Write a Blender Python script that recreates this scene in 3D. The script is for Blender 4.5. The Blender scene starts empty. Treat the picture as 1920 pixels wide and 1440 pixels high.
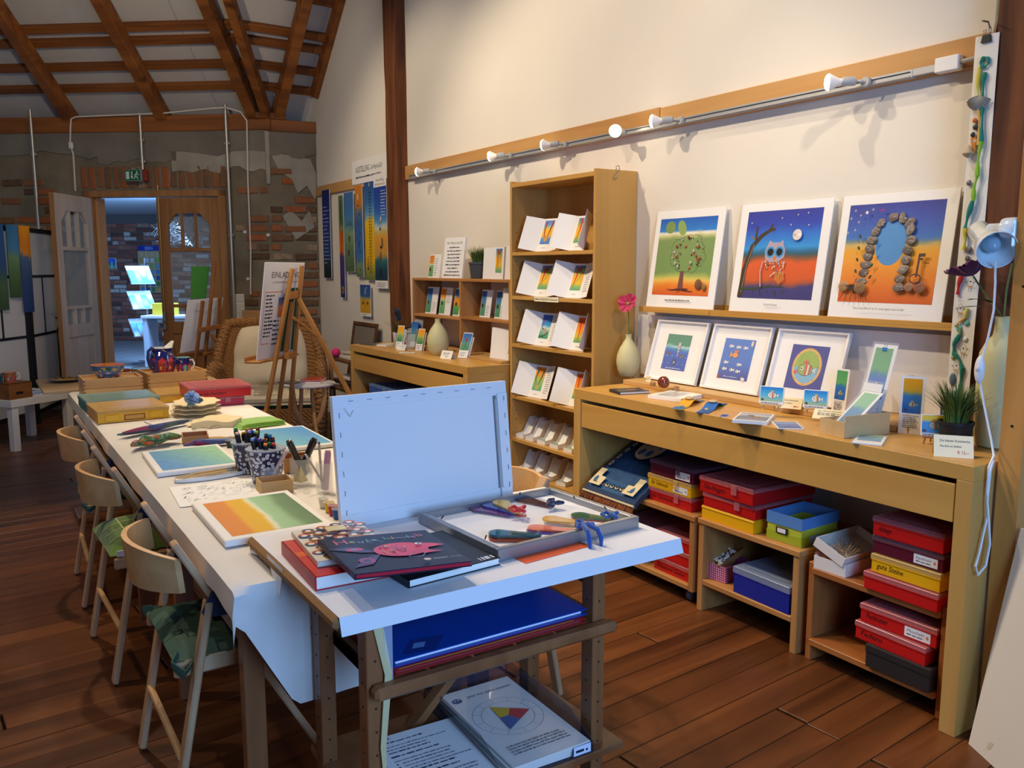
import bpy, bmesh, math, random
from mathutils import Vector, Matrix, noise
S = bpy.context.scene
COL = S.collection
R = math.radians
PI = math.pi
rnd = random.Random(7)

# ------------------------------------------------------------------ camera
CAM = Vector((-2.95, 0.0, 1.40)); FPX = 1580.0; YAW = R(32.75); PITCH = R(7.8)
cd = bpy.data.cameras.new('camera'); cam = bpy.data.objects.new('camera', cd); COL.objects.link(cam)
cam.location = CAM; cam.rotation_euler = (PI/2 - PITCH, 0, -YAW)
cd.sensor_fit = 'HORIZONTAL'; cd.sensor_width = 36; cd.lens = 36*FPX/1920; cd.clip_start = .02
S.camera = cam
# ------------------------------------------------------------------ view, world, large lights
vs = S.view_settings
vs.view_transform = 'Standard'; vs.look = 'None'; vs.gamma = 1; vs.use_curve_mapping = False
vs.exposure = 0.0
W = bpy.data.worlds.new('world'); S.world = W; W.use_nodes = True
W.node_tree.nodes['Background'].inputs[0].default_value = (.45, .62, 1, 1)
W.node_tree.nodes['Background'].inputs[1].default_value = 0.6
S.cycles.max_bounces = 6; S.cycles.diffuse_bounces = 4; S.cycles.glossy_bounces = 3
S.cycles.transmission_bounces = 6; S.cycles.transparent_max_bounces = 10
S.cycles.caustics_reflective = False; S.cycles.caustics_refractive = False
S.cycles.sample_clamp_indirect = 4
WARM = (1.0, .82, .60); COOL = (.24, .49, 1.0)
def area_light(name, loc, target, sx, sy, power, color):
    d = bpy.data.lights.new(name, 'AREA'); d.shape = 'RECTANGLE'; d.size = sx; d.size_y = sy
    d.energy = power; d.color = color
    o = bpy.data.objects.new(name, d); COL.objects.link(o); o.location = loc
    o.rotation_euler = (Vector(target) - Vector(loc)).to_track_quat('-Z', 'Y').to_euler(); return o
def spot_light(name, loc, target, power, color, angle=90, blend=.6, radius=.05):
    d = bpy.data.lights.new(name, 'SPOT'); d.energy = power; d.color = color
    d.spot_size = R(angle); d.spot_blend = blend; d.shadow_soft_size = radius
    o = bpy.data.objects.new(name, d); COL.objects.link(o); o.location = loc
    o.rotation_euler = (Vector(target) - Vector(loc)).to_track_quat('-Z', 'Y').to_euler(); return o
# daylight through the window behind the photographer and through the hall's window
area_light('window_daylight', (-2.3, -1.35, 1.65), (-2.0, 2.0, .9), 1.5, 1.3, 100, COOL)
area_light('hall_daylight', (-.35, 12.4, 2.05), (-2.3, 13.2, .9), 1.3, 1.0, 330, COOL)
# unseen warm spots; those on cart, left floor and far end are added fill
for loc, tgt, w, ang, bl in (((-2.1, 2.6, 3.5), (0, 1.8, 1.15), 80, 95, .6), ((-2.2, 4.1, 3.6), (0, 3.7, 1.2), 205, 100, .6), ((-2.0, 5.8, 3.6), (-.1, 5.7, 1.2), 100, 100, .6),
        ((-1.5, 2.8, 4.4), (-.4, 2.1, .8), 165, 46, .8), ((-1.3, .6, 3.4), (-.15, 3.2, .9), 105, 46, .8), ((-2.4, 4.8, 3.8), (-2.1, 3.6, .7), 190, 80, .6), ((-2.0, 3.4, 3.9), (-2.05, 1.75, .7), 150, 56, .8),
        ((-3.7, 3.6, 3.6), (-3.1, 3.4, 0), 90, 90, .6), ((-1.5, 6.4, 2.9), (-3.0, 2.6, 0), 70, 34, .3), ((-2.6, 5.2, 3.3), (-1.3, 8.8, 1.9), 95, 110, .6)):
    spot_light('unseen_spot', loc, tgt, w, WARM, ang, bl)

# ------------------------------------------------------------------ points of the place
_F = Vector((math.sin(YAW)*math.cos(PITCH), math.cos(YAW)*math.cos(PITCH), -math.sin(PITCH)))
_R = Vector((math.cos(YAW), -math.sin(YAW), 0)); _U = _R.cross(_F)
def at(px, py, x=None, y=None, z=None):
    """where the sight line through a photo pixel meets a known plane of the room"""
    d = _F + _R*((px-960)/FPX) - _U*((py-720)/FPX)
    k, v = (0, x) if x is not None else (1, y) if y is not None else (2, z)
    return CAM + d*((v-CAM[k])/d[k])

# ------------------------------------------------------------------ colours and materials
def lin(c):
    if isinstance(c, str): c = tuple(int(c[i:i+2], 16) for i in (0, 2, 4))
    return tuple((v/255/12.92) if v <= 10 else ((v/255+.055)/1.055)**2.4 for v in c[:3])
MATS = {}
def mat(name, c, rough=.55, metal=0, alpha=1, spec=.4, emit=None, es=0, trans=0, bump=0, bscale=60, ior=1.45, coat=0, var=0, vscale=6, sheen=0):
    if name in MATS: return MATS[name]
    m = bpy.data.materials.new(name); m.use_nodes = True; nt = m.node_tree; b = nt.nodes['Principled BSDF']
    col = (*lin(c), 1)
    b.inputs['Base Color'].default_value = col; b.inputs['Roughness'].default_value = rough
    b.inputs['Metallic'].default_value = metal; b.inputs['Alpha'].default_value = alpha
    b.inputs['Specular IOR Level'].default_value = spec; b.inputs['IOR'].default_value = ior
    b.inputs['Transmission Weight'].default_value = trans; b.inputs['Coat Weight'].default_value = coat
    if sheen: b.inputs['Sheen Weight'].default_value = sheen
    if emit: b.inputs['Emission Color'].default_value = (*lin(emit), 1); b.inputs['Emission Strength'].default_value = es
    if bump or var:
        tc = nt.nodes.new('ShaderNodeTexCoord'); nz = nt.nodes.new('ShaderNodeTexNoise')
        nz.inputs['Scale'].default_value = bscale; nz.inputs['Detail'].default_value = 4
        nt.links.new(tc.outputs['Object'], nz.inputs['Vector'])
        if bump:
            bp = nt.nodes.new('ShaderNodeBump'); bp.inputs['Strength'].default_value = bump; bp.inputs['Distance'].default_value = .004
            nt.links.new(nz.outputs['Fac'], bp.inputs['Height']); nt.links.new(bp.outputs['Normal'], b.inputs['Normal'])
        if var:
            n2 = nt.nodes.new('ShaderNodeTexNoise'); n2.inputs['Scale'].default_value = vscale; n2.inputs['Detail'].default_value = 5
            nt.links.new(tc.outputs['Object'], n2.inputs['Vector'])
            r = nt.nodes.new('ShaderNodeValToRGB'); r.color_ramp.elements[0].position = .3; r.color_ramp.elements[1].position = .7
            r.color_ramp.elements[0].color = tuple(v*(1-var) for v in col[:3]) + (1,); r.color_ramp.elements[1].color = tuple(min(1, v*(1+var*.5)) for v in col[:3]) + (1,)
            nt.links.new(n2.outputs['Fac'], r.inputs['Fac']); nt.links.new(r.outputs['Color'], b.inputs['Base Color'])
    MATS[name] = m; return m
def wood(name, light, dark, axis='x', scale=1.0, rough=.42, knots=0, rand=0, bump=.15, coat=0):
    """grain stretched along one axis; optional knots; optional tone per object"""
    if name in MATS: return MATS[name]
    m = bpy.data.materials.new(name); m.use_nodes = True; nt = m.node_tree; N = nt.nodes.new; L = nt.links.new
    b = nt.nodes['Principled BSDF']; b.inputs['Roughness'].default_value = rough; b.inputs['Coat Weight'].default_value = coat
    b.inputs['Specular IOR Level'].default_value = .35
    tc = N('ShaderNodeTexCoord'); mp = N('ShaderNodeMapping')
    st = {'x': (1.2, 14, 14), 'y': (14, 1.2, 14), 'z': (14, 14, 1.2)}[axis]
    mp.inputs['Scale'].default_value = tuple(s*scale for s in st)
    oi = N('ShaderNodeObjectInfo'); ad = N('ShaderNodeVectorMath'); ad.operation = 'ADD'
    ml = N('ShaderNodeMath'); ml.operation = 'MULTIPLY'; ml.inputs[1].default_value = 37
    L(oi.outputs['Random'], ml.inputs[0]); cb = N('ShaderNodeCombineXYZ')
    for i in range(3): L(ml.outputs[0], cb.inputs[i])
    L(tc.outputs['Object'], ad.inputs[0]); L(cb.outputs[0], ad.inputs[1]); L(ad.outputs[0], mp.inputs['Vector'])
    n1 = N('ShaderNodeTexNoise'); n1.inputs['Scale'].default_value = 1; n1.inputs['Detail'].default_value = 5; n1.inputs['Distortion'].default_value = .9
    L(mp.outputs[0], n1.inputs['Vector'])
    rp = N('ShaderNodeValToRGB'); rp.color_ramp.elements[0].position = .34; rp.color_ramp.elements[1].position = .66
    rp.color_ramp.elements[0].color = (*lin(dark), 1); rp.color_ramp.elements[1].color = (*lin(light), 1)
    L(n1.outputs['Fac'], rp.inputs['Fac']); out = rp.outputs['Color']
    if knots:
        vm = N('ShaderNodeMapping'); kk = {'x': (1.6, 5, 5), 'y': (5, 1.6, 5), 'z': (5, 5, 1.6)}[axis]
        vm.inputs['Scale'].default_value = tuple(s*knots for s in kk); L(ad.outputs[0], vm.inputs['Vector'])
        vo = N('ShaderNodeTexVoronoi'); vo.inputs['Scale'].default_value = 1; L(vm.outputs[0], vo.inputs['Vector'])
        kr = N('ShaderNodeValToRGB'); kr.color_ramp.elements[0].position = .03; kr.color_ramp.elements[1].position = .11
        kr.color_ramp.elements[0].color = (.22, .2, .2, 1); kr.color_ramp.elements[1].color = (1, 1, 1, 1)
        L(vo.outputs['Distance'], kr.inputs['Fac'])
        mx = N('ShaderNodeMixRGB'); mx.blend_type = 'MULTIPLY'; mx.inputs[0].default_value = 1
        L(out, mx.inputs[1]); L(kr.outputs[0], mx.inputs[2]); out = mx.outputs[0]
    if rand:
        hs = N('ShaderNodeHueSaturation'); mr = N('ShaderNodeMapRange'); mr.inputs['To Min'].default_value = 1-rand; mr.inputs['To Max'].default_value = 1+rand
        L(oi.outputs['Random'], mr.inputs['Value']); L(mr.outputs[0], hs.inputs['Value']); L(out, hs.inputs['Color']); out = hs.outputs[0]
    L(out, b.inputs['Base Color'])
    if bump:
        bp = N('ShaderNodeBump'); bp.inputs['Strength'].default_value = bump; bp.inputs['Distance'].default_value = .003
        L(n1.outputs['Fac'], bp.inputs['Height']); L(bp.outputs['Normal'], b.inputs['Normal'])
    MATS[name] = m; return m
def printed(name, rough=.5, coat=0):
    """flat print: colour comes from the mesh's own colour attribute"""
    if name in MATS: return MATS[name]
    m = bpy.data.materials.new(name); m.use_nodes = True; nt = m.node_tree; b = nt.nodes['Principled BSDF']
    a = nt.nodes.new('ShaderNodeVertexColor'); a.layer_name = 'Col'
    nt.links.new(a.outputs['Color'], b.inputs['Base Color']); b.inputs['Roughness'].default_value = rough
    b.inputs['Specular IOR Level'].default_value = .3; b.inputs['Coat Weight'].default_value = coat
    MATS[name] = m; return m
PRINT = printed('print_paint', .6); GLOSSPRINT = printed('gloss_print', .3, .3); GLAZE = printed('painted_glaze', .15, .8)

# ------------------------------------------------------------------ mesh helpers
class MB:
    def __init__(s): s.v = []; s.f = []; s.c = None
    def add(s, vs, fs, M=None):
        b = len(s.v)
        s.v += [tuple(M @ Vector(p)) for p in vs] if M is not None else [tuple(p) for p in vs]
        s.f += [tuple(i+b for i in f) for f in fs]; return s
    def box(s, x0, x1, y0, y1, z0, z1, c=0, M=None):
        if c <= 0:
            vs = [(x, y, z) for z in (z0, z1) for y in (y0, y1) for x in (x0, x1)]
            return s.add(vs, [(0, 2, 3, 1), (4, 5, 7, 6), (0, 1, 5, 4), (2, 6, 7, 3), (0, 4, 6, 2), (1, 3, 7, 5)], M)
        c = min(c, (x1-x0)*.49, (y1-y0)*.49, (z1-z0)*.49); X = (x0, x1); Y = (y0, y1); Z = (z0, z1); vs = []; ix = {}
        for i in (0, 1):
            for j in (0, 1):
                for k in (0, 1):
                    a = X[i]+(c if i == 0 else -c); b = Y[j]+(c if j == 0 else -c); d = Z[k]+(c if k == 0 else -c)
                    for ax, p in enumerate(((X[i], b, d), (a, Y[j], d), (a, b, Z[k]))): ix[i, j, k, ax] = len(vs); vs.append(p)
        fs = []
        for ax in range(3):
            o = [q for q in range(3) if q != ax]
            for side in (0, 1):
                q = []
                for u, w in ((0, 0), (1, 0), (1, 1), (0, 1)):
                    key = [0, 0, 0]; key[ax] = side; key[o[0]] = u; key[o[1]] = w; q.append(ix[(*key, ax)])
                if (side == 1) == (ax == 1): q.reverse()
                fs.append(tuple(q))
        for ax in range(3):
            o = [q for q in range(3) if q != ax]
            for u in (0, 1):
                for w in (0, 1):
                    ka = [0, 0, 0]; ka[o[0]] = u; ka[o[1]] = w; kb = list(ka); kb[ax] = 1
                    q = [ix[(*ka, o[0])], ix[(*kb, o[0])], ix[(*kb, o[1])], ix[(*ka, o[1])]]
                    if (u == w) != (ax == 1): q.reverse()
                    fs.append(tuple(q))
        for i in (0, 1):
            for j in (0, 1):
                for k in (0, 1):
                    q = [ix[i, j, k, 0], ix[i, j, k, 1], ix[i, j, k, 2]]
                    if (i+j+k) % 2 == 0: q.reverse()
                    fs.append(tuple(q))
        return s.add(vs, fs, M)
    def prism(s, pts, z0, z1, M=None):
        n = len(pts); vs = [(x, y, z0) for x, y in pts] + [(x, y, z1) for x, y in pts]
        fs = [tuple(range(n-1, -1, -1)), tuple(range(n, 2*n))] + [(i, (i+1) % n, n+(i+1) % n, n+i) for i in range(n)]
        return s.add(vs, fs, M)
    def bar(s, a, b, w, h, up=(0, 0, 1), c=0):
        a = Vector(a); b = Vector(b); d = b-a; ln = d.length; d.normalize(); up = Vector(up)
        if abs(d.dot(up)) > .99: up = Vector((0, 1, 0)) if abs(d.y) < .9 else Vector((1, 0, 0))
        r = d.cross(up).normalized(); u = r.cross(d)
        M = Matrix(((d.x, r.x, u.x, a.x), (d.y, r.y, u.y, a.y), (d.z, r.z, u.z, a.z), (0, 0, 0, 1)))
        if M.to_3x3().determinant() < 0: M = M @ Matrix.Diagonal((1, -1, 1, 1))
        return s.box(0, ln, -w/2, w/2, -h/2, h/2, c, M)
    def tube(s, path, r, n=8, caps=True, sx=1, closed=False):
        P = [Vector(p) for p in path]; m = len(P); rr = r if isinstance(r, (list, tuple)) else [r]*m; vs = []; fs = []; ref = None
        for i, p in enumerate(P):
            t = (P[(i+1) % m] - P[i-1]) if closed else (P[min(i+1, m-1)] - P[max(i-1, 0)])
            t = t.normalized() if t.length > 1e-9 else Vector((0, 0, 1))
            if ref is None: ref = Vector((0, 0, 1)) if abs(t.z) < .9 else Vector((1, 0, 0))
            a = t.cross(ref)
            a = a.normalized() if a.length > 1e-6 else t.orthogonal().normalized()
            b = t.cross(a); ref = a.cross(t)
            for k in range(n):
                q = 2*PI*k/n; vs.append(p + a*math.cos(q)*rr[i]*sx + b*math.sin(q)*rr[i])
        for i in range(m if closed else m-1):
            j = (i+1) % m
            for k in range(n): fs.append((i*n+k, i*n+(k+1) % n, j*n+(k+1) % n, j*n+k))
        if caps and not closed: fs += [tuple(range(n-1, -1, -1)), tuple((m-1)*n+k for k in range(n))]
        return s.add(vs, fs)
    def lathe(s, prof, n=24, M=None, ang=2*PI, sx=1, sy=1):
        vs = []; fs = []; m = len(prof)
        for r, z in prof:
            for k in range(n): q = ang*k/n; vs.append((r*math.cos(q)*sx, r*math.sin(q)*sy, z))
        for i in range(m-1):
            for k in range(n): fs.append((i*n+k, i*n+(k+1) % n, (i+1)*n+(k+1) % n, (i+1)*n+k))
        if prof[0][0] > 1e-5: fs.append(tuple(range(n-1, -1, -1)))
        if prof[-1][0] > 1e-5: fs.append(tuple((m-1)*n+k for k in range(n)))
        return s.add(vs, fs, M)
    def ell(s, c, rx, ry, rz, n=12, m=8, M=None):
        vs = []; fs = []
        for i in range(m+1):
            t = PI*i/m
            for k in range(n): q = 2*PI*k/n; vs.append((c[0]+rx*math.sin(t)*math.cos(q), c[1]+ry*math.sin(t)*math.sin(q), c[2]-rz*math.cos(t)))
        for i in range(m):
            for k in range(n): fs.append((i*n+k, i*n+(k+1) % n, (i+1)*n+(k+1) % n, (i+1)*n+k))
        return s.add(vs, fs, M)
    def surf(s, fn, nu, nv, M=None, flip=False):
        vs = [fn(i/nu, j/nv) for i in range(nu+1) for j in range(nv+1)]; w = nv+1
        fs = [(i*w+j, (i+1)*w+j, (i+1)*w+j+1, i*w+j+1) for i in range(nu) for j in range(nv)]
        if flip: fs = [tuple(reversed(f)) for f in fs]
        return s.add(vs, fs, M)
    def slab(s, fn, nu, nv, th, M=None):
        """a sheet fn(u,v)->(point, normal) given thickness th"""
        tp = [fn(i/nu, j/nv) for i in range(nu+1) for j in range(nv+1)]; w = nv+1; n = len(tp)
        vs = [Vector(p) for p, q in tp] + [Vector(p)-Vector(q)*th for p, q in tp]
        fs = []
        for i in range(nu):
            for j in range(nv):
                q = (i*w+j, (i+1)*w+j, (i+1)*w+j+1, i*w+j+1); fs.append(q); fs.append(tuple(k+n for k in reversed(q)))
        ed = [i*w for i in range(nu+1)], [i*w+nv for i in range(nu+1)], list(range(w)), [nu*w+j for j in range(w)]
        for e in ed:
            for a, b in zip(e, e[1:]): fs.append((a, b, b+n, a+n))
        return s.add(vs, fs, M)
    def mesh(s, name, smooth=False):
        me = bpy.data.meshes.new(name); me.from_pydata(s.v, [], s.f)
        if smooth: me.polygons.foreach_set('use_smooth', [True]*len(me.polygons)); me.set_sharp_from_angle(angle=R(smooth if smooth > 1 else 40))
        me.update(); return me
    def build(s, name, m, parent=None, smooth=False, label=None):
        return link(name, s.mesh(name, smooth), m, parent, label)
def wb_(s, name, m, parent, smooth=False, label=None):
    """vertices given in room coordinates, stored in the parent's"""
    I = parent.matrix_basis.inverted(); s.v = [tuple(I @ Vector(p)) for p in s.v]; return s.build(name, m, parent, smooth, label)
MB.wbuild = wb_
def link(name, me, m=None, parent=None, label=None):
    if m is not None and not me.materials: me.materials.append(MATS[m] if isinstance(m, str) else m)
    o = bpy.data.objects.new(name, me); COL.objects.link(o); o.parent = parent
    if label: o['label'] = label
    return o
def tag(o, label, cat, group=None):
    o['label'] = label; o['category'] = cat
    if group: o['group'] = group
    return o
def thing(name, label, cat, loc=(0, 0, 0), rz=0, group=None, M=None):
    o = bpy.data.objects.new(name, None); COL.objects.link(o); o.empty_display_size = .1
    o.matrix_world = M if M is not None else Matrix.Translation(Vector(loc)) @ Matrix.Rotation(rz, 4, 'Z')
    return tag(o, label, cat, group)
def struct(o): o['kind'] = 'structure'; return o
def FR(o, right, up):
    r = Vector(right).normalized(); u = Vector(up); u = (u - r*u.dot(r)).normalized(); n = r.cross(u)
    return Matrix(((r.x, u.x, n.x, o[0]), (r.y, u.y, n.y, o[1]), (r.z, u.z, n.z, o[2]), (0, 0, 0, 1)))
def T(x=0, y=0, z=0): return Matrix.Translation((x, y, z))
def RX(a): return Matrix.Rotation(R(a), 4, 'X')
def RY(a): return Matrix.Rotation(R(a), 4, 'Y')
def RZ(a): return Matrix.Rotation(R(a), 4, 'Z')
def wallfr(y, z, x=-.01, lean=0): # picture frame axes: right = toward the camera along the wall, up, out into the room
    return FR((x, y, z), (0, -1, 0), (math.sin(R(lean)), 0, math.cos(R(lean))))
def copy_tree(o, parent=None):
    c = o.copy(); COL.objects.link(c); c.parent = parent
    for ch in list(o.children): copy_tree(ch, c)
    return c

# ------------------------------------------------------------------ flat print
_glyphs = {}
def glyph(txt, shear=0):
    k = (txt, shear)
    if k not in _glyphs:
        cu = bpy.data.curves.new('t', 'FONT'); cu.body = txt; cu.size = 1; cu.resolution_u = 2; cu.fill_mode = 'FRONT'; cu.shear = shear
        o = bpy.data.objects.new('t', cu); COL.objects.link(o)
        dg = bpy.context.evaluated_depsgraph_get(); ev = o.evaluated_get(dg); me = ev.to_mesh()
        _glyphs[k] = ([(v.co.x, v.co.y) for v in me.vertices], [tuple(p.vertices) for p in me.polygons])
        ev.to_mesh_clear(); bpy.data.objects.remove(o); bpy.data.curves.remove(cu)
    return _glyphs[k]
class Print:
    """coloured flat shapes on one sheet, in metres: x to the right, y up"""
    STEP = .00012
    def __init__(s, z=.0004): s.v = []; s.f = []; s.c = []; s.z = z
    def _up(s): s.z += s.STEP
    def poly(s, pts, c):
        b = len(s.v); s.v += [(p[0], p[1], s.z) for p in pts]; s.f.append(tuple(range(b, b+len(pts))))
        cc = c if isinstance(c, list) else [c]*len(pts); s.c.append(cc); s._up(); return s
    def rect(s, x0, y0, x1, y1, c): return s.poly([(x0, y0), (x1, y0), (x1, y1), (x0, y1)], c)
    def ell(s, x, y, rx, ry, c, rot=0, n=14, c2=None):
        q = R(rot); P = []
        for k in range(n):
            t = 2*PI*k/n; a, b = rx*math.cos(t), ry*math.sin(t); P.append((x+a*math.cos(q)-b*math.sin(q), y+a*math.sin(q)+b*math.cos(q)))
        if c2 is None: return s.poly(P, c)
        return s.poly(P, [c2 if 2*PI*k/n > PI else c for k in range(n)])
    def line(s, pts, w, c, w1=None):
        n = len(pts); L = []; Rr = []
        for i in range(n):
            a = pts[max(i-1, 0)]; b = pts[min(i+1, n-1)]; dx, dy = b[0]-a[0], b[1]-a[1]; l = math.hypot(dx, dy) or 1
            ww = (w if w1 is None else w+(w1-w)*i/(n-1))/2; L.append((pts[i][0]-dy/l*ww, pts[i][1]+dx/l*ww)); Rr.append((pts[i][0]+dy/l*ww, pts[i][1]-dx/l*ww))
        b = len(s.v)
        for p, q in zip(L, Rr): s.v += [(p[0], p[1], s.z), (q[0], q[1], s.z)]
        for i in range(n-1): s.f.append((b+2*i, b+2*i+1, b+2*i+3, b+2*i+2)); s.c.append([c]*4)
        s._up(); return s
    def grid(s, x0, y0, x1, y1, nx, ny, fn):
        b = len(s.v); cc = []
        for j in range(ny+1):
            for i in range(nx+1):
                u, v = i/nx, j/ny; s.v.append((x0+(x1-x0)*u, y0+(y1-y0)*v, s.z)); cc.append(fn(u, v))
        for j in range(ny):
            for i in range(nx):
                q = [j*(nx+1)+i, j*(nx+1)+i+1, (j+1)*(nx+1)+i+1, (j+1)*(nx+1)+i]; s.f.append(tuple(b+k for k in q)); s.c.append([cc[k] for k in q])
        s._up(); return s
    def bands(s, x0, y0, x1, y1, stops, nx=10, ny=24, rough=.05, seed=0, vert=True):
        """washes of colour from bottom to top (stops: height, colour) with wavering edges"""
        def fn(u, v):
            t = (v if vert else u) + rough*noise.noise((u*3.1+seed, v*2.3, seed*1.7)) + rough*.5*noise.noise((u*9+seed, v*9, 3.3))
            for (a, ca), (b, cb) in zip(stops, stops[1:]):
                if t <= b: k = max(0, min(1, (t-a)/(b-a) if b > a else 1)); return tuple(ca[i]+(cb[i]-ca[i])*k for i in range(3))
            return stops[-1][1]
        return s.grid(x0, y0, x1, y1, nx, ny, fn)
    def text(s, txt, x, y, h, c, al='l', w=None, shear=0, rot=0):
        V, Fc = glyph(txt, shear)
        if not V: return s
        x0 = min(p[0] for p in V); x1 = max(p[0] for p in V); k = h/.7; kx = k if w is None else w/max(1e-6, (x1-x0))
        off = {'l': -x0, 'c': -(x0+x1)/2, 'r': -x1}[al]; b = len(s.v); q = R(rot)
        for p in V:
            a, d = (p[0]+off)*kx, p[1]*k; s.v.append((x+a*math.cos(q)-d*math.sin(q), y+a*math.sin(q)+d*math.cos(q), s.z))
        for f in Fc: s.f.append(tuple(i+b for i in f)); s.c.append([c]*len(f))
        s._up(); return s
    def scrawl(s, x, y, w, h, c, seed=0, rows=1, gap=None, ragged=.35, al='l'):
        """lines of writing too small to read: short strokes"""
        g = random.Random(seed); gap = gap or h*1.9
        for r in range(rows):
            ww = w*(1-ragged*g.random()); xx = x if al == 'l' else x-ww/2 if al == 'c' else x-ww; e = xx+ww; yy = y-r*gap
            while xx < e:
                l = h*(1.2+3*g.random()); l = min(l, e-xx)
                s.rect(xx, yy+h*.15*g.random(), xx+l, yy+h*(.65+.35*g.random()), c); xx += l+h*.6; s.z -= s.STEP
            s._up()
        return s
    def build(s, name, parent=None, m=None, M=None, label=None):
        me = bpy.data.meshes.new(name); me.from_pydata([tuple(M @ Vector(p)) for p in s.v] if M is not None else s.v, [], s.f)
        ca = me.color_attributes.new('Col', 'FLOAT_COLOR', 'CORNER'); flat = []
        memo = {}
        for cc in s.c:
            for c in cc:
                k = memo.get(c)
                if k is None: k = memo[c] = (*lin(c), 1.0)
                flat += k
        ca.data.foreach_set('color', flat); me.update()
        return link(name, me, m or PRINT, parent, label)
INK = (40, 42, 52); WHITE = (240, 238, 234); RED = (190, 40, 40)

# =================================================================== THE SETTING
BA = Vector((-.45, 8.19, 0)); BU = Vector((-.786, .618, 0)); BN = Vector((.618, .786, 0))   # brick wall: corner, along, outward
def on_back(px, py, off=0):
    d = _F + _R*((px-960)/FPX) - _U*((py-720)/FPX); P = CAM + d*(((BA-CAM).dot(BN)-off)/d.dot(BN)); return P
def bw(s, z, off=0): return BA + BU*s - BN*off + Vector((0, 0, z))
BWM = FR(BA, -BU, (0, 0, 1))     # local axes on the brick wall: x to the right, y up, z into the room
def plaster(name, c, var, vs, bump, bs): return mat(name, c, .9, bump=bump, bscale=bs, var=var, vscale=vs, spec=.2)
WALLM = plaster('white_plaster', (232, 225, 212), .04, 1.2, .12, 35)
FLOORW = wood('floor_pine', (112, 64, 30), (72, 37, 15), 'x', .55, .36, knots=.75, rand=.22, bump=.25)
TIMBER = wood('old_timber', (134, 78, 40), (78, 42, 22), 'z', .8, .75, rand=.08, bump=.8)
ROOFW = wood('roof_timber', (150, 90, 38), (106, 58, 22), 'x', .5, .6, knots=.5, rand=.15, bump=.3)
PINE = wood('pine', (205, 158, 98), (176, 124, 68), 'x', .5, .5, knots=.6, rand=.06)
# ---- floor of boards
floor = struct(MB().box(-5.6, .1, -1.7, 10.6, -.06, -.022).build('floor', mat('floor_gap', (30, 18, 11), .9)))
fa = R(4.2); rowd = .112; plank_meshes = {}
fd = Vector((math.cos(fa), math.sin(fa), 0)); fn_ = Vector((-math.sin(fa), math.cos(fa), 0))
for r in range(-14, 92):
    base = fn_*(r*rowd); y0 = base.y
    xr = .05
    if y0 > 7.6: xr = min(.05, -.45 + (.04-.786*(y0-8.19+.1))/.618)
    x = xr; xmin = -5.5
    if y0 > 9.9: continue
    first = True
    while x > xmin:
        ln = rnd.choice((1.6, 2.2, 2.8, 3.6, 4.2)) if not first else rnd.choice((.9, 1.5, 2.2, 3.0, 3.6)); first = False
        x1 = max(x-ln, xmin); ll = round(x-x1, 2)
        me = plank_meshes.get(ll)
        if me is None:
            me = plank_meshes[ll] = MB().box(0, ll-.002, -rowd/2+.0012, rowd/2-.0012, -.022, 0, .0016).mesh('plank'); me.materials.append(FLOORW)
        o = link('plank', me, None, floor); c = base + fd*((x1-base.x)/fd.x); o.location = (c.x, c.y, rnd.uniform(-.0008, .0008)); o.rotation_euler = (0, 0, fa)
        x = x1
# ---- right wall
wr = struct(MB().box(0, .25, -1.7, 8.75, -.05, 6.2).build('wall_right', WALLM))
# wall behind the photographer with its window, and the far side of the hall
wf = MB()
wf.box(-5.9, -3.15, -1.95, -1.7, -.05, 6.2); wf.box(-1.45, .25, -1.95, -1.7, -.05, 6.2)
wf.box(-3.15, -1.45, -1.95, -1.7, -.05, .9); wf.box(-3.15, -1.45, -1.95, -1.7, 2.4, 6.2)
struct(wf.build('wall_front', WALLM))
wn = struct(MB().box(-3.15, -1.45, -1.86, -1.8, .9, .96).box(-3.15, -1.45, -1.86, -1.8, 2.34, 2.4).box(-3.15, -3.09, -1.86, -1.8, .9, 2.4).box(-1.51, -1.45, -1.86, -1.8, .9, 2.4).build('window_1', mat('white_paint', (226, 222, 214), .4)))
MB().box(-2.33, -2.27, -1.86, -1.8, .96, 2.34).build('mullion', 'white_paint', wn)
struct(MB().box(-5.9, -5.6, -1.95, 11.5, -.05, 6.2).build('wall_left', WALLM))
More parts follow.
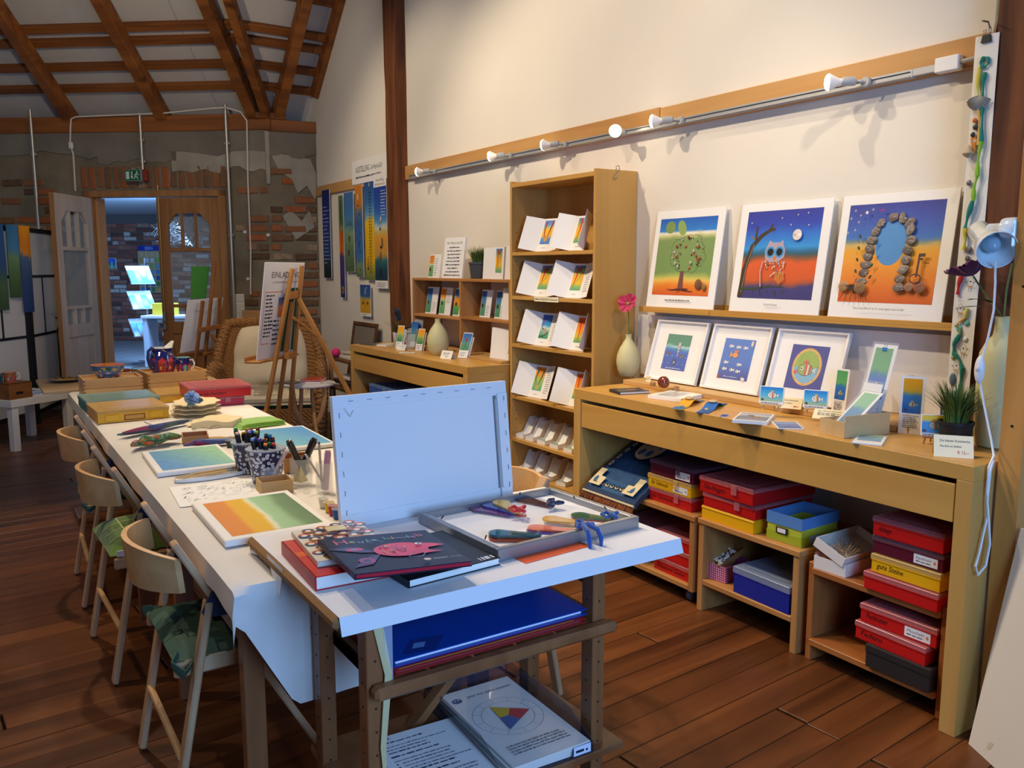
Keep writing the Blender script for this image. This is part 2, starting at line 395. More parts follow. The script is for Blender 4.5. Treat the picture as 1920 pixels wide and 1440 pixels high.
# ---- back wall: brick, with the doorway left open
def brickmat(name, stops, rough=.85):
    m = bpy.data.materials.new(name); m.use_nodes = True; nt = m.node_tree; N = nt.nodes.new; L = nt.links.new; b = nt.nodes['Principled BSDF']
    b.inputs['Roughness'].default_value = rough; b.inputs['Specular IOR Level'].default_value = .2
    oi = N('ShaderNodeObjectInfo'); tc = N('ShaderNodeTexCoord'); ad = N('ShaderNodeVectorMath'); L(tc.outputs['Object'], ad.inputs[0])
    sc = N('ShaderNodeVectorMath'); sc.operation = 'SCALE'; L(oi.outputs['Location'], sc.inputs[0]); sc.inputs['Scale'].default_value = 3.1; L(sc.outputs[0], ad.inputs[1])
    nz = N('ShaderNodeTexNoise'); nz.inputs['Scale'].default_value = 22; nz.inputs['Detail'].default_value = 5; L(ad.outputs[0], nz.inputs['Vector'])
    rp = N('ShaderNodeValToRGB'); rp.color_ramp.interpolation = 'LINEAR'
    while len(rp.color_ramp.elements) < len(stops): rp.color_ramp.elements.new(.5)
    for e, (p, c) in zip(rp.color_ramp.elements, stops): e.position = p; e.color = (*lin(c), 1)
    mx = N('ShaderNodeMath'); mx.operation = 'MULTIPLY_ADD'; mx.inputs[1].default_value = .5; sb = N('ShaderNodeMath'); sb.operation = 'ADD'
    L(nz.outputs['Fac'], mx.inputs[0]); L(oi.outputs['Random'], mx.inputs[2]); sb.inputs[1].default_value = -.25; L(mx.outputs[0], sb.inputs[0])
    L(sb.outputs[0], rp.inputs['Fac']); L(rp.outputs[0], b.inputs['Base Color'])
    bp = N('ShaderNodeBump'); bp.inputs['Strength'].default_value = .6; bp.inputs['Distance'].default_value = .006; L(nz.outputs['Fac'], bp.inputs['Height']); L(bp.outputs[0], b.inputs['Normal'])
    MATS[name] = m; return m
BRICK = brickmat('old_brick', [(0, (96, 74, 56)), (.25, (124, 92, 66)), (.5, (150, 98, 62)), (.72, (168, 92, 52)), (.86, (140, 118, 92)), (1, (164, 142, 112))])
MORTAR = mat('old_mortar', (132, 120, 98), .95, bump=.9, bscale=28, var=.32, vscale=3.2, spec=.15)
CONC = mat('grey_render', (128, 121, 106), .95, bump=.7, bscale=18, var=.25, vscale=2.6, spec=.15)
LIME = mat('lime_smear', (168, 160, 142), .95, bump=.7, bscale=24, var=.2, vscale=4, spec=.15)
def brick_mesh(name, w, h, d, seed, m):
    g = random.Random(seed); b = MB().box(-w/2, w/2, -h/2, h/2, -.02, d, .008)
    b.v = [(x+g.uniform(-.004, .004), y+g.uniform(-.004, .004), z+g.uniform(-.002, .003)) for x, y, z in b.v]
    me = b.mesh(name); me.materials.append(m); return me
def lay(parent, M, x0, x1, z0, z1, bwid, bh, px_, pz, meshes, holes=(), keep=1.0, seed=1, most=300):
    g = random.Random(seed); n = 0; rows = int((z1-z0)/pz)
    for r in range(rows):
        z = z0+pz*(r+.5); x = x0 + (px_*.5 if r % 2 else 0) + g.uniform(-.02, .02) - px_*.5
        while x < x1-.02:
            half = g.random() < .22; w = px_*(.52 if half else 1); a, b = max(x, x0), min(x+w, x1); cx = (a+b)/2; wid = (b-a)-(px_-bwid); x += w
            if wid < .04 or g.random() > keep(cx, z) if callable(keep) else wid < .04: continue
            if any(h0-.01 < cx+wid/2 and cx-wid/2 < h1+.01 and k0-.01 < z+bh/2 and z-bh/2 < k1+.01 for h0, h1, k0, k1 in holes): continue
            if n >= most: continue
            o = link('brick', g.choice(meshes), None, parent); n += 1
            o.matrix_local = M @ T(cx, z+g.uniform(-.004, .004), g.uniform(-.004, .004)) @ RZ(g.uniform(-1, 1)) @ Matrix.Diagonal((wid/bwid, 1, 1, 1))
    return n
bmesh_a = [brick_mesh('brick', .205, .062, .012, k, BRICK) for k in range(6)]
D0, D1, DH = -1.875, -.43, 2.15     # doorway in wall coordinates (x to the right)
wb = MB()
for x0, x1, z0, z1 in ((-4.2, D0, -.05, 2.7), (D1, 0, -.05, 2.7), (D0, D1, DH, 2.7)): wb.box(x0, x1, z0, z1, -.3, 0)
wall_back = struct(wb.build('wall_back', MORTAR)); wall_back.matrix_world = BWM
def keepA(x, z):
    k = .86 if z < 1.9 else .6 if z < 2.2 else .35 if z < 2.42 else .0
    return k*(.75 + .5*noise.noise((x*1.3, z*1.3, 4)))
nb = lay(wall_back, Matrix(), -3.3, 0, .3, 2.45, .205, .062, .226, .09, bmesh_a, holes=((D0, D1, -1, DH+.26), (-3.3, -2.0, -1, 1.55)), keep=keepA, seed=5)
for k in range(18):     # upright bricks over the doorway
    o = link('brick', bmesh_a[k % 6], None, wall_back); o.matrix_local = T(D0-.02+(k+.5)*.083, DH+.125+rnd.uniform(-.008, .008), rnd.uniform(-.006, .002)) @ RZ(90+rnd.uniform(-3, 3))
# render band and smears along the top
def patch(name, parent, pts, m, th): return MB().prism(pts, -.01, th).build(name, m, parent)
def ragged(x0, x1, z0, z1, amp, seed, n=26):
    return [(x0, z1)] + [(x0+(x1-x0)*i/n, z0+amp*noise.noise((seed, i*.37, 1.1))+amp*.6*noise.noise((seed, i*1.1, 2))) for i in range(n+1)] + [(x1, z1)]
patch('render_band', wall_back, ragged(-4.2, 0, 2.5, 2.7, .06, 3), CONC, .014)
patch('lime_smear', wall_back, [(x, z) for x, z in ragged(-.95, 0, 2.33, 2.56, .1, 9, 14)], LIME, .011)
patch('lime_smear', wall_back, [(x, z) for x, z in ragged(-1.7, -.9, 2.42, 2.56, .08, 12, 14)], CONC, .011)
# short return of the brick wall to the white wall
CM = FR((-.45, 8.19, 0), (.45, -.085, 0), (0, 0, 1))
wc = struct(MB().box(0, .47, -.05, 2.7, -.3, 0).build('wall_back_return', MORTAR)); wc.matrix_world = CM
lay(wc, Matrix(), 0, .455, .3, 2.4, .205, .062, .226, .09, bmesh_a, keep=lambda x, z: (.85 if z < 2.0 else .35), seed=8)
patch('render_band', wc, ragged(0, .455, 2.47, 2.7, .06, 5, 10), CONC, .014)
patch('lime_smear', wc, [(.02, 2.5), (.1, 2.33), (.22, 2.25), (.27, 2.12), (.36, 2.2), (.44, 2.05), (.455, 2.3), (.4, 2.45)], LIME, .013)
patch('lime_smear', wc, [(.12, 1.9), (.2, 1.96), (.3, 1.86), (.38, 1.97), (.42, 1.8), (.33, 1.74), (.24, 1.68)], LIME, .012)
MB().box(-.02, .02, 2.2, 2.7, -.01, .02, .006).build('render_ridge', LIME, wc)
# ---- wall plate beam
beam = struct(MB().box(-4.3, .05, 2.7, 2.85, -.16, .03, .006).build('trim_1', ROOFW)); beam.matrix_world = BWM
b2 = struct(MB().box(-.02, .47, 2.69, 2.80, -.16, .028, .006).build('trim_2', ROOFW)); b2.matrix_world = CM
MB().box(-.1, .18, 2.80, 2.86, -.16, .034, .006).build('splice', ROOFW, b2)
# ---- roof: white boards above battens above rafters
SLM, SLR = .80, .95
cm_ = math.atan(SLM); 
ceil = struct(MB().box(-5.9, .25, -1.95, 5.2, 6.2, 6.3).build('ceiling', mat('ceiling_white', (196, 191, 180), .9, bump=.15, bscale=40)))
MF = FR(BA + Vector((0, 0, 2.85)), -BU, -BN*math.cos(cm_) + Vector((0, 0, math.sin(cm_))))   # roof facet axes: x right, y up the slope, z inward/down
hp = Vector((-.45, 8.19, 2.85)); hk = (SLR-SLM*.786)/(SLM*.618); hd = Vector((-hk, -1, SLR)).normalized()   # hip: where the two roof facets meet
RFm = FR((-.45, 8.19, 2.85), (1, 0, 0), (0, -1/math.hypot(1, SLR), SLR/math.hypot(1, SLR)))
def hip(Mx, t): q = Mx.inverted() @ (hp+hd*t); return q.x, q.y
def board(Mx, x0, x1, left):
    (xa, ya), (xb, yb) = hip(Mx, 0), hip(Mx, 5.2)
    pts = [(x0, -.3), (xa, -.3), (xa, ya), (xb, yb), (x0, yb)] if left else [(xa, -.3), (x1, -.3), (x1, yb), (xb, yb), (xa, ya)]
    MB().prism(pts, -.14, -.12).build('ceiling_board', 'ceiling_white', ceil).matrix_world = Mx
for a, b in ((-6.2, -3.4), (-3.4, -2.42), (-2.42, -1.46), (-1.46, -.504)):
    MB().box(a+.004, b-.004, -.3, 5.0, -.14, -.12).build('ceiling_board', 'ceiling_white', ceil).matrix_world = MF
board(MF, -.5, 0, True); board(RFm, 0, .5, False)
def hipx(Mx, y): (xa, ya), (xb, yb) = hip(Mx, 0), hip(Mx, 5); return xa+(xb-xa)*(y-ya)/(yb-ya)
for t in (.26, .50, .76, .90, 1.28, 1.62, 1.98, 2.4):
    MB().box(-6, hipx(MF, t), t-.035, t+.035, -.12, -.07, .004).build('batten', ROOFW, ceil).matrix_world = MF
    ty = t*math.sin(cm_)/math.sin(math.atan(SLR)); MB().box(hipx(RFm, ty), .47, ty-.035, ty+.035, -.12, -.07, .004).build('batten', ROOFW, ceil).matrix_world = RFm
for s in (-3.85, -2.92, -1.955, -1.02, -.12):
    MB().box(s-.05, s+.05, -.12, 5.3, -.07, .06, .006).build('rafter', ROOFW, ceil).matrix_world = MF
MB().box(.07, .16, -.05, 5, -.07, .06, .006).build('rafter', ROOFW, ceil).matrix_world = RFm
MB().box(.40, .45, .25, 5, -.1, .03, .004).build('rafter', ROOFW, ceil).matrix_world = RFm
MB().bar(hp+Vector((0, -.02, .0)), hp+hd*4.6, .07, .12).build('hip_rafter', ROOFW, ceil)
# ---- white wall trims: rail above the pictures, board by the banners, old posts
RAILW = wood('rail_pine', (206, 158, 96), (184, 132, 74), 'y', .5, .5, knots=.55, bump=.1)
struct(MB().box(-.026, 0, 1.58, 3.205, 2.075, 2.18, .003).build('trim_3', RAILW))
struct(MB().box(-.026, 0, 3.21, 6.08, 2.08, 2.185, .003).build('trim_4', RAILW))
struct(MB().box(-.024, 0, 6.3, 8.08, 2.095, 2.185, .003).build('trim_5', RAILW))
def post(name, y0, y1, xf, zt, seed, lean):
    g = MB(); n = 30
    for k in range(n+1):
        z = -.05 + (zt+.05)*k/n; q = lean*(z-1.4)
        j = lambda i: .012*noise.noise((seed+i, z*1.7, .4)) + .008*noise.noise((seed+i, z*6, 2))
        for i, (x, y) in enumerate(((xf, y0), (xf, y1), (.02, y1), (.02, y0))):
            fx = xf+.02 if False else x; g.v.append((fx + j(i)*(1 if i < 2 else 0), y+q+j(i+7), z))
        g.v[-4] = (g.v[-4][0], g.v[-4][1], z)
    for k in range(n):
        for i in range(4): a = k*4+i; b = k*4+(i+1) % 4; g.f.append((a, b, b+4, a+4))
    return struct(g.build(name, TIMBER))
post('trim_6', 6.07, 6.31, -.07, 5.6, 3, .012)
post('trim_7', 1.28, 1.555, -.10, 5.6, 11, -.012)
# ---- doorway: frame and two leaves
DOORW = wood('door_pine', (176, 128, 78), (146, 98, 56), 'y', .6, .5, knots=.4, bump=.15)
DOORP = wood('door_pale', (205, 192, 178), (186, 172, 156), 'y', .6, .45, bump=.1)
fr = MB()
fr.box(D0, D0+.075, 0, DH, -.12, .015, .003); fr.box(D1-.075, D1, 0, DH, -.12, .015, .003); fr.box(D0, D1, DH-.06, DH, -.12, .015, .003)
dfm = struct(fr.build('trim_8', DOORW)); dfm.matrix_world = BWM
MB().box(D0+.075, D0+.10, 0, DH-.06, -.20, -.06, .003).build('jamb_lining', wood('jamb_pine', (222, 170, 112), (196, 142, 88), 'y', .5, .5, knots=.5), dfm)
MB().box(D0-.3, D1+.3, -.02, .004, -.3, .02).build('threshold', DOORW, dfm)
GLASS = mat('pane_glass', (235, 245, 245), .03, alpha=.14, spec=.6)
BRASS = mat('worn_iron', (52, 54, 62), .35, metal=.8); STEEL = mat('steel', (176, 176, 178), .28, metal=.9)
def leaf(name, wd, M, pale, handle_side):
    """x 0..wd from hinge side, y up, z toward the room"""
    main = DOORP if pale else DOORW
    d = MB(); st = .105; z0, z1 = -.02, .02
    d.box(0, st, .01, 2.08, z0, z1, .003); d.box(wd-st, wd, .01, 2.08, z0, z1, .003)
    d.box(st, wd-st, .01, .17, z0, z1, .003); d.box(st, wd-st, .76, .88, z0, z1, .003)
    cx = wd/2; ax = (wd-2*st)/2
    d.prism([(st, 2.08), (st, 1.83), (st+ax*.42, 1.93), (wd-st-ax*.42, 1.93), (wd-st, 1.83), (wd-st, 2.08)], z0, z1)
    d.box(st, wd-st, 1.565, 1.60, z0, z1, .003); d.box(st, wd-st, 1.02, 1.05, z0, z1, .003)
    for k in (1, 2):
        xx = st+(wd-2*st)*k/3; d.box(xx-.012, xx+.012, 1.60, 1.94, z0, z1, .002); d.box(xx-.01, xx+.01, .88, 1.02, z0, z1, .002)
    o = struct(d.build(name, main)); o.matrix_world = M
    MB().box(st, wd-st, .17, .76, -.006, .006).build('panel', main, o)
    f = MB().box(st+.02, wd-st-.02, .20, .215, 0, .016, .002).box(st+.02, wd-st-.02, .70, .715, 0, .016, .002).box(st+.02, st+.035, .2, .715, 0, .016, .002).box(wd-st-.035, wd-st-.02, .2, .715, 0, .016, .002)
    f.build('panel_moulding', main, o)
    p = Print(.0)
    for k in range(9): p.line([(st+.01+k*.05, .795), (st+.03+k*.05, .845), (st+.045+k*.05, .80)], .006, (70, 56, 48) if pale else (96, 62, 36))
    p.build('carving', o, M=T(0, 0, .0215))
    for k in range(3):
        a = st+(wd-2*st)*k/3; MB().box(a+.01, a+(wd-2*st)/3-.01, 1.60, 1.9, -.002, .002).build('pane', GLASS, o); MB().box(a+.01, a+(wd-2*st)/3-.01, .88, 1.02, -.002, .002).build('pane', GLASS, o)
    MB().box(st, wd-st, 1.05, 1.565, -.002, .002).build('pane', GLASS, o)
    return o
MR = BWM @ T(D1-.075, 0, -.02) @ RY(180) @ T(0, 0, 0)
lr = leaf('door_2', .63, MR, False, 0)        # closed right-hand leaf, hinged on the right (seen from behind its local front)
MB().tube([(.60, .9, -.028), (.60, 2.2, -.028)], .007).build('bolt_rod', mat('brass', (170, 140, 84), .35, metal=.8), lr)
MB().box(.585, .615, .80, .98, -.045, -.02, .004).box(.592, .608, .86, .9, -.075, -.045, .004).build('bolt_lever', STEEL, lr)
MB().box(-.02, .0, 1.55, 1.75, -.03, -.02, .002).build('hinge', BRASS, lr)
hx = BWM @ Vector((D0+.07, 0, .02)); th = R(94)
ld = BU*math.cos(th) + (-BN)*math.sin(th)
ML = FR((hx.x, hx.y, 0), ld, (0, 0, 1))
ll_ = leaf('door_1', .66, ML, True, 1)         # open left-hand leaf
MB().box(.655, .662, .01, 2.08, -.02, .02).build('edge_strip', DOORW, ll_)
h = MB().box(.60, .635, .80, 1.02, .02, .026, .002).tube([(.617, .95, .026), (.617, .95, .06), (.60, .95, .065), (.50, .945, .065)], .009, 8)
h.build('door_handle', BRASS, ll_, True)
MB().tube([(.617, .86, .027), (.617, .86, .05), (.617, .82, .06), (.61, .6, .05), (.605, .42, .055), (.62, .40, .055), (.628, .55, .05), (.62, .82, .055)], .006, 6).build('key_lanyard', mat('black_cord', (24, 24, 34), .7), ll_)
# ---- the hall beyond
HM = FR(BA + BN*7.8, -BU, (0, 0, 1))
HBR = brickmat('hall_brick', [(0, (92, 66, 58)), (.3, (138, 84, 66)), (.55, (160, 96, 76)), (.75, (168, 128, 108)), (.9, (196, 176, 160)), (1, (206, 196, 186))])
hallw = struct(MB().box(-9.5, 1.5, -.05, 2.6, -.3, 0).build('wall_hall', mat('hall_mortar', (104, 98, 94), .95, bump=.5, bscale=30))); hallw.matrix_world = HM
hm = [brick_mesh('brick', .245, .068, .012, 40+k, HBR) for k in range(6)]
lay(hallw, Matrix(), -6.75, -4.2, .0, 2.45, .245, .068, .262, .084, hm, holes=(), seed=21)
struct(MB().box(-9.5, 1.5, -.08, -.03, 0, 7.6).build('floor_hall', mat('hall_grout', (60, 62, 66), .8))).matrix_world = HM
fh = bpy.data.objects['floor_hall']
tm = MB().box(.004, .296, -.03, 0, .004, .296, .003).mesh('tile'); tm.materials.append(mat('hall_tile', (150, 150, 150), .28, var=.12, vscale=3, spec=.5))
for i in range(13):
    for j in range(20):
        o = link('tile', tm, None, fh); o.matrix_local = T(-6.9+i*.3, 0, .05+j*.3)
struct(MB().box(-9.5, 1.5, 2.44, 2.5, -.2, 7.5).build('ceiling_hall', mat('hall_ceiling', (205, 208, 210), .8))).matrix_world = HM
struct(MB().box(-9.6, -9.4, -.05, 2.6, -.2, 7.6).build('wall_hall_side', 'hall_ceiling')).matrix_world = HM

# =================================================================== FURNITURE
BIRCH = wood('birch_veneer', (206, 158, 82), (190, 140, 66), 'y', .45, .38, bump=.05)
BIRCHZ = wood('birch_veneer_upright', (206, 160, 88), (190, 142, 72), 'z', .45, .38, bump=.05)
PINEY = wood('pine_y', (196, 142, 80), (164, 108, 54), 'y', .5, .5, knots=.6, bump=.12)
PINEZ = wood('pine_z', (190, 136, 76), (158, 104, 52), 'z', .5, .5, knots=.6, bump=.12)
BEECH = wood('beech', (214, 168, 112), (196, 148, 92), 'x', .8, .4, bump=.06)
BEECHZ = wood('beech_z', (206, 168, 128), (186, 146, 104), 'z', .8, .4, bump=.06)
DARKW = wood('cart_wood', (150, 98, 58), (116, 70, 38), 'z', .6, .4, bump=.15, coat=.2)
WHITEP = mat('white_lacquer', (236, 234, 230), .35); PAPER = mat('paper', (240, 237, 230), .8, spec=.2); CARD = mat('card_stock', (238, 236, 232), .7, spec=.2)
BLACK = mat('black_plastic', (22, 22, 26), .45); CLEAR = mat('clear_plastic', (235, 240, 245), .08, alpha=.22, spec=.6)
def desk(name, label, y0, y1, drop):
    t = thing(name, label, 'desk', (-.275, (y0+y1)/2, 0))
    xf = -.55; zt = .835
    MB().box(xf, -.012, y0, y1, .788, zt, .0015).wbuild('desk_top', BIRCH, t)
    for a, b in ((y0, y0+.05), (y1-.05, y1)): MB().box(xf, -.012, a, b, 0, .788, .0015).wbuild('side_panel', BIRCHZ, t)
    MB().box(xf+.004, xf+.022, y0+.055, y1-.055, .655, .655+drop, .0015).wbuild('drawer_front', BIRCH, t)
    MB().box(xf+.022, -.05, y0+.07, y1-.07, .668, .676).wbuild('drawer_bottom', BIRCH, t)
    MB().box(-.03, -.014, y0+.05, y1-.05, .64, .788).wbuild('back_rail', BIRCH, t)
    return t
desk('sideboard_desk', 'long birch desk with wide drawer below the three large wall pictures', 1.272, 3.185, .116)
desk('sideboard_desk', 'far birch desk carrying the pine pigeonhole unit and round cream vase', 4.21, 5.985, .11)
# riser board at the back of each desk
RIS = wood('riser_pine', (206, 166, 106), (186, 140, 80), 'y', .5, .5, knots=.3)
tag(MB().box(-.26, -.03, 1.66, 3.17, .8352, .858, .002).build('riser_board', RIS), 'pine riser board running along the back of the near desk', 'board')
tag(MB().box(-.30, -.03, 4.24, 5.75, .8352, .852, .002).build('riser_board', RIS), 'thin riser board under the vase on the far desk', 'board')
# ---- tall bookcase
BX = -.272; BY0, BY1, BH = 3.388, 4.185, 1.895
t = thing('bookcase', 'tall narrow birch bookcase holding folded art cards between the two desks', 'bookcase', (-.14, 3.79, 0))
for a, b in ((BY0, BY0+.02), (BY1-.02, BY1)): MB().box(BX, -.004, a, b, 0, BH, .001).wbuild('side_panel', BIRCHZ, t)
MB().box(BX, -.004, BY0+.02, BY1-.02, BH-.035, BH-.012, .001).wbuild('top_panel', BIRCH, t)
MB().box(-.02, -.006, BY0+.02, BY1-.02, .05, BH-.03).wbuild('back_panel', BIRCHZ, t)
MB().box(BX+.01, BX+.025, BY0+.02, BY1-.02, 0, .07).wbuild('plinth', BIRCH, t)
SHZ = [at(959, y, x=BX).z for y in (473, 554.6, 643.7)] + [at(979.6, 745, x=BX).z, at(970, 823, x=BX).z, at(968, 885, x=BX).z, .07]
for z in SHZ: MB().box(BX+.002, -.02, BY0+.02, BY1-.02, z-.02, z, .001).wbuild('shelf', BIRCH, t)
p = MB()
for k in range(22): p.box(BX+.03, BX+.035, BY1-.0212, BY1-.0195, .45+k*.055, .455+k*.055)
p.wbuild('peg_hole', mat('peg_dark', (52, 34, 18), .9), t); bpy.data.objects['peg_hole']['kind'] = 'stuff'
# ---- pine pigeonhole unit on the far desk
UX = -.262; UY0, UY1 = 4.20, 5.50; UZ0, UZ1 = .8525, 1.335
t = thing('pigeonhole_unit', 'open pine shelf unit with four compartments standing on the far desk', 'shelf unit', (-.15, 4.85, UZ0))
for a, b in ((UY0, UY0+.018), (4.795, 4.815), (UY1-.018, UY1)): MB().box(UX, -.032, a, b, UZ0, UZ1-.018, .002).wbuild('upright', PINEZ, t)
MB().box(UX, -.032, UY0, UY1, UZ1-.018, UZ1, .002).wbuild('top_board', PINEY, t)
MB().box(UX, -.032, 4.815, UY1-.018, 1.065, 1.083, .002).wbuild('shelf', PINEY, t)
MB().box(UX, -.032, UY0+.018, 4.795, 1.075, 1.093, .002).wbuild('shelf', PINEY, t)
MB().box(-.03, -.026, UY0, UY1, UZ0, UZ1-.01).wbuild('back_panel', CARD, t)
UPT, USL, USR = UZ1, 1.083, 1.093
# ---- picture ledge
t = thing('picture_ledge', 'narrow birch picture ledge holding the tree, owl and arch pictures', 'ledge', (-.05, 2.4, 1.19))
for a, b in ((1.56, 2.757), (2.76, 3.24)):
    MB().box(-.105, -.001, a, b, 1.186, 1.196, .001).wbuild('ledge_board', BIRCH, t)
    MB().box(-.105, -.095, a, b, 1.196, 1.214, .001).wbuild('front_lip', BIRCH, t)
    MB().box(-.011, -.001, a, b, 1.196, 1.232, .001).wbuild('back_strip', BIRCH, t)
# white board standing behind the framed pictures
tag(MB().box(-.03, -.016, 1.62, 3.33, .8585, 1.165, .001).build('backing_board', mat('gloss_white', (234, 231, 225), .25)), 'glossy white board standing behind the three framed fish pictures', 'board')
# ---- low pine units below the near desk
def low_unit(label, y0, y1, zs, ztop, z0, legs=True, back=None):
    t = thing('low_shelf_unit', label, 'shelf unit', (-.27, (y0+y1)/2, z0), group=None)
    for a, b in ((y0, y0+.028), (y1-.028, y1)): MB().box(-.50, -.06, a, b, z0, ztop-.022, .002).wbuild('side_panel', PINEZ, t)
    MB().box(-.505, -.05, y0-.003, y1+.003, ztop-.022, ztop, .002).wbuild('top_board', PINEY, t)
    for z in zs: MB().box(-.50, -.06, y0+.028, y1-.028, z-.022, z, .002).wbuild('shelf', PINEY, t)
    return t
u = low_unit('low pine shelf unit on castors beside the folded carpet', 2.42, 3.08, (.085,), .388, .06)
for y in (2.47, 3.03):
    for x in (-.45, -.12):
        c = MB().lathe([(0, -.012), (.026, -.012), (.028, 0), (.026, .012), (0, .012)], 14, T(x, y, .028) @ RX(90)).wbuild('castor', mat('castor_grey', (74, 78, 82), .5), u)
        MB().box(x-.016, x+.016, y-.016, y+.016, .05, .062).wbuild('castor_plate', STEEL, u)
low_unit('low pine shelf unit holding the blue lidded box and the shell box', 1.895, 2.395, (.136,), .392, 0)
t3 = low_unit('low reddish pine unit at the right end below the near desk', 1.345, 1.862, (.352, .085), .0, 0) if False else None
t3 = thing('low_shelf_unit', 'low reddish pine unit at the right end below the near desk', 'shelf unit', (-.27, 1.6, 0))
REDP = wood('red_pine', (178, 112, 56), (142, 80, 36), 'y', .5, .45, knots=.4); REDPZ = wood('red_pine_z', (168, 104, 52), (132, 74, 34), 'z', .5, .45, knots=.4)
for a, b in ((1.345, 1.370), (1.838, 1.862)): MB().box(-.49, -.06, a, b, 0, .365, .002).wbuild('side_panel', REDPZ, t3)
for z in (.351, .086): MB().box(-.505, -.06, 1.370, 1.838, z-.022, z, .002).wbuild('shelf', REDP, t3)
# ---- long work table
LX0, LX1, LY0, LY1, LZ = -2.50, -1.755, 1.82, 5.40, .698
t = thing('work_table', 'long wooden work table under the white paper cloth', 'table', (-2.13, 3.6, 0))
MB().box(LX0+.012, LX1-.012, LY0+.012, LY1-.012, LZ-.028, LZ-.002, .002).wbuild('table_top', DARKW, t)
for y in (2.78, 3.54):
    for x in (-2.43, -1.82): MB().box(x-.028, x+.028, y-.02, y+.02, 0, LZ-.028, .002).wbuild('leg', DARKW, t)
for x in (-2.44, -1.81): MB().box(x-.025, x+.025, 1.93, 1.97, 0, LZ-.028, .002).wbuild('leg', DARKW, t)
g = MB().box(-2.47, -1.78, 5.19, 5.25, .03, LZ-.03, .002); g.wbuild('trestle_board', DARKW, t)
MB().box(-2.52, -1.74, 5.10, 5.34, 0, .03, .003).wbuild('trestle_foot', DARKW, t)
for y in (1.95, 5.22): MB().box(-2.44, -1.81, y-.012, y+.012, .58, LZ-.03, .002).wbuild('apron', DARKW, t)
def cloth(u, v):
    # u across (left drop, top, right drop), v along (near drop, top, far drop)
    W_ = LX1-LX0; dl, dr = .065, .05; tot = dl+W_+dr; a = u*tot-dl
    L_ = LY1-LY0; dn, df = .30, .06; b = v*(dn+L_+df)-dn
    x = LX0+max(0, min(W_, a)); y = LY0+max(0, min(L_, b)); z = LZ+.003
    n = Vector((0, 0, 1)); drop = 0
    if a < 0: drop = max(drop, -a); x -= .006+.012*min(1, -a/.05)*abs(noise.noise((y*3, 0, 1))); n = Vector((-1, 0, 0))
    if a > W_: drop = max(drop, a-W_); x += .006; n = Vector((1, 0, 0))
    if b < 0:
        k = min(1, max(0, (x-LX0)/.12)); drop = max(drop, -b*(.25+.75*k) if a >= 0 else -b*.25+drop); y -= .006+.02*abs(noise.noise((x*4, b*3, 2))); n = Vector((0, -1, 0))
    if b > L_: drop = max(drop, b-L_); y += .006; n = Vector((0, 1, 0))
    z -= drop; z += .0015*noise.noise((x*5, y*3, 0)) if drop == 0 else 0
    if drop == 0: z = LZ+.003+.0012*noise.noise((x*4, y*2, 0))
    return (x, y, z), n
tc = thing('tablecloth', 'creased white paper cloth draped over the long work table', 'tablecloth', (-2.13, 3.6, LZ))
MB().slab(cloth, 44, 90, .0015).wbuild('cloth_sheet', mat('table_paper', (226, 219, 208), .85, bump=.35, bscale=9, var=.06, vscale=2, spec=.2), tc, True)
TZ = LZ+.0055
# ---- display cart in front
CZ = .74
t = thing('display_cart', 'wooden rack cart with white board top standing in front', 'cart', (-2.0, 1.65, 0))
rc = MB().box(-2.41, -1.53, 1.465, 2.06, .712, .7395, .008)
rc.wbuild('board_top', mat('fibreboard', (150, 110, 66), .8, bump=.3, bscale=80), t)
def sheet(u, v):
    y0 = 1.455; yy = u*.63; x = -2.40+v*.885
    if yy < .035: return (x, y0-.004, CZ-.033+yy), Vector((0, -1, 0))
    return (x, y0+yy-.037, CZ+.0015), Vector((0, 0, 1))
MB().slab(sheet, 14, 20, .0012).wbuild('paper_cover', mat('cart_paper', (228, 226, 226), .75, spec=.2), t, True)
MB().add([(-2.408, 1.78, .741), (-2.408, 1.90, .741), (-2.412, 1.80, .665), (-2.407, 1.78, .741), (-2.407, 1.90, .741), (-2.411, 1.80, .665)], [(0, 1, 2), (5, 4, 3)]).wbuild('paper_corner', PAPER, t)
LEGX = (-2.325, -1.76); LEGY = (1.495, 1.765)
for x in LEGX:
    for y in LEGY:
        l = MB().box(x-.018, x+.018, y-.022, y+.022, 0, .7115, .002); lo = l.wbuild('leg', DARKW, t)
        q = MB()
        for k in range(12): q.lathe([(0, 0), (.0028, 0), (.0028, .0006), (0, .0006)], 6, T(x-.0, y-.0222, .08+k*.05) @ RX(90)); 
        for k in range(12): q.lathe([(0, 0), (.0028, 0), (.0028, .0006), (0, .0006)], 6, T(x-.0182, y, .08+k*.05) @ RY(-90))
        qo = q.wbuild('peg_hole', 'peg_dark', t); qo['kind'] = 'stuff'
for x in LEGX: MB().box(x-.01, x+.01, LEGY[0], LEGY[1], .66, .70, .002).wbuild('side_rail', DARKW, t)
SHF = .588; 
for x in LEGX: MB().box(x-.026+(.04 if x < -2 else -.014), x+.014+(.0 if x < -2 else .012), LEGY[0]+.023, LEGY[1]-.023, SHF-.03, SHF-.001, .003).wbuild('shelf_bearer', DARKW, t)
MB().box(-2.34, -1.73, LEGY[0]-.06, LEGY[0]-.025, SHF-.028, SHF-.001, .008).wbuild('shelf_rail', DARKW, t)
MB().box(-2.34, -1.73, LEGY[1]+.025, LEGY[1]+.06, SHF-.028, SHF-.001, .008).wbuild('shelf_rail', DARKW, t)
for i in range(5): MB().box(-2.30+.108*i, -2.30+.108*i+.09, LEGY[0]-.026, LEGY[1]+.026, SHF-.02, SHF-.006, .002).wbuild('shelf_slat', DARKW, t)
MB().box(-2.34, -1.70, LEGY[0]-.05, LEGY[1]+.075, .255, .275, .003).wbuild('lower_shelf', DARKW, t)
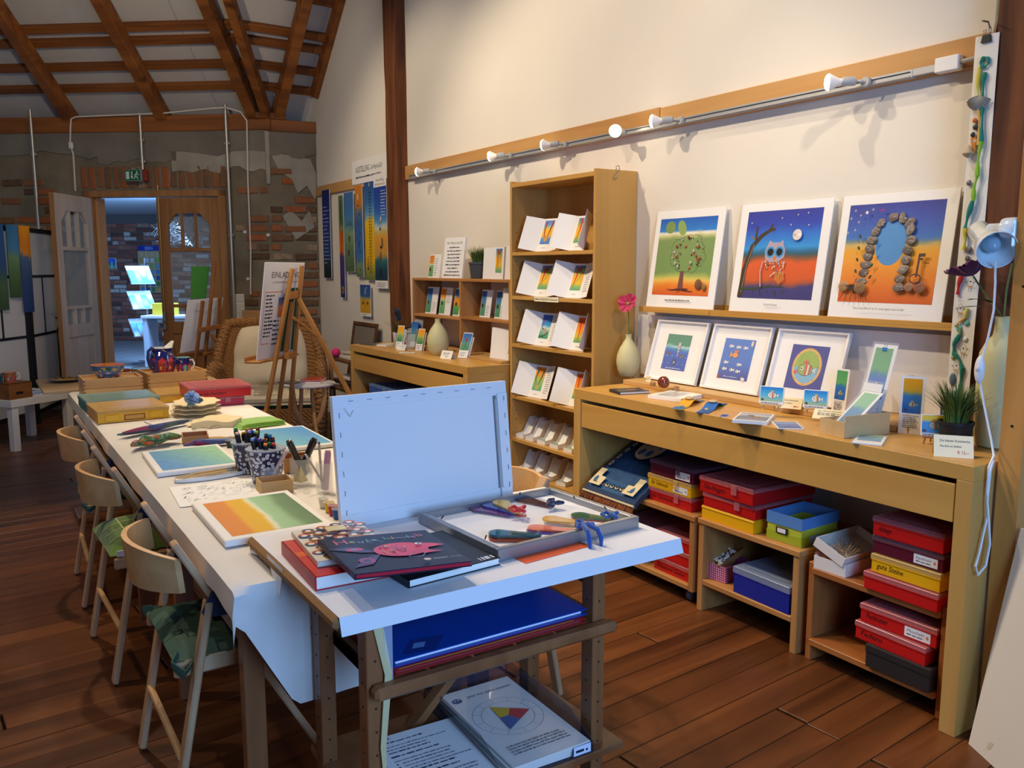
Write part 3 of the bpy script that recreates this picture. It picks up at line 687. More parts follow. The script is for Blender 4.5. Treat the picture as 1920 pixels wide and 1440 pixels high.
MB().bar((-2.30, 1.78, .08), (-1.80, 1.78, .56), .03, .02).wbuild('brace', DARKW, t)
MB().tube([(-2.318, 1.47, .70), (-2.30, 1.466, .60), (-2.315, 1.464, .45), (-2.312, 1.463, .36)], [.012, .009, .007, .003], 6, sx=.35).wbuild('tape_tail', mat('masking_tape', (206, 190, 140), .5), t)
MB().box(-2.308, -2.290, 1.4645, 1.4665, .56, .70).wbuild('tape', CLEAR, t)
# ---- folding chairs
def chair(name, label, loc, rz, group=None, cushion=None):
    t = thing(name, label, 'chair', loc, rz, group)
    for sy in (-1, 1):
        y = sy*.205
        MB().bar((-.088, y, .742), (.31, y, .012), .018, .045, (0, 1, 0), .004).build('back_post', BEECHZ, t)
        MB().bar((-.018, y+sy*.021, .588), (-.128, y+sy*.021, .008), .018, .042, (0, 1, 0), .004).build('leg', BEECHZ, t)
        MB().bar((-.10, y-sy*.02, .408), (.23, y-sy*.02, .408), .018, .04, (0, 0, 1), .005).build('seat_rail', BEECHZ, t)
        pl = [(-.038, .565), (-.012, .612), (.004, .622), (.012, .612), (.03, .56), (.024, .548), (-.028, .55)]
        MB().prism([(a, b) for a, b in pl], -.002, .002, T(0, y+sy*.034, 0) @ RX(90)).build('bracket', mat('bracket_blue', (34, 44, 72), .4), t)
        for a, b in ((-.022, .562), (.012, .566), (0, .604)): MB().lathe([(.006, 0), (.006, .004), (0, .005)], 8, T(a, y+sy*.036, b) @ RX(-90*sy)).build('rivet', 'bracket_blue', t)
    for z, x in ((.19, -.097), (.06, .287)): MB().tube([(x, -.215, z), (x, .215, z)], .0095, 8).build('rung', BEECH, t, True)
    def br(u, v):
        q = (u-.5)*2; y = q*.205; h = .058*(1-.25*q*q); zz = .655+(v-.5)*2*h; x = -.088 - .085*(1-q*q) + .10*(.70-zz)
        return (x, y, zz), Vector((-1, 0, 0))
    MB().slab(br, 16, 5, .014).build('backrest', BEECH, t, True)
    for k in range(5): MB().box(-.075+k*.058, -.075+k*.058+.048, -.19, .19, .42, .431, .003).build('seat_slat', BEECH, t)
    if cushion == 'plaid':
        def cu(u, v):
            a, b = u*2-1, v*2-1; e = (1-a**4)*(1-b**4); return (.06+a*.17, b*.185, .436+.055*e**.5), Vector((0, 0, 1))
        c = MB().slab(cu, 14, 14, .0).build('cushion', mat('plaid_green', (96, 124, 44), .9, sheen=.3), t, True)
        q = Print()
        for k in (-.6, -.2, .2, .6):
            for dd in (0, 1):
                b = len(q.v); pts = []
                for i in range(15):
                    a = -.93+1.86*i/14; p1 = (a, k) if dd else (k, a); e = ((1-p1[0]**4)*(1-p1[1]**4))**.5; pts.append((.06+p1[0]*.17, p1[1]*.185, .4375+.055*e))
                w = .0022
                for x, y, z in pts: q.v += [(x-(0 if dd else w), y-(w if dd else 0), z), (x+(0 if dd else w), y+(w if dd else 0), z)]
                for i in range(14): q.f.append((b+2*i, b+2*i+1, b+2*i+3, b+2*i+2)); q.c.append([(196, 204, 130)]*4)
        q.build('plaid_line', c)
        MB().box(-.09, -.02, -.190, -.186, .432, .452).build('cushion_tag', PAPER, c, label='white care tag')
    elif cushion:
        def cu(u, v):
            a, b = u*2-1, v*2-1; e = max(0, (1-a**8)*(1-b**8)); return (.065+a*.165, b*.19, .432+.017*e**.5), Vector((0, 0, 1))
        c = MB().slab(cu, 12, 12, .0).build('seat_pad', cushion, t, True)
        for sy in (-1, 1): MB().tube([(-.085, sy*.17, .44), (-.105, sy*.20, .43), (-.085, sy*.236, .415), (-.06, sy*.2, .42)], .016, 6, sx=.2).build('tie_band', cushion, c)
    return t
chair('folding_chair', 'nearest folding beech chair with thin dark green seat pad', (-2.487, 2.305, 0), 0, 'folding chairs along the work table', mat('seat_green', (58, 84, 66), .8, bump=.2, bscale=60))
chair('folding_chair', 'folding beech chair with plump green plaid cushion', (-2.505, 3.225, 0), R(2), 'folding chairs along the work table', 'plaid')
chair('folding_chair', 'farthest folding chair on the left with teal seat pad', (-2.50, 4.0, 0), R(-2), 'folding chairs along the work table', mat('seat_teal', (66, 108, 104), .8, bump=.2, bscale=60))
chair('folding_chair', 'folding chair behind the upright canvas back, near the dark round table', (-1.655, 3.10, 0), R(180), 'folding chairs along the work table', None)
chair('folding_chair', 'folding chair across the table whose backrest tip shows beside the tray', (-1.53, 2.35, 0), R(180), 'folding chairs along the work table', None)

# =================================================================== THE FAR END OF THE ROOM
def pd(px, py, depth):
    """the point at a given distance along the view direction"""
    return CAM + (_F + _R*((px-960)/FPX) - _U*((py-720)/FPX))*depth
def flat(v, z=0): return Vector((v[0], v[1], z))
EASW = wood('easel_wood', (200, 142, 74), (172, 112, 52), 'z', .6, .45, bump=.1)
EASD = wood('easel_dark', (164, 104, 52), (134, 80, 38), 'z', .6, .45, bump=.1)
# ---- easel with the invitation board
e0 = Vector((-1.30, 5.50, 0)); ex = Vector((.70, .714, 0)).normalized(); ey = Vector((-ex.y, ex.x, 0))   # x along the easel, y away from the viewer
EM = FR(e0, ex, ey)
t = thing('easel', 'tall beech studio easel seen from behind, holding the invitation board', 'easel', M=EM)
for a, b, zb in ((-.16, .115, 1.40), (.07, .16, 1.18), (.30, .25, 1.42)):
    MB().bar((a, .08, 0), (b, .08-.20*zb/1.4, zb), .034, .02, (0, 1, 0), .003).build('post', EASW, t)
MB().bar((.10, -.085, 1.22), (.29, -.085, 1.23), .018, .05, (0, 0, 1), .003).build('head_rail', EASW, t)
MB().bar((-.10, .075, .14), (.28, .075, .16), .018, .04, (0, 0, 1), .003).build('foot_rail', EASW, t)
MB().box(-.20, .36, -.025, .07, .80, .815, .003).box(-.20, .36, .07, .08, .80, .84, .003).build('tray', EASW, t)
MB().box(.08, .18, -.085, -.053, .80, .845, .003).build('tray_clamp', EASW, t)
MB().bar((.20, -.115, 1.20), (.40, -.66, .01), .03, .022, (1, 0, 0), .003).build('rear_strut', EASW, t)
MB().bar((.13, -.10, 1.08), (.27, -.27, .90), .016, .012, (1, 0, 0), .002).build('hinge_stay', EASW, t)
b = thing('invitation_board', 'white poster board printed EINLADUNG resting on the tall easel', 'poster', M=EM @ T(.06, .004, .816) @ RX(98))
bw_, bh_ = .56, .63
MB().box(-.24, .32, 0, bh_, -.006, 0, .001).build('board', CARD, b)
p = Print(); 
p.text('EINLADUNG', .06, .53, .038, INK, 'c', .40); p.text('zu Veranstaltungen im Atelier', .06, .495, .014, (110, 90, 84), 'c', .36)
p.rect(-.21, .10, -.205, .44, (222, 110, 50)).rect(-.21, .435, .03, .44, (222, 110, 50)).rect(-.21, .10, -.1, .105, (222, 110, 50))
p.scrawl(-.19, .41, .12, .012, INK, 3, 12, .024); p.bands(-.02, .27, .05, .40, [(0, (224, 120, 60)), (.5, (236, 150, 96)), (.8, (90, 120, 170)), (1, (80, 110, 170))], 4, 8)
p.rect(.07, .03, .20, .46, (34, 84, 58)).rect(.22, .03, .30, .46, (34, 84, 58)); p.scrawl(-.07, .24, .1, .012, INK, 5, 6, .03)
p.build('print', b)
# ---- rear easel with a blank board and a green card
f0 = flat(pd(383, 700, 7.35)); FM = FR(f0, (.84, .54, 0), (-.54, .84, 0))
t = thing('easel', 'darker wooden easel seen from behind in front of the closed door leaf', 'easel', M=FM)
MB().bar((-.17, .06, 0), (-.075, -.10, 1.13), .034, .02, (0, 1, 0), .003).build('post', EASD, t)
MB().bar((.13, .06, 0), (.125, -.10, 1.15), .034, .02, (0, 1, 0), .003).build('post', EASD, t)
MB().bar((-.02, .03, .30), (.045, -.14, 1.46), .03, .022, (0, 1, 0), .003).build('mast', EASD, t)
MB().bar((-.12, -.08, .88), (.13, -.08, .90), .018, .04, (0, 0, 1), .003).build('cross_rail', EASD, t)
MB().bar((.02, -.085, .84), (.16, -.60, .01), .028, .022, (1, 0, 0), .003).build('rear_strut', EASD, t)
MB().box(-.24, .24, -.02, .07, .655, .69, .003).box(-.06, .06, -.09, -.045, .66, .685, .003).build('tray', EASD, t)
b = thing('drawing_board', 'blank white board hung on string on the rear easel', 'board', M=FM @ T(.0, .03, .691) @ RX(98))
MB().add([(-.23, 0, 0), (.18, .02, 0), (.235, .46, 0), (-.17, .45, 0), (-.23, 0, -.006), (.18, .02, -.006), (.235, .46, -.006), (-.17, .45, -.006)], [(0, 1, 2, 3), (7, 6, 5, 4), (0, 4, 5, 1), (1, 5, 6, 2), (2, 6, 7, 3), (3, 7, 4, 0)]).build('board_sheet', CARD, b)
MB().tube([(-.12, .37, .004), (.0, .355, .006), (.1, .36, .006), (.17, .38, .004)], .0015, 4).build('string', mat('twine', (206, 196, 176), .8), b)
g = thing('green_card', 'plain green card standing above the blank board on the rear easel', 'card', M=FM @ T(-.04, -.032, 1.145) @ RX(98))
MB().add([(-.10, 0, 0), (.07, 0, 0), (.09, .275, 0), (-.115, .275, 0), (-.10, 0, -.004), (.07, 0, -.004), (.09, .275, -.004), (-.115, .275, -.004)], [(0, 1, 2, 3), (7, 6, 5, 4), (0, 4, 5, 1), (1, 5, 6, 2), (2, 6, 7, 3), (3, 7, 4, 0)]).build('card_sheet', mat('green_board', (72, 148, 62), .6), g)
# ---- wicker armchair
m = bpy.data.materials.new('wicker'); MATS['wicker'] = m; m.use_nodes = True; nt = m.node_tree; bs = nt.nodes['Principled BSDF']; bs.inputs['Roughness'].default_value = .55
tcn = nt.nodes.new('ShaderNodeTexCoord'); wv = nt.nodes.new('ShaderNodeTexWave'); wv.wave_type = 'BANDS'; wv.bands_direction = 'Z'; wv.inputs['Scale'].default_value = 26; wv.inputs['Distortion'].default_value = 1.5
w2 = nt.nodes.new('ShaderNodeTexWave'); w2.bands_direction = 'DIAGONAL'; w2.inputs['Scale'].default_value = 18; mxn = nt.nodes.new('ShaderNodeMath'); mxn.operation = 'MULTIPLY'
for w_ in (wv, w2): nt.links.new(tcn.outputs['Object'], w_.inputs['Vector'])
nt.links.new(wv.outputs['Fac'], mxn.inputs[0]); nt.links.new(w2.outputs['Fac'], mxn.inputs[1])
rp = nt.nodes.new('ShaderNodeValToRGB'); rp.color_ramp.elements[0].color = (*lin((112, 70, 30)), 1); rp.color_ramp.elements[1].color = (*lin((190, 134, 70)), 1); rp.color_ramp.elements[1].position = .55
nt.links.new(mxn.outputs[0], rp.inputs[0]); nt.links.new(rp.outputs[0], bs.inputs['Base Color'])
bpn = nt.nodes.new('ShaderNodeBump'); bpn.inputs['Strength'].default_value = .9; bpn.inputs['Distance'].default_value = .008; nt.links.new(mxn.outputs[0], bpn.inputs['Height']); nt.links.new(bpn.outputs[0], bs.inputs['Normal'])
w0 = flat(pd(508, 800, 6.82)); WM = T(*w0) @ Matrix.Rotation(R(-22), 4, 'Z')      # seat faces local -y
t = thing('wicker_armchair', 'woven wicker wing armchair with cream cushions in the brick corner', 'armchair', M=WM)
def shell(u, v):
    q = (u-.5)*2; a = q*1.45; x = .40*math.sin(a)*(1+.06*v); y = .30 - .42*(1-math.cos(a))*.75
    top = .96 - .34*max(0, abs(q)-.62)/.38*1.2 if abs(q) > .62 else .96-.02*q*q
    z = .06 + (top-.06)*v; y += .10*max(0, v-.35)
    return (x, y, z), Vector((math.sin(a), math.cos(a), 0))
MB().slab(shell, 30, 14, .035).build('woven_shell', 'wicker', t, True)
rim = [Vector(shell(k/36, 1)[0]) for k in range(37)]
def braid(name, path, r, parent):
    b = MB(); L_ = 0; pts = [Vector(p) for p in path]; P = []
    for a, c in zip(pts, pts[1:]):
        n_ = max(2, int((c-a).length/.012))
        for i in range(n_): P.append(a.lerp(c, i/n_))
    P.append(pts[-1]); b.tube(P, [r*(1+.10*math.sin(i*2.1)) for i in range(len(P))], 9); return b.build(name, 'wicker', parent, True)
braid('braided_rim', [p+Vector((0, -.01, 0)) for p in rim], .042, t)
for sx in (-1, 1):
    arm = [(sx*.40, .10, .60), (sx*.41, -.02, .625), (sx*.42, -.16, .60), (sx*.425, -.29, .52), (sx*.42, -.35, .38), (sx*.41, -.36, .2), (sx*.40, -.355, .05)]
    braid('arm_roll', arm, .05, t)
    MB().prism([(-.10, .05), (.355, .05), (.35, .38), (.29, .5), (.16, .58), (.02, .6), (-.10, .58)], -.02, .02, T(sx*.40, 0, 0) @ Matrix(((0, 0, 1, 0), (-1, 0, 0, 0), (0, 1, 0, 0), (0, 0, 0, 1)))).build('arm_panel', 'wicker', t)
MB().box(-.40, .40, -.345, -.30, .05, .33, .01).build('front_panel', 'wicker', t)
MB().box(-.39, .39, -.33, .28, .30, .34, .01).build('seat_deck', 'wicker', t)
for sx in (-1, 1): MB().tube([(sx*.36, -.32, 0), (sx*.36, -.32, .1)], .03, 8).tube([(sx*.3, .25, 0), (sx*.3, .25, .1)], .03, 8).build('foot', 'wicker', t)
CREAM = mat('cream_cotton', (214, 200, 172), .9, bump=.25, bscale=14, sheen=.2)
def scu(u, v):
    a, b2 = u*2-1, v*2-1; e = max(0, (1-a**6)*(1-b2**6))**.5; return (a*.355, -.02+b2*.33, .36+.10*e), Vector((0, 0, 1))
MB().slab(scu, 16, 14, .0).add([], []).build('seat_cushion', CREAM, t, True)
MB().box(-.36, .36, -.345, .2, .338, .362, .008).build('cushion_base', mat('teal_piping', (24, 70, 72), .8), t)
MB().box(-.355, .355, -.347, .2, .364, .43, .02).build('cushion_border', CREAM, t)
def bcu(u, v):
    a, b2 = u*2-1, v; e = max(0, (1-a**4)*(1-abs(2*b2-1)**5))**.5; tuft = .03*math.exp(-((a*1.0)**2*8+(b2-.45)**2*60)) + .02*math.exp(-((abs(a)-.62)**2*20+(b2-.45)**2*60))
    w = .33*(1-.22*max(0, b2-.6)/.4); return (a*w, .25-.16*e+.10*b2+tuft, .42+.52*b2), Vector((0, -1, 0))
MB().slab(bcu, 22, 18, .0).build('back_cushion', CREAM, t, True)
# ---- round bentwood side table with magazines
rc_ = pd(578, 715, 6.05); r0 = flat(rc_); RZT = .588
t = thing('side_table', 'small round white topped side table with bentwood hoop legs', 'table', r0)
MB().lathe([(0, RZT-.018), (.185, RZT-.018), (.192, RZT-.012), (.192, RZT-.004), (.186, RZT), (0, RZT)], 36).build('table_top', WHITEP, t, True)
for a in (0, 90):
    c_, s_ = math.cos(R(a+25)), math.sin(R(a+25)); pts = []
    for k in range(17):
        q = PI*k/16; xx = math.cos(q)*.16; zz = .57-math.sin(q)*.30 if True else 0; pts.append((xx*c_, xx*s_, max(.0, zz)))
    MB().tube(pts, .012, 8, sx=1.6).build('hoop', BEECH, t, True)
for k in range(3):
    a = R(k*120+40); pts = [(math.cos(a)*(.05+.12*(i/10)**2), math.sin(a)*(.05+.12*(i/10)**2), .565-.555*(i/10)) for i in range(11)]
    MB().tube(pts, .014, 8, sx=1.5).build('leg', BEECH, t, True)
def magazine(name, label, loc, rz, w, h, th, cov, cat='magazine', group=None, deco=None):
    t = thing(name, label, cat, loc, rz, group)
    MB().box(-w/2+.002, w/2-.001, -h/2+.001, h/2-.001, .0008, th-.0008).build('pages', PAPER, t)
    c = MB().box(-w/2, w/2, -h/2, h/2, th-.0008, th).box(-w/2, w/2, -h/2, h/2, 0, .0008).box(-w/2-.0008, -w/2+.001, -h/2, h/2, 0, th)
    c.build('cover', mat('cover_%02x%02x%02x' % cov, cov, .4), t)
    if deco: q = Print(th+.0003); deco(q, w, h); q.build('cover_print', t, GLOSSPRINT)
    return t
magazine('magazine', 'grey magazine lying at the left of the round side table', (r0.x-.10, r0.y+.03, RZT+.0005), R(20), .13, .19, .008, (88, 90, 96), group='magazines on the round side table')
magazine('magazine', 'orange covered magazine on top of the round side table', (r0.x+.04, r0.y+.02, RZT+.0005), R(-30), .15, .20, .014, (222, 110, 56), group='magazines on the round side table')
magazine('magazine', 'red edged booklet stacked on the orange magazine', (r0.x+.05, r0.y+.03, RZT+.0155), R(-42), .13, .18, .007, (186, 62, 44), group='magazines on the round side table')
# ---- dark rack with magazines and a frame in the corner
k0 = Vector((-.29, 6.27, 0))
t = thing('magazine_rack', 'dark wooden rack with magazines between the wicker armchair and far desk', 'rack', k0)
DRK = wood('dark_oak', (112, 72, 42), (80, 48, 26), 'z', .6, .6)
for x in (-.22, .22):
    for y in (-.22, .24): MB().box(x-.015, x+.015, y-.015, y+.015, 0, .70, .002).build('post', PINEZ if x < 0 and y > 0 else DRK, t)
for z in (.18, .46, .69): MB().box(-.235, .235, -.235, .255, z-.02, z, .002).build('shelf', DRK, t)
MB().bar((-.2, -.22, .48), (.0, -.22, .66), .01, .02).bar((.2, -.22, .48), (0, -.22, .66), .01, .02).build('brace', mat('dark_iron', (30, 28, 28), .5), t)
for z0, n_ in ((.691, 3), (.461, 4), (.181, 3)):
    z = z0
    for k in range(n_):
        cv = rnd.choice([(222, 218, 208), (60, 58, 60), (196, 188, 172), (230, 226, 220), (176, 150, 120)]); th_ = rnd.uniform(.012, .024)
        magazine('magazine', 'magazine on the %s shelf of the corner rack, %s of its pile' % ({.691: 'top', .461: 'middle', .181: 'bottom'}[z0], ('lowest', 'second', 'third', 'fourth')[k]), (k0.x-.06+rnd.uniform(-.03, .03), k0.y+.03+rnd.uniform(-.04, .04), z+.0005), rnd.uniform(-.2, .2), .21, .28, th_, cv, group='magazines in the corner rack'); z += th_+.0008
pk = MB().ell((0, 0, .038), .036, .036, .038, 14, 10); pk.v = [(x*(1+.1*noise.noise((x*40, y*40, z*40))), y, z*(.9 if z < .01 else 1)) for x, y, z in pk.v]
po = pk.build('pink_pouch', mat('pink_felt', (206, 52, 106), .9), None, True); po.location = (k0.x-.19, k0.y+.20, .6905); tag(po, 'small pink pouch on the corner rack', 'pouch')
fr_ = thing('leaning_picture', 'empty brown wooden picture frame leaning on the wall behind the rack', 'frame', M=FR((-.12, 6.86, .44), (.0, -1, 0), (.16, 0, 1)))
g = MB(); w_, h_ = .52, .50
g.box(-w_/2, w_/2, h_-.03, h_, 0, .018, .002).box(-w_/2, w_/2, 0, .03, 0, .018, .002).box(-w_/2, -w_/2+.03, .03, h_-.03, 0, .018, .002).box(w_/2-.03, w_/2, .03, h_-.03, 0, .018, .002)
g.build('frame_rail', DRK, fr_); MB().box(-w_/2+.03, w_/2-.03, .03, h_-.03, .002, .006).build('backing', mat('grey_card', (128, 118, 106), .8), fr_)
st = thing('stool', 'low dark stool under the leaning brown frame', 'stool', (-.16, 6.86, 0)); MB().box(-.13, .12, -.28, .28, .41, .435, .004).build('stool_seat', DRK, st)
for x in (-.11, .10):
    for y in (-.25, .25): MB().box(x-.015, x+.015, y-.015, y+.015, 0, .41).build('leg', DRK, st)
# ---- boards leaning on the brick wall behind the armchair
q0 = BWM @ Vector((-.14, 0, .13))
lb = thing('leaning_board', 'tan wooden board with white lower half leaning on the brick wall', 'board', M=FR((q0.x, q0.y, .0), -BU, Vector((0, 0, 1))+BN*.09))
MB().box(-.15, .14, .80, 1.0, 0, .02, .003).build('wood_half', wood('board_ply', (196, 150, 100), (172, 122, 74), 'x', .5, .6, bump=.1), lb)
MB().box(-.145, .14, .0, .80, 0, .014, .002).box(-.148, .13, .77, .80, 0, .018).build('white_half', CARD, lb)
# ---- conduits, cable, exit sign, switches on the brick wall
PIPE = mat('zinc_pipe', (182, 178, 166), .35, metal=.7)
def conduit(label, s, z0, z1, clips):
    t = thing('conduit', label, 'pipe', M=BWM @ T(-s, 0, .045))
    MB().tube([(0, z0, 0), (0, z1, 0)], .016, 10).build('pipe', PIPE, t, True)
    for z in clips: MB().box(-.028, .028, z-.012, z+.012, -.035, .002, .002).build('pipe_clip', PIPE, t)
    return t
conduit('steel conduit pipe running down the brick wall above the folding screen', 2.33, 1.2, 2.92, (1.8, 2.5))
conduit('short steel conduit pipe above the green exit sign', 1.225, 2.345, 2.87, (2.42, 2.62))
conduit('long steel conduit pipe right of the closed door leaf', .375, .02, 2.93, (.86, 1.72, 2.58))
WC = mat('white_cable', (222, 214, 198), .5)
t = thing('hanging_cable', 'white cable looped along the wooden beam over the doorway', 'cable', M=BWM)
MB().tube([(-1.94, 2.15, .02), (-1.93, 2.50, .03), (-1.945, 2.56, .035)], .008, 6).build('cable_run', WC, t, True)
MB().tube([(-1.95, 2.60, .035), (-1.92, 2.75, .06), (-1.90, 2.82, .072), (-1.85, 2.84, .074), (-1.4, 2.85, .074), (-.95, 2.86, .074), (-.5, 2.895, .074), (-.36, 2.90, .076), (-.22, 2.86, .06), (-.17, 2.78, .045), (-.19, 2.2, .03), (-.19, 1.6, .03), (-.21, 1.15, .03)], .008, 6).build('cable_run', WC, t, True)
MB().box(-1.968, -1.925, 2.545, 2.615, .015, .05, .01).build('cable_box', mat('switch_white', (224, 218, 206), .4), t)
EX = BWM @ T(-1.30, 2.285, .10)
t = thing('exit_sign', 'small green emergency exit sign with running figure above the doorway', 'sign', M=EX)
MB().box(-.085, .085, -.055, .055, -.04, 0, .004).build('housing', mat('sign_grey', (150, 150, 146), .4), t)
MB().box(.087, .125, -.05, .05, -.06, -.02, .004).build('lamp_unit', mat('sign_red', (150, 52, 40), .5), t)
MB().box(-.02, .02, .055, .075, -.08, -.02).build('bracket', PIPE, t)
p = Print(); p.rect(-.079, -.049, .079, .049, (24, 104, 66)); w = (206, 224, 210)
p.rect(-.068, -.036, -.034, .036, w); p.rect(-.014, -.012, -.002, .036, w); p.poly([(-.024, -.012), (.008, -.012), (-.008, -.036)], w)
p.ell(.045, .03, .008, .008, w); p.line([(.04, .02), (.032, -.004), (.044, -.018), (.05, -.038)], .009, w); p.line([(.032, -.004), (.022, -.02), (.012, -.034)], .009, w); p.line([(.04, .018), (.055, .004), (.066, .01)], .007, w); p.line([(.04, .018), (.024, .008), (.018, -.004)], .007, w)
p.build('sign_face', t)
t = thing('switch_panel', 'white wall panel with two switches and a socket beside the conduit', 'switch', M=BWM @ T(-.325, 1.03, .0))
MB().box(-.045, .045, -.125, .125, 0, .03, .006).build('plate', 'switch_white', t)
for z in (.085, .0): MB().box(-.034, .034, z-.034, z+.034, .03, .036, .003).build('rocker', 'switch_white', t)
MB().lathe([(0, .031), (.026, .031), (.03, .036), (.033, .036), (.033, .03)], 20, T(0, -.085, 0)).build('socket', 'switch_white', t, True)
MB().lathe([(0, .0315), (.004, .0315), (0, .0325)], 8, T(-.01, -.085, 0)).lathe([(0, .0315), (.004, .0315), (0, .0325)], 8, T(.01, -.085, 0)).build('socket_hole', BLACK, t)
for x, z in ((-.19-.06, 1.75), (-.02, 1.72), (-.24, 1.3)):
    o = MB().lathe([(0, .016), (.016, .014), (.018, .0)], 10).build('wall_plug_cap', 'switch_white', wall_back); o.matrix_local = T(x, z, 0)
# ---- folding screen with felt strips
sa = flat(pd(68, 777, 7.62)); sb_ = flat(pd(-55, 800, 6.8)); sc_ = flat(pd(128, 760, 8.45))
t = thing('folding_screen', 'black framed white paper folding screen left of the open door', 'screen', sa)
SH = 1.76; SWH = mat('screen_paper', (206, 206, 206), .8, spec=.2); SBL = mat('screen_black', (20, 19, 20), .5)
def panel(a, b, flip):
    d = (b-a); L_ = d.length; M_ = FR(a-sa, d, (0, 0, 1)); g = MB()
    g.box(0, .04, 0, SH, -.012, .012, .002); g.box(L_-.04, L_, 0, SH, -.012, .012, .002); g.box(.04, L_-.04, SH-.04, SH, -.012, .012); g.box(.04, L_-.04, .09, .13, -.012, .012)
    for z in (1.33, .80): g.box(.04, L_-.04, z-.012, z+.012, -.008, .008)
    g.box(L_*.42-.01, L_*.42+.01, .80, 1.33, -.008, .008)
    o = g.build('panel_frame', SBL, t); o.matrix_local = M_
    for z0, z1, x0, x1 in ((.13, .79, .04, L_-.04), (.81, 1.32, .04, L_*.42-.01), (.81, 1.32, L_*.42+.01, L_-.04), (1.34, SH-.04, .04, L_-.04)):
        pp = MB().box(x0, x1, z0, z1, -.003, .003).build('paper_pane', SWH, t); pp.matrix_local = M_
panel(sa+Vector((-.01, 0, 0)), sb_, 0); panel(sa+Vector((.01, 0, 0)), sc_, 1)
def strip(label, off, w, ln, stops, seed):
    d = (sb_-sa).normalized(); n_ = Vector((-d.y, d.x, 0)); n_ = n_ if n_.dot(CAM-sa) > 0 else -n_
    r_ = Vector((0, 0, 1)).cross(n_); o = sa+d*off+n_*.02+Vector((0, 0, SH+.012)); M_ = FR(o, -d if (-d).cross(Vector((0, 0, 1))).dot(n_) > 0 else d, (0, 0, 1))
    t = thing('felt_strip', label, 'scarf', M=M_, group='felt strips hung over the folding screen')
    def sh(u, v):
        L_ = v*(ln+.12)-.12
        if L_ < -.03: return (u*w, -.03-(-.03-L_)*1, -.045), Vector((0, 0, -1))
        if L_ < 0: return (u*w, L_*0-.0, -.045*(-L_/.03)), Vector((0, 1, 0))
        return (u*w, -L_, .004+.004*math.sin(u*5+v*3+seed)), Vector((0, 0, 1))
    MB().slab(sh, 6, 20, .003).build('felt', mat('felt_back%d' % seed, stops[0][1], .95), t, True)
    p = Print(.0); p.bands(0.001, -ln, w-.001, 0, stops, 6, 22, .05, seed)
    p.v = [(x, y, z+.0055+.004*math.sin((x/w)*5+(-y+.12)/(ln+.12)*3+seed)) for x, y, z in p.v]; p.build('dyed_face', t)
strip('dark blue to green felt strip at the left edge of the screen', .40, .12, .72, [(0, (60, 84, 60)), (.3, (76, 110, 70)), (.5, (50, 84, 130)), (1, (40, 90, 150))], 1)
strip('light blue over green felt strip on the folding screen', .245, .145, .62, [(0, (60, 92, 52)), (.35, (92, 126, 78)), (.55, (110, 150, 110)), (.66, (70, 136, 176)), (1, (58, 120, 170))], 2)
strip('orange over dark blue felt strip on the folding screen', .085, .145, .755, [(0, (42, 68, 120)), (.35, (52, 78, 126)), (.66, (84, 110, 140)), (.68, (226, 146, 30)), (.8, (222, 130, 24)), (1, (238, 160, 20))], 3)
# ---- white side table at the left with box and cups
c0 = Vector((-2.725, 7.43, 0)); cx = Vector((.40, .29, 0)).normalized(); cyv = Vector((-cx.y, cx.x, 0)); WT = FR(c0, cx, cyv)
t = thing('white_table', 'low white side table at the left in front of the screen', 'table', M=WT)
MB().box(-.02, .56, -.02, .5, .345, .40, .002).build('table_top', WHITEP, t)
for x in (0, .49):
    for y in (0, .43): MB().box(x-.01, x+.045, y-.01, y+.045, 0, .345, .002).build('leg', WHITEP, t)
m2 = WT @ T(-.10, .03, 0)
bx_ = thing('wooden_crate', 'small brown wooden box with a hand hole on the white table', 'box', M=WT @ T(.0, .02, .4005))
CRW = wood('crate_wood', (150, 96, 50), (118, 70, 34), 'x', .8, .5, bump=.15)
MB().box(0, .20, 0, .008, 0, .125).box(0, .008, .008, .192, 0, .125).box(.192, .2, .008, .192, 0, .125).box(0, .2, .192, .2, 0, .125).box(0, .2, 0, .2, .118, .125).build('crate_body', CRW, bx_)
MB().box(.06, .12, -.0012, .001, .035, .055, .0005).build('hand_hole', BLACK, bx_)

# =================================================================== ON THE WHITE WALL
# ---- track lights
ALU = mat('aluminium', (186, 188, 190), .35, metal=.6); LAMPG = mat('lamp_grey', (176, 176, 172), .4)
t = thing('light_track', 'long grey aluminium light track screwed below the pine rail', 'track', (-.04, 3.8, 2.09))
MB().box(-.052, -.0262, 1.86, 5.96, 2.077, 2.107, .002).wbuild('track_profile', ALU, t)
MB().box(-.0545, -.052, 1.87, 5.95, 2.0955, 2.0985).wbuild('track_slot', mat('slot_dark', (40, 42, 52), .6), t)
MB().box(-.0545, -.0515, 1.87, 5.95, 2.080, 2.084).wbuild('track_rib', LAMPG, t)
MB().box(-.062, -.0262, 1.69, 1.775, 2.073, 2.123, .003).wbuild('feed_box', WHITEP, t)
MB().box(-.054, -.0262, 1.775, 1.86, 2.08, 2.106, .002).wbuild('track_end', ALU, t)
MB().tube([(-.045, 1.70, 2.098), (-.045, 1.62, 2.10), (-.05, 1.585, 2.125), (-.055, 1.57, 2.2), (-.055, 1.566, 2.6), (-.055, 1.57, 3.4)], .008, 8).wbuild('feed_cable', mat('cable_grey', (168, 164, 156), .5), t, True)
LENS = mat('bulb_lens', (255, 246, 226), .3, emit=(255, 236, 200), es=22)
BULBW = mat('bulb_glass', (240, 236, 226), .2)
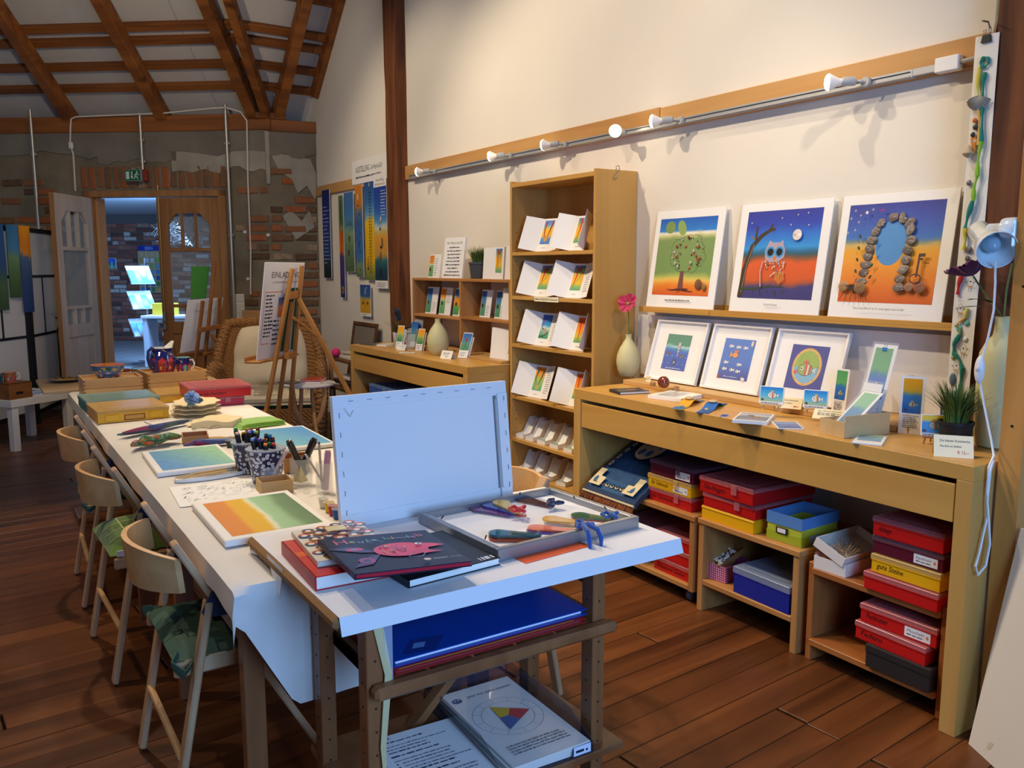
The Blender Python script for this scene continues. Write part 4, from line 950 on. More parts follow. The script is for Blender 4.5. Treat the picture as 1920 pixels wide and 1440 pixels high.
def track_lamp(label, y, aim, watt):
    d = Vector(aim).normalized(); h = Vector((-.085, y+.0, 2.098)); M_ = FR(h, d.cross(Vector((0, 0, 1))), Vector((0, 0, 1)))
    q = d.to_track_quat('Z', 'Y').to_matrix().to_4x4(); q.translation = h+d*.028
    t = thing('track_lamp', label, 'lamp', (-.055, y, 2.09), group='spot lamps on the wall track')
    MB().lathe([(0, -.0), (.018, .0), (.018, .016), (0, .016)], 16, T(-.0555, y-.03, 2.092) @ RY(-90)).wbuild('adapter', LAMPG, t, True)
    MB().tube([(-.07, y-.03, 2.092), (-.082, y-.022, 2.094), tuple(h)], .0055, 8).wbuild('arm', LAMPG, t, True)
    MB().lathe([(0, -.03), (.013, -.03), (.017, -.024), (.0175, .016), (.014, .02), (0, .02)], 16, q).wbuild('holder', LAMPG, t, True)
    MB().lathe([(.0125, .02), (.013, .03), (.022, .045), (.031, .062), (.032, .068)], 18, q).wbuild('reflector', BULBW, t, True)
    MB().lathe([(.032, .066), (.026, .076), (.014, .081), (0, .082)], 18, q).wbuild('lens', LENS, t, True)
    s = bpy.data.lights.new('lamp_light', 'SPOT'); s.energy = watt; s.color = WARM; s.spot_size = R(72); s.spot_blend = .7; s.shadow_soft_size = .03
    o = bpy.data.objects.new('lamp_light', s); COL.objects.link(o); o.parent = t
    W_ = q @ T(0, 0, .09); o.matrix_local = t.matrix_basis.inverted() @ W_ @ RX(180)
for lb, y, aim, w in (('track spot lamp nearest the old middle post', 5.55, (-.6, .75, -.05), 9), ('second track spot lamp from the old middle post', 4.54, (-.6, .75, -.05), 9),
                   ('track spot lamp above the left edge of the tall bookcase', 3.97, (-.45, .88, -.02), 9), ('very bright track spot lamp above the tall bookcase facing the viewer', 3.47, (-.64, -.75, -.12), 14),
                   ('track spot lamp right of the tall bookcase top', 3.05, (-.62, .78, -.03), 9), ('single track spot lamp at the right near the feed box', 2.07, (-.66, .7, .0), 9)): track_lamp(lb, y, aim, w)
# ---- the large pictures on the ledge
def picture(name, label, yc, w, h, z=1.198, x=-.09, lean=8.3, th=.006, cat='picture', group='large pictures on the ledge'):
    t = thing(name, label, cat, M=wallfr(yc, z, x, lean), group=group)
    MB().box(-w/2, w/2, 0, h, -th, 0, .0006).build('mount_board', CARD, t); return t
def mix(a, b, k): return tuple(a[i]+(b[i]-a[i])*k for i in range(3))
def noisy(c, a, u, v, s): k = 1+a*noise.noise((u*11+s, v*11, s)); return tuple(max(0, min(255, x*k)) for x in c)
w, h = .455, .487
t = picture('art_print', 'picture of a tree with stone fruit on green, leftmost on the ledge', 2.98, w, h)
p = Print(); X0, X1, Y0, Y1 = -.195, .185, .075, .448
p.bands(X0, Y0, X1, Y1, [(0, (206, 92, 40)), (.13, (226, 128, 40)), (.21, (232, 190, 90)), (.24, (190, 190, 96)), (.3, (120, 150, 88)), (.72, (128, 152, 92)), (.78, (214, 210, 150)), (.81, (240, 236, 220)), (.83, (52, 130, 206)), (1, (40, 96, 186))], 22, 36, .035, 1)
p.ell(-.12, .405, .034, .03, (124, 150, 84), n=18); p.ell(-.04, .40, .026, .04, (140, 168, 92), 30, n=18)
g = random.Random(4); pts = []
for k in range(40): a = 2*PI*k/40; r_ = 1+.10*g.uniform(-1, 1); pts.append((.02+.115*r_*math.cos(a), .275+.09*r_*math.sin(a)))
p.line(pts+[pts[0]], .0018, (58, 66, 40))
p.poly([(-.022, .10), (.016, .10), (.008, .19), (-.014, .19)], (118, 72, 66))
for k in range(11):
    a = R(200+k*14); x = .0; y = .105; q = [(x, y)]
    for i in range(4): x += .026*math.cos(a)*g.uniform(.6, 1.3); y -= .006*g.uniform(-.3, 1); q.append((x, max(.08, y)))
    p.line(q, .006, (88, 40, 40), .002)
for k in range(46):
    a, r_ = g.uniform(0, 2*PI), math.sqrt(g.random()); x, y = .02+.105*r_*math.cos(a), .275+.08*r_*math.sin(a); s = g.choice((.003, .004, .006, .009)); c = g.choice(((150, 70, 44), (176, 84, 48), (60, 76, 50), (198, 120, 70), (206, 204, 190), (120, 58, 40)))
    p.ell(x, y, s*.8, s, c, g.uniform(0, 90), 8, tuple(v*.6 for v in c))
p.ell(.12, .13, .022, .024, (134, 92, 62), c2=(96, 60, 44)); p.ell(.158, .118, .012, .018, (170, 134, 92), c2=(110, 80, 56)); p.line([(.155, .108), (.158, .128)], .002, (90, 60, 40))
p.scrawl(-.09, .048, .17, .006, (70, 68, 70), 2, ragged=0); p.build('print', t)
w = .475; t = picture('art_print', 'picture of an owl on a branch under the moon, middle of the ledge', 2.42, w, h)
p = Print(); X0, X1, Y0, Y1 = -.195, .195, .075, .452
p.bands(X0, Y0, X1, Y1, [(0, (66, 62, 118)), (.15, (70, 66, 120)), (.18, (150, 84, 66)), (.22, (206, 92, 46)), (.40, (222, 96, 48)), (.46, (120, 88, 66)), (.50, (46, 92, 110)), (.58, (58, 150, 216)), (.72, (54, 116, 206)), (.85, (54, 72, 172)), (1, (58, 62, 152))], 22, 34, .04, 5)
BR = (70, 58, 46); BR2 = (126, 110, 88)
p.line([(-.185, .078), (-.178, .2), (-.15, .30), (-.105, .345), (-.06, .37), (-.035, .372)], .03, BR, .012); p.line([(-.065, .37), (-.05, .395)], .01, BR); p.line([(-.135, .325), (-.135, .39)], .012, BR, .008); p.line([(-.14, .33), (-.165, .345)], .008, BR2)
p.line([(-.18, .1), (-.168, .22), (-.14, .31)], .006, BR2)
p.line([(-.185, .115), (-.1, .118), (-.03, .128), (.05, .125)], .012, (60, 72, 52), .004)
for k in range(5): p.line([(-.12+k*.04, .112), (-.11+k*.04, .10-.012*(k % 2))], .005, (66, 62, 60))
LI = (176, 160, 178)
p.poly([(-.07, .245), (-.075, .28), (-.062, .31), (-.055, .325), (-.04, .315), (.0, .315), (.015, .325), (.02, .305), (.032, .28), (.03, .25), (.0, .232), (-.045, .232)], LI)
for x in (-.045, .002): p.ell(x, .274, .024, .024, (70, 150, 200), n=18); p.ell(x, .274, .016, .016, (32, 30, 30), n=18)
p.poly([(-.028, .255), (-.012, .255), (-.02, .232)], (214, 116, 50))
for k in range(60):
    x, y = g.uniform(-.075, .04), g.uniform(.17, .235)
    if x < -.03 and y < .2: continue
    p.ell(x, y, .003, .006, g.choice(((206, 196, 200), (120, 104, 110), (226, 170, 110), (150, 120, 120))), g.uniform(-30, 30), 6)
for k in range(7): p.line([(.0+k*.007, .19), (.005+k*.007, .135+.006*abs(k-3))], .004, (216, 140, 70))
p.line([(-.075, .235), (-.082, .19), (-.07, .125)], .006, (188, 160, 170))
p.ell(.088, .343, .023, .023, (226, 214, 206), n=20); p.poly([(.088, .343), (.107, .35), (.108, .336)], (250, 246, 240)); p.poly([(.088, .343), (.068, .35), (.068, .336)], (196, 184, 178))
for x, y in ((.0, .415), (.08, .425), (.13, .43), (.05, .385), (.14, .38), (-.16, .4)): p.line([(x-.003, y), (x+.003, y+.003)], .0022, (230, 220, 200)); p.line([(x, y-.003), (x, y+.004)], .0018, (230, 220, 200))
p.text('Die alte Weisheit', .0, .045, .009, (74, 72, 76), 'c', .07, .2); p.build('print', t)
w = .468; t = picture('art_print', 'picture of a stone arch with key, rightmost on the ledge', 1.905, w, h)
p = Print(); X0, X1, Y0, Y1 = -.198, .19, .075, .45
p.bands(X0, Y0, X1, Y1, [(0, (206, 96, 44)), (.2, (226, 130, 52)), (.38, (232, 156, 62)), (.52, (226, 166, 60)), (.57, (206, 176, 110)), (.60, (130, 140, 120)), (.64, (72, 120, 190)), (.8, (70, 96, 176)), (1, (66, 70, 150))], 22, 34, .035, 8)
p.ell(-.005, .30, .062, .085, (88, 146, 206), n=24)
def stone(x, y, a, s=1.0, seed=0):
    gg = random.Random(seed); P_ = []
    for k in range(9):
        q = 2*PI*k/9; r_ = gg.uniform(.82, 1.15); u_, v_ = .021*s*r_*math.cos(q), .015*s*r_*math.sin(q); P_.append((x+u_*math.cos(R(a))-v_*math.sin(R(a)), y+u_*math.sin(R(a))+v_*math.cos(R(a))))
    c = mix((120, 108, 100), (166, 154, 142), gg.random()); p.poly([(a_+.002, b_-.003) for a_, b_ in P_], (58, 46, 44)); p.poly(P_, [mix(c, (70, 62, 60), .5 if i > 4 else 0) for i in range(9)])
    for k in range(4): xx, yy = x+gg.uniform(-.012, .012)*s, y+gg.uniform(-.009, .009)*s; p.line([(xx, yy), (xx+.008*s, yy+gg.uniform(-.004, .004))], .0022, gg.choice(((196, 186, 174), (70, 62, 60))))
for i, (x, y, a) in enumerate(((-.105, .155, 5), (-.10, .19, 3), (-.095, .22, 0), (-.092, .25, 5), (-.088, .282, 0), (-.082, .312, 10), (-.072, .345, 35), (-.053, .375, 40), (-.005, .395, 10), (.033, .39, 100), (.066, .372, 35), (.072, .345, 65), (.078, .308, 8), (.072, .27, 0), (.072, .235, 5), (.066, .2, 30), (.06, .165, 0), (.06, .133, 0))): stone(x, y, a, 1.05, i)
for x, y, r_, c in ((-.172, .135, .021, (190, 150, 106)), (-.135, .13, .014, (74, 66, 62)), (-.098, .128, .024, (158, 120, 80)), (.10, .135, .017, (176, 132, 104)), (.142, .136, .023, (168, 110, 86))): p.ell(x, y, r_, r_*.95, c, 0, 18, tuple(v*.72 for v in c)); p.line([(x-r_*.5, y), (x+r_*.5, y+r_*.3)], .002, tuple(v*.6 for v in c))
for k in range(8): p.ell(-.125 if k % 2 else -.06, .17+.022*k, .005, .009, (52, 74, 50), 30 if k % 2 else -30, 8)
p.line([(-.115, .165), (-.125, .14), (-.16, .135)], .004, (96, 66, 52)); 
for k in range(6): p.line([(-.165+k*.018, .112), (-.172+k*.021, .095), (-.18+k*.024, .082)], .003, (90, 60, 50))
KE = (86, 66, 60); p.line([(.125, .17), (.128, .255)], .008, KE); p.line([(.128, .25), (.15, .25)], .012, KE); p.line([(.128, .235), (.142, .236)], .008, KE)
p.line([(.122+.021*math.cos(2*PI*k/16), .165+.016*math.sin(2*PI*k/16)) for k in range(17)], .005, KE)
p.ell(-.11, .415, .006, .006, (232, 226, 222))
for x, y in ((-.16, .425), (-.135, .405), (-.175, .395), (-.14, .38), (-.085, .425), (-.15, .35), (-.18, .34)): p.line([(x-.006, y), (x+.006, y)], .0013, (222, 206, 190)); p.line([(x, y-.006), (x, y+.006)], .0013, (222, 206, 190))
p.ell(-.05, .42, .006, .004, (150, 60, 150), 30, 8); p.ell(-.04, .42, .006, .004, (150, 60, 150), -30, 8)
p.text('Neues Leben öffnet dir das Tor, hindurchgehen musst du selbst', -.005, .047, .009, (74, 72, 76), 'c', .21, .2); p.build('print', t)
# ---- banners by the old post
def banner(label, y0, y1, z1, z0, stops, seed, deco=None, tilt=0, th=.004, back=(236, 234, 230), x=-.03):
    w = abs(y0-y1); h = z1-z0
    t = thing('art_banner', label, 'banner', M=FR((x, max(y0, y1)-w/2, z0), (0, -1, math.tan(R(tilt))*0), (0, math.tan(R(tilt)), 1)), group='narrow art banners on the wall')
    MB().box(-w/2, w/2, 0, h, -th, 0, .0005).build('panel', mat('banner_%d' % seed, back, .7), t)
    p = Print(); p.bands(-w/2+.002, .002, w/2-.002, h-.002, stops, 6, 40, .03, seed)
    if deco: deco(p, w, h)
    p.build('print', t); return t
DB = (28, 44, 120); MBl = (52, 104, 176); GR = (104, 132, 92); OR = (222, 140, 40); YE = (232, 180, 30)
def wl(p, w, h):
    for k in range(16): p.scrawl(-w*.38, h*.80-k*h*.042, w*.8, .007, (206, 214, 236), k, ragged=.5)
banner('dark blue banner with white verses, leftmost of the wall banners', 7.90, 7.70, 2.14, 1.31, [(0, (22, 30, 36)), (.12, (34, 52, 56)), (.3, (36, 70, 132)), (.7, (30, 52, 136)), (1, (24, 34, 96))], 1, wl, 0)
def twig(p, w, h):
    p.line([(0, h*.95), (-.01, h*.8), (.008, h*.65), (-.004, h*.5), (.012, h*.4)], .016, (52, 34, 28), .005); p.ell(.0, h*.68, .02, .03, (150, 130, 110)); p.line([(0, h*.45), (.01, h*.1)], .016, (140, 50, 60), .008); p.ell(0, .07, .026, .034, (206, 150, 70)); p.ell(0, .068, .012, .02, (60, 40, 30))
banner('narrow banner with dark twig, green over orange over blue', 7.48, 7.365, 2.06, 1.135, [(0, (34, 50, 120)), (.4, (52, 62, 140)), (.44, (214, 120, 40)), (.62, (206, 96, 34)), (.68, (112, 130, 60)), (.75, (70, 110, 80)), (1, (84, 120, 84))], 2, twig)
def stones(p, w, h):
    for k, (x, z, r_) in enumerate(((.0, .42, .022), (-.02, .24, .026), (.03, .06, .01))): p.ell(x, h*z, r_, r_*1.1, (54, 48, 44)); p.ell(x, h*z, r_*.6, r_*.7, (96, 84, 72))
    p.line([(.03, h*.55), (-.01, h*.5), (-.03, h*.45)], .005, (60, 60, 50)); p.line([(-.02, h*.4), (.02, h*.3), (-.01, h*.2)], .012, (90, 110, 84), .004)
    for k in range(7): p.rect(-.07+k*.022, h*.58, -.064+k*.022, h*(.61+.02*(k % 3)), (46, 60, 60))
banner('wide blue over green banner with two dark stones', 7.345, 7.125, 2.075, 1.37, [(0, (80, 104, 76)), (.3, (104, 136, 98)), (.5, (128, 160, 124)), (.58, (84, 140, 160)), (.75, (66, 122, 180)), (1, (70, 110, 168))], 3, stones)
def shells(p, w, h):
    for k in range(8):
        z = h*(.08+.1*k); p.ell(.012*(-1)**k, z, .014, .012, (60, 54, 58)); p.ell(.012*(-1)**k, z, .007, .007, (120, 112, 120))
    p.ell(-.01, h*.87, .014, .03, (224, 210, 190)); p.line([(-.02, h*.4), (-.012, h*.32)], .008, (30, 34, 60))
banner('slim blue banner with orange top and small shells', 7.085, 6.925, 2.12, 1.325, [(0, (92, 116, 84)), (.12, (120, 150, 110)), (.22, (58, 116, 180)), (.6, (54, 100, 168)), (.72, (96, 116, 140)), (.78, (196, 124, 44)), (1, (206, 130, 44))], 4, shells)
def ladder(p, w, h):
    for s in (-.02, .022): p.line([(s, h*.06), (s+.012, h*.5), (s+.01, h*.93)], .006, (56, 40, 30))
    for k in range(26): z = h*(.08+.032*k); p.line([(-.02+.01*k/26, z), (.024+.01*k/26, z+.004)], .004, (56, 40, 30))
    p.ell(-.05, h*.12, .012, .014, (60, 44, 34)); p.line([(-.05, h*.12), (-.046, h*.24)], .006, (60, 44, 34)); p.ell(.01, h*.96, .012, .016, (206, 170, 100))
banner('banner with a dark ladder climbing from yellow into blue', 6.875, 6.665, 2.135, 1.30, [(0, (92, 112, 60)), (.12, (170, 160, 60)), (.2, (230, 180, 30)), (.5, (234, 186, 30)), (.6, (238, 200, 60)), (.66, (110, 170, 206)), (.8, (52, 112, 176)), (1, (40, 80, 150))], 5, ladder)
def show(p, w, h):
    p.rect(-w/2+.001, h*.885, w/2-.001, h-.001, WHITE); p.text('Ausstellung', 0, h*.935, .022, INK, 'c', w*.62); p.text('„Der Weg ist das Ziel“', 0, h*.90, .018, INK, 'c', w*.84)
    for k in range(9): p.scrawl(.012, h*.845-k*h*.026, w*.44, .007, (222, 228, 240), 30+k, ragged=.4, al='l')
    p.rect(-w/2+.001, .001, w/2-.001, h*.07, WHITE); p.scrawl(-w*.4, h*.045, w*.8, .006, INK, 7, 3, .014, .3)
    p.ell(.01, h*.60, .016, .028, (226, 216, 200), c2=(130, 116, 104))
    for k, z in enumerate((.52, .36, .25, .16, .12)): p.ell(-.006+.01*(k % 2), h*z, .014, .012, (40, 36, 40)); p.line([(-.02, h*z+.02), (-.006, h*z)], .004, (40, 36, 40)); p.line([(.014, h*z+.02), (-.002, h*z)], .004, (40, 36, 40))
    p.ell(.03, h*.40, .012, .045, (120, 96, 60)); p.ell(.0, h*.28, .012, .045, (120, 96, 60))
banner('exhibition banner headed Ausstellung, nearest the old post', 6.67, 6.415, 2.175, 1.235, [(0, (30, 44, 60)), (.15, (34, 66, 84)), (.25, (44, 110, 120)), (.29, (196, 150, 70)), (.45, (226, 160, 60)), (.5, (206, 190, 120)), (.53, (220, 226, 206)), (.58, (84, 150, 206)), (.7, (44, 90, 180)), (1, (32, 52, 140))], 6, show, x=-.034)
def chick(p, w, h):
    p.rect(-w/2+.001, .001, w/2-.001, .03, WHITE); p.scrawl(-.05, .014, .1, .005, INK, 2); p.ell(.0, h*.78, .026, .03, (120, 140, 180)); p.ell(.0, h*.45, .016, .05, (196, 150, 60)); p.ell(-.05, h*.42, .02, .014, (96, 76, 50)); p.ell(.05, h*.42, .02, .014, (96, 76, 50)); p.ell(.03, h*.9, .008, .008, WHITE)
banner('small blue and yellow print hung below the long banners', 7.02, 6.79, 1.262, .985, [(0, (216, 156, 30)), (.5, (222, 166, 40)), (.58, (150, 160, 110)), (.64, (52, 96, 160)), (1, (44, 80, 150))], 7, chick)
t = thing('exhibition_sign', 'white sign reading AUSSTELLUNG above the wall banners', 'sign', M=FR((-.032, 6.735, 2.125), (0, -1, 0), (0, 0, 1)))
MB().box(-.40, .40, 0, .20, -.003, 0, .0005).build('sign_board', CARD, t)
p = Print(); p.text('AUSSTELLUNG', -.31, .095, .05, INK, 'l', .29); p.text('„Der Weg ist das Ziel“', .01, .1, .036, INK, 'l', .24, .1); p.text('Der Weg ist das Ziel', -.31, .04, .022, INK, 'l', .01) if False else p.scrawl(-.31, .045, .53, .016, INK, 9, ragged=0); p.build('print', t)
# ---- right-hand end: upright, post lamp, ribbon strip, white panel
UPW = wood('upright_pine', (206, 146, 74), (180, 118, 52), 'z', .5, .45, knots=.5, bump=.1)
t = thing('rack_upright', 'light pine rack upright at the right edge beside the desk end', 'upright', (-.42, 1.23, 0))
MB().box(-.445, -.405, 1.195, 1.262, 0, 2.6, .002).wbuild('board', UPW, t)
for z in (.95, 1.35): MB().lathe([(0, 0), (.004, 0), (.004, .001), (0, .001)], 8, T(-.4455, 1.23, z) @ RY(-90)).wbuild('screw_hole', BLACK, t)
LW = mat('lamp_enamel', (226, 232, 232), .18, coat=.5)
t = thing('clamp_lamp', 'white enamel clamp lamp with cone shade fixed to the pine upright', 'lamp', (-.42, 1.24, 1.5))
bk = Vector((-.36, 1.415, 1.515)); mo = Vector((-.475, 1.295, 1.452)); d = (mo-bk).normalized(); q = d.to_track_quat('Z', 'Y').to_matrix().to_4x4(); q.translation = bk; LN = (mo-bk).length
MB().lathe([(0, 0), (.028, .001), (.031, .006), (.031, LN*.55), (.036, LN*.66), (.052, LN*.82), (.055, LN), (.053, LN), (.049, LN*.84), (.034, LN*.68), (.028, LN*.6), (0, LN*.58)], 28, q).wbuild('shade', LW, t, True)
MB().ell((0, 0, 0), .024, .024, .03, 14, 8, q @ T(0, 0, LN*.72)).wbuild('bulb', mat('lamp_bulb', (150, 176, 190), .15), t, True)
MB().box(-.43, -.40, 1.26, 1.36, 1.495, 1.53, .008).wbuild('arm', LW, t)
MB().lathe([(0, -.02), (.028, -.02), (.03, -.012), (.03, .012), (.028, .02), (0, .02)], 18, T(-.43, 1.285, 1.515) @ RX(90)).wbuild('clamp_knob', LW, t, True)
MB().box(-.455, -.395, 1.2625, 1.272, 1.46, 1.54, .006).wbuild('clamp', LW, t)
cb = [(-.468, 1.302, 1.42), (-.462, 1.30, 1.36), (-.455, 1.302, 1.28), (-.45, 1.315, 1.2), (-.455, 1.325, 1.14)]
MB().tube(cb, .0035, 6).wbuild('cord', WHITEP, t, True)
MB().ell((-.458, 1.328, 1.105), .012, .015, .042, 12, 8).wbuild('cord_switch', WHITEP, t, True)
MB().ell((-.469, 1.328, 1.108), .004, .006, .008, 10, 6).wbuild('switch_button', mat('switch_button_white', (214, 212, 206), .4), t, True)
MB().tube([(-.455, 1.325, 1.065), (-.452, 1.31, 1.0), (-.455, 1.28, .9), (-.47, 1.262, .86), (-.50, 1.258, .83), (-.50, 1.258, .76), (-.492, 1.256, .68), (-.515, 1.258, .58), (-.535, 1.256, .54), (-.52, 1.255, .51), (-.49, 1.25, .535), (-.48, 1.248, .6), (-.49, 1.25, .66), (-.5, 1.255, .73), (-.49, 1.258, .82), (-.47, 1.262, .845)], .0035, 6).wbuild('cord', WHITEP, t, True)
a = Vector((-.545, 1.232, 0)); dr = Vector((-.48, -.877, 0)).normalized()
t = thing('leaning_sheet', 'large white panel leaning in the lower right corner', 'panel', M=FR(a, dr, Vector((.11, -.02, .66))))
MB().box(0, .6, 0, .67, -.018, 0, .001).build('panel_board', mat('panel_white', (216, 212, 204), .5, var=.05, vscale=3), t)
p = Print(); p.poly([(.075, .03), (.09, .035), (.10, .06), (.082, .055)], (196, 186, 166)); p.build('peeled_patch', t)
# paper strip with wool, shells and drawn figures
t = thing('ribbon_strip', 'long white paper strip with shells and coloured wool hanging at right', 'wall hanging', M=FR((-.122, 1.574, .963), (0, -1, 0), (.02, 0, 1)))
def rs(u, v): return ((u-.5)*.078, 1.19*v, .004*math.sin(v*7+u)), Vector((0, 0, 1))
MB().slab(rs, 4, 40, .001).build('paper', mat('strip_paper', (232, 228, 218), .8), t, True)
def wool(pts, cols, r=.009):
    n_ = len(pts); 
    for i, c in enumerate(cols):
        a_, b_ = i*(n_-1)//len(cols), (i+1)*(n_-1)//len(cols); sub = pts[a_:b_+1]; P_ = []
        for k in range(len(sub)-1):
            for j in range(4): s_ = j/4; P_.append((sub[k][0]+(sub[k+1][0]-sub[k][0])*s_, sub[k][1]+(sub[k+1][1]-sub[k][1])*s_, .009))
        P_.append((*sub[-1], .009)); MB().tube(P_, [r*(.7+.3*math.sin(k*.8+i)) for k in range(len(P_))], 8).build('wool_cord', mat('wool_%02x%02x%02x' % c, c, .95, sheen=.4), t, True)
TE = (20, 128, 112); LG = (140, 196, 50); YL = (206, 196, 70); OG = (214, 170, 80)
wool([(-.012, 1.10), (-.005, 1.12), (.012, 1.115), (.014, 1.095), (.0, 1.085), (-.012, 1.10)], [TE], .006)
wool([(.006, 1.07), (.002, 1.04), (.006, .98), (.008, .93), (.012, .85), (.006, .79), (.008, .74), (.0, .70), (.002, .66)], [TE, TE, LG, LG], .008)
wool([(-.014, 1.09), (-.016, 1.03), (-.008, .98), (.0, .92), (.004, .84)], [YL, OG], .007)
wool([(.0, .66), (-.012, .61), (-.018, .57), (-.014, .53), (-.018, .50)], [TE, YL], .009)
wool([(-.014, .42), (-.024, .385), (-.026, .35)], [(200, 40, 36)], .009)
wool([(.014, .305), (.006, .27), (-.014, .255), (-.022, .245), (-.005, .235), (-.006, .215)], [YL, OG, (120, 150, 90)], .006)
wool([(-.006, .215), (-.024, .18), (-.022, .15), (.0, .13), (.012, .10), (.01, .05), (.008, .0), (-.012, -.02)], [TE, TE, TE], .009)
sh = MB(); n_ = 13
def shell_s(u, v):
    a_ = (u-.5)*2.3; r_ = v*.05*(1-.12*abs(u-.5)*2); z = .014*math.sin(PI*min(1, v*1.05))*(1+.0)+.0025*math.cos(u*n_*2*PI)*v; return (-.006+r_*math.sin(a_), 1.0-.0-r_*math.cos(a_)+.0, .012+z)
MB().surf(shell_s, 52, 8).build('scallop_shell', mat('shell_grey', (164, 162, 152), .6), t, True)
MB().lathe([(0, 0), (.014, .008), (.018, .016), (.013, .024), (.011, .03), (.007, .036), (0, .045)], 12, T(-.026, .80, .014) @ RX(-90)).build('snail_shell', mat('shell_tan', (188, 168, 138), .6), t, True)
MB().lathe([(0, 0), (.013, .008), (.017, .018), (.011, .026), (0, .038)], 12, T(.01, .54, .014) @ RX(-90)).build('snail_shell', mat('shell_gold', (198, 158, 100), .5), t, True)
for x, y, r_, c in ((-.018, .922, .008, (196, 104, 40)), (-.014, .90, .009, (52, 54, 62)), (-.02, .876, .008, (44, 46, 56)), (-.02, .72, .009, (110, 104, 100)), (.0, .50, .010, (116, 110, 110)), (-.004, .47, .009, (110, 106, 104)), (.012, .255, .010, (120, 190, 170)), (-.012, .235, .011, (110, 186, 170)), (.012, .2, .009, (226, 224, 220)), (-.024, .135, .008, (150, 160, 90)), (-.02, .06, .012, (90, 110, 120)), (.0, .015, .010, (60, 76, 110))):
    MB().ell((x, y, .005), r_, r_*(1.9 if r_ > .0115 else 1.1), .005, 12, 6).build('bead', mat('bead_%02x%02x%02x' % c, c, .2, coat=.5), t, True)
p = Print(.0052); BK = (60, 54, 52)
p.poly([(-.026, .865), (-.014, .872), (-.006, .855), (-.01, .832), (-.022, .835)], (196, 124, 54)); p.poly([(-.02, .835), (-.012, .835), (-.006, .82), (-.024, .818)], (196, 124, 54)); p.ell(-.012, .856, .004, .004, WHITE); p.ell(-.012, .856, .0018, .0018, BK)
for x, y in ((.014, .39), (-.012, .30), (.01, .165), (-.008, .105)):
    p.line([(x-.009, y-.012), (x-.011, y+.004), (x, y+.02), (x+.011, y+.004), (x+.009, y-.012), (x-.009, y-.012)], .0012, BK); p.line([(x-.008, y-.012), (x+.008, y-.012)], .004, (206, 150, 80)); p.line([(x-.004, y-.014), (x-.005, y-.03)], .0014, BK); p.line([(x+.004, y-.014), (x+.005, y-.03)], .0014, BK); p.ell(x, y+.004, .003, .003, BK, n=8); p.ell(x-.014, y+.002, .0014, .004, BK, 40, 6); p.ell(x+.014, y+.002, .0014, .004, BK, -40, 6)
    for k in range(4): p.ell(x+.004*(k-1.5), y+.026+.003*(k % 2), .001, .001, BK, n=5)
p.build('drawn_figures', t)
MB().prism([(-.016, 1.165), (.016, 1.165), (.012, 1.188), (-.012, 1.188)], -.006, .012).build('binder_clip', BLACK, t)
MB().tube([(-.01, 1.186, .004), (-.012, 1.205, .006), (-.004, 1.207, .006), (-.006, 1.186, .004)], .0012, 5).tube([(.006, 1.186, .004), (.004, 1.21, .006), (.012, 1.21, .006), (.01, 1.186, .004)], .0012, 5).tube([(.008, 1.208, .006), (.008, 1.225, .02), (.008, 1.222, .055)], .003, 6).build('clip_wire', STEEL, t)
nc = thing('name_card', 'small white card with black lettering pinned under the ribbon strip', 'card', M=FR((-.10, 1.575, .905), (0, -1, 0), (0, 0, 1)))
MB().box(-.035, .035, 0, .05, -.001, 0).build('card_sheet', CARD, nc); p = Print(); p.text('Seemannsgarn', 0, .033, .008, INK, 'c', .055); p.scrawl(-.028, .02, .056, .004, INK, 1, 2, .009); p.build('print', nc)

# =================================================================== ON THE NEAR DESK
DZ, RZ1, RZ2 = .8355, .8585, .8525
def D(px, py, z=DZ): return at(px, py, z=z)
def facing(p, tilt=0, yaw=None):
    """upright card axes at p, turned toward the room (yaw measured from facing -x, positive toward the camera)"""
    a = R(yaw if yaw is not None else 25); n_ = Vector((-math.cos(a), -math.sin(a), 0)); r_ = Vector((0, 0, 1)).cross(n_)
    return FR(p, r_, Vector((0, 0, 1))*math.cos(R(tilt)) - n_*math.sin(R(tilt)))
def fish(p, x, y, s, body, stripe, belly=None, crown=True, face=-1, tail=None):
    f = face; pts = [(x+s*math.cos(2*PI*k/16), y+.72*s*math.sin(2*PI*k/16)) for k in range(16)]
    O = (52, 48, 46); p.ell(x, y, s*1.06, s*.78, O, n=18); p.poly([(x-f*s*.9, y), (x-f*s*1.75, y+s*.55), (x-f*s*1.55, y), (x-f*s*1.75, y-s*.5)], O); p.poly([(x-f*s*.9, y), (x-f*s*1.66, y+s*.45), (x-f*s*1.48, y), (x-f*s*1.66, y-s*.42)], tail or body)
    p.ell(x, y, s, s*.72, body, n=18)
    if belly: p.poly([(x+s*.99*math.cos(q), y+s*.71*math.sin(q)) for q in [R(180+k*18) for k in range(11)]], belly)
    if stripe:
        for k, c in enumerate(stripe if isinstance(stripe, list) else [stripe]):
            xx = x-f*s*(.1+.28*k); hh = .70*s*math.sqrt(max(.1, 1-((xx-x)/s)**2)); p.poly([(xx-.1*s, y-hh), (xx+.12*s, y-hh*.95), (xx+.12*s, y+hh*.95), (xx-.1*s, y+hh)], c)
    p.ell(x+f*s*.45, y+s*.12, s*.2, s*.24, WHITE, n=10); p.ell(x+f*s*.48, y+s*.12, s*.11, s*.14, (28, 28, 32), n=8)
    if crown: p.poly([(x-s*.3, y+s*.7), (x-s*.42, y+s*1.2), (x-s*.16, y+s*.92), (x, y+s*1.25), (x+s*.16, y+s*.92), (x+s*.42, y+s*1.2), (x+s*.3, y+s*.7)], crown if isinstance(crown, tuple) else (214, 190, 110))
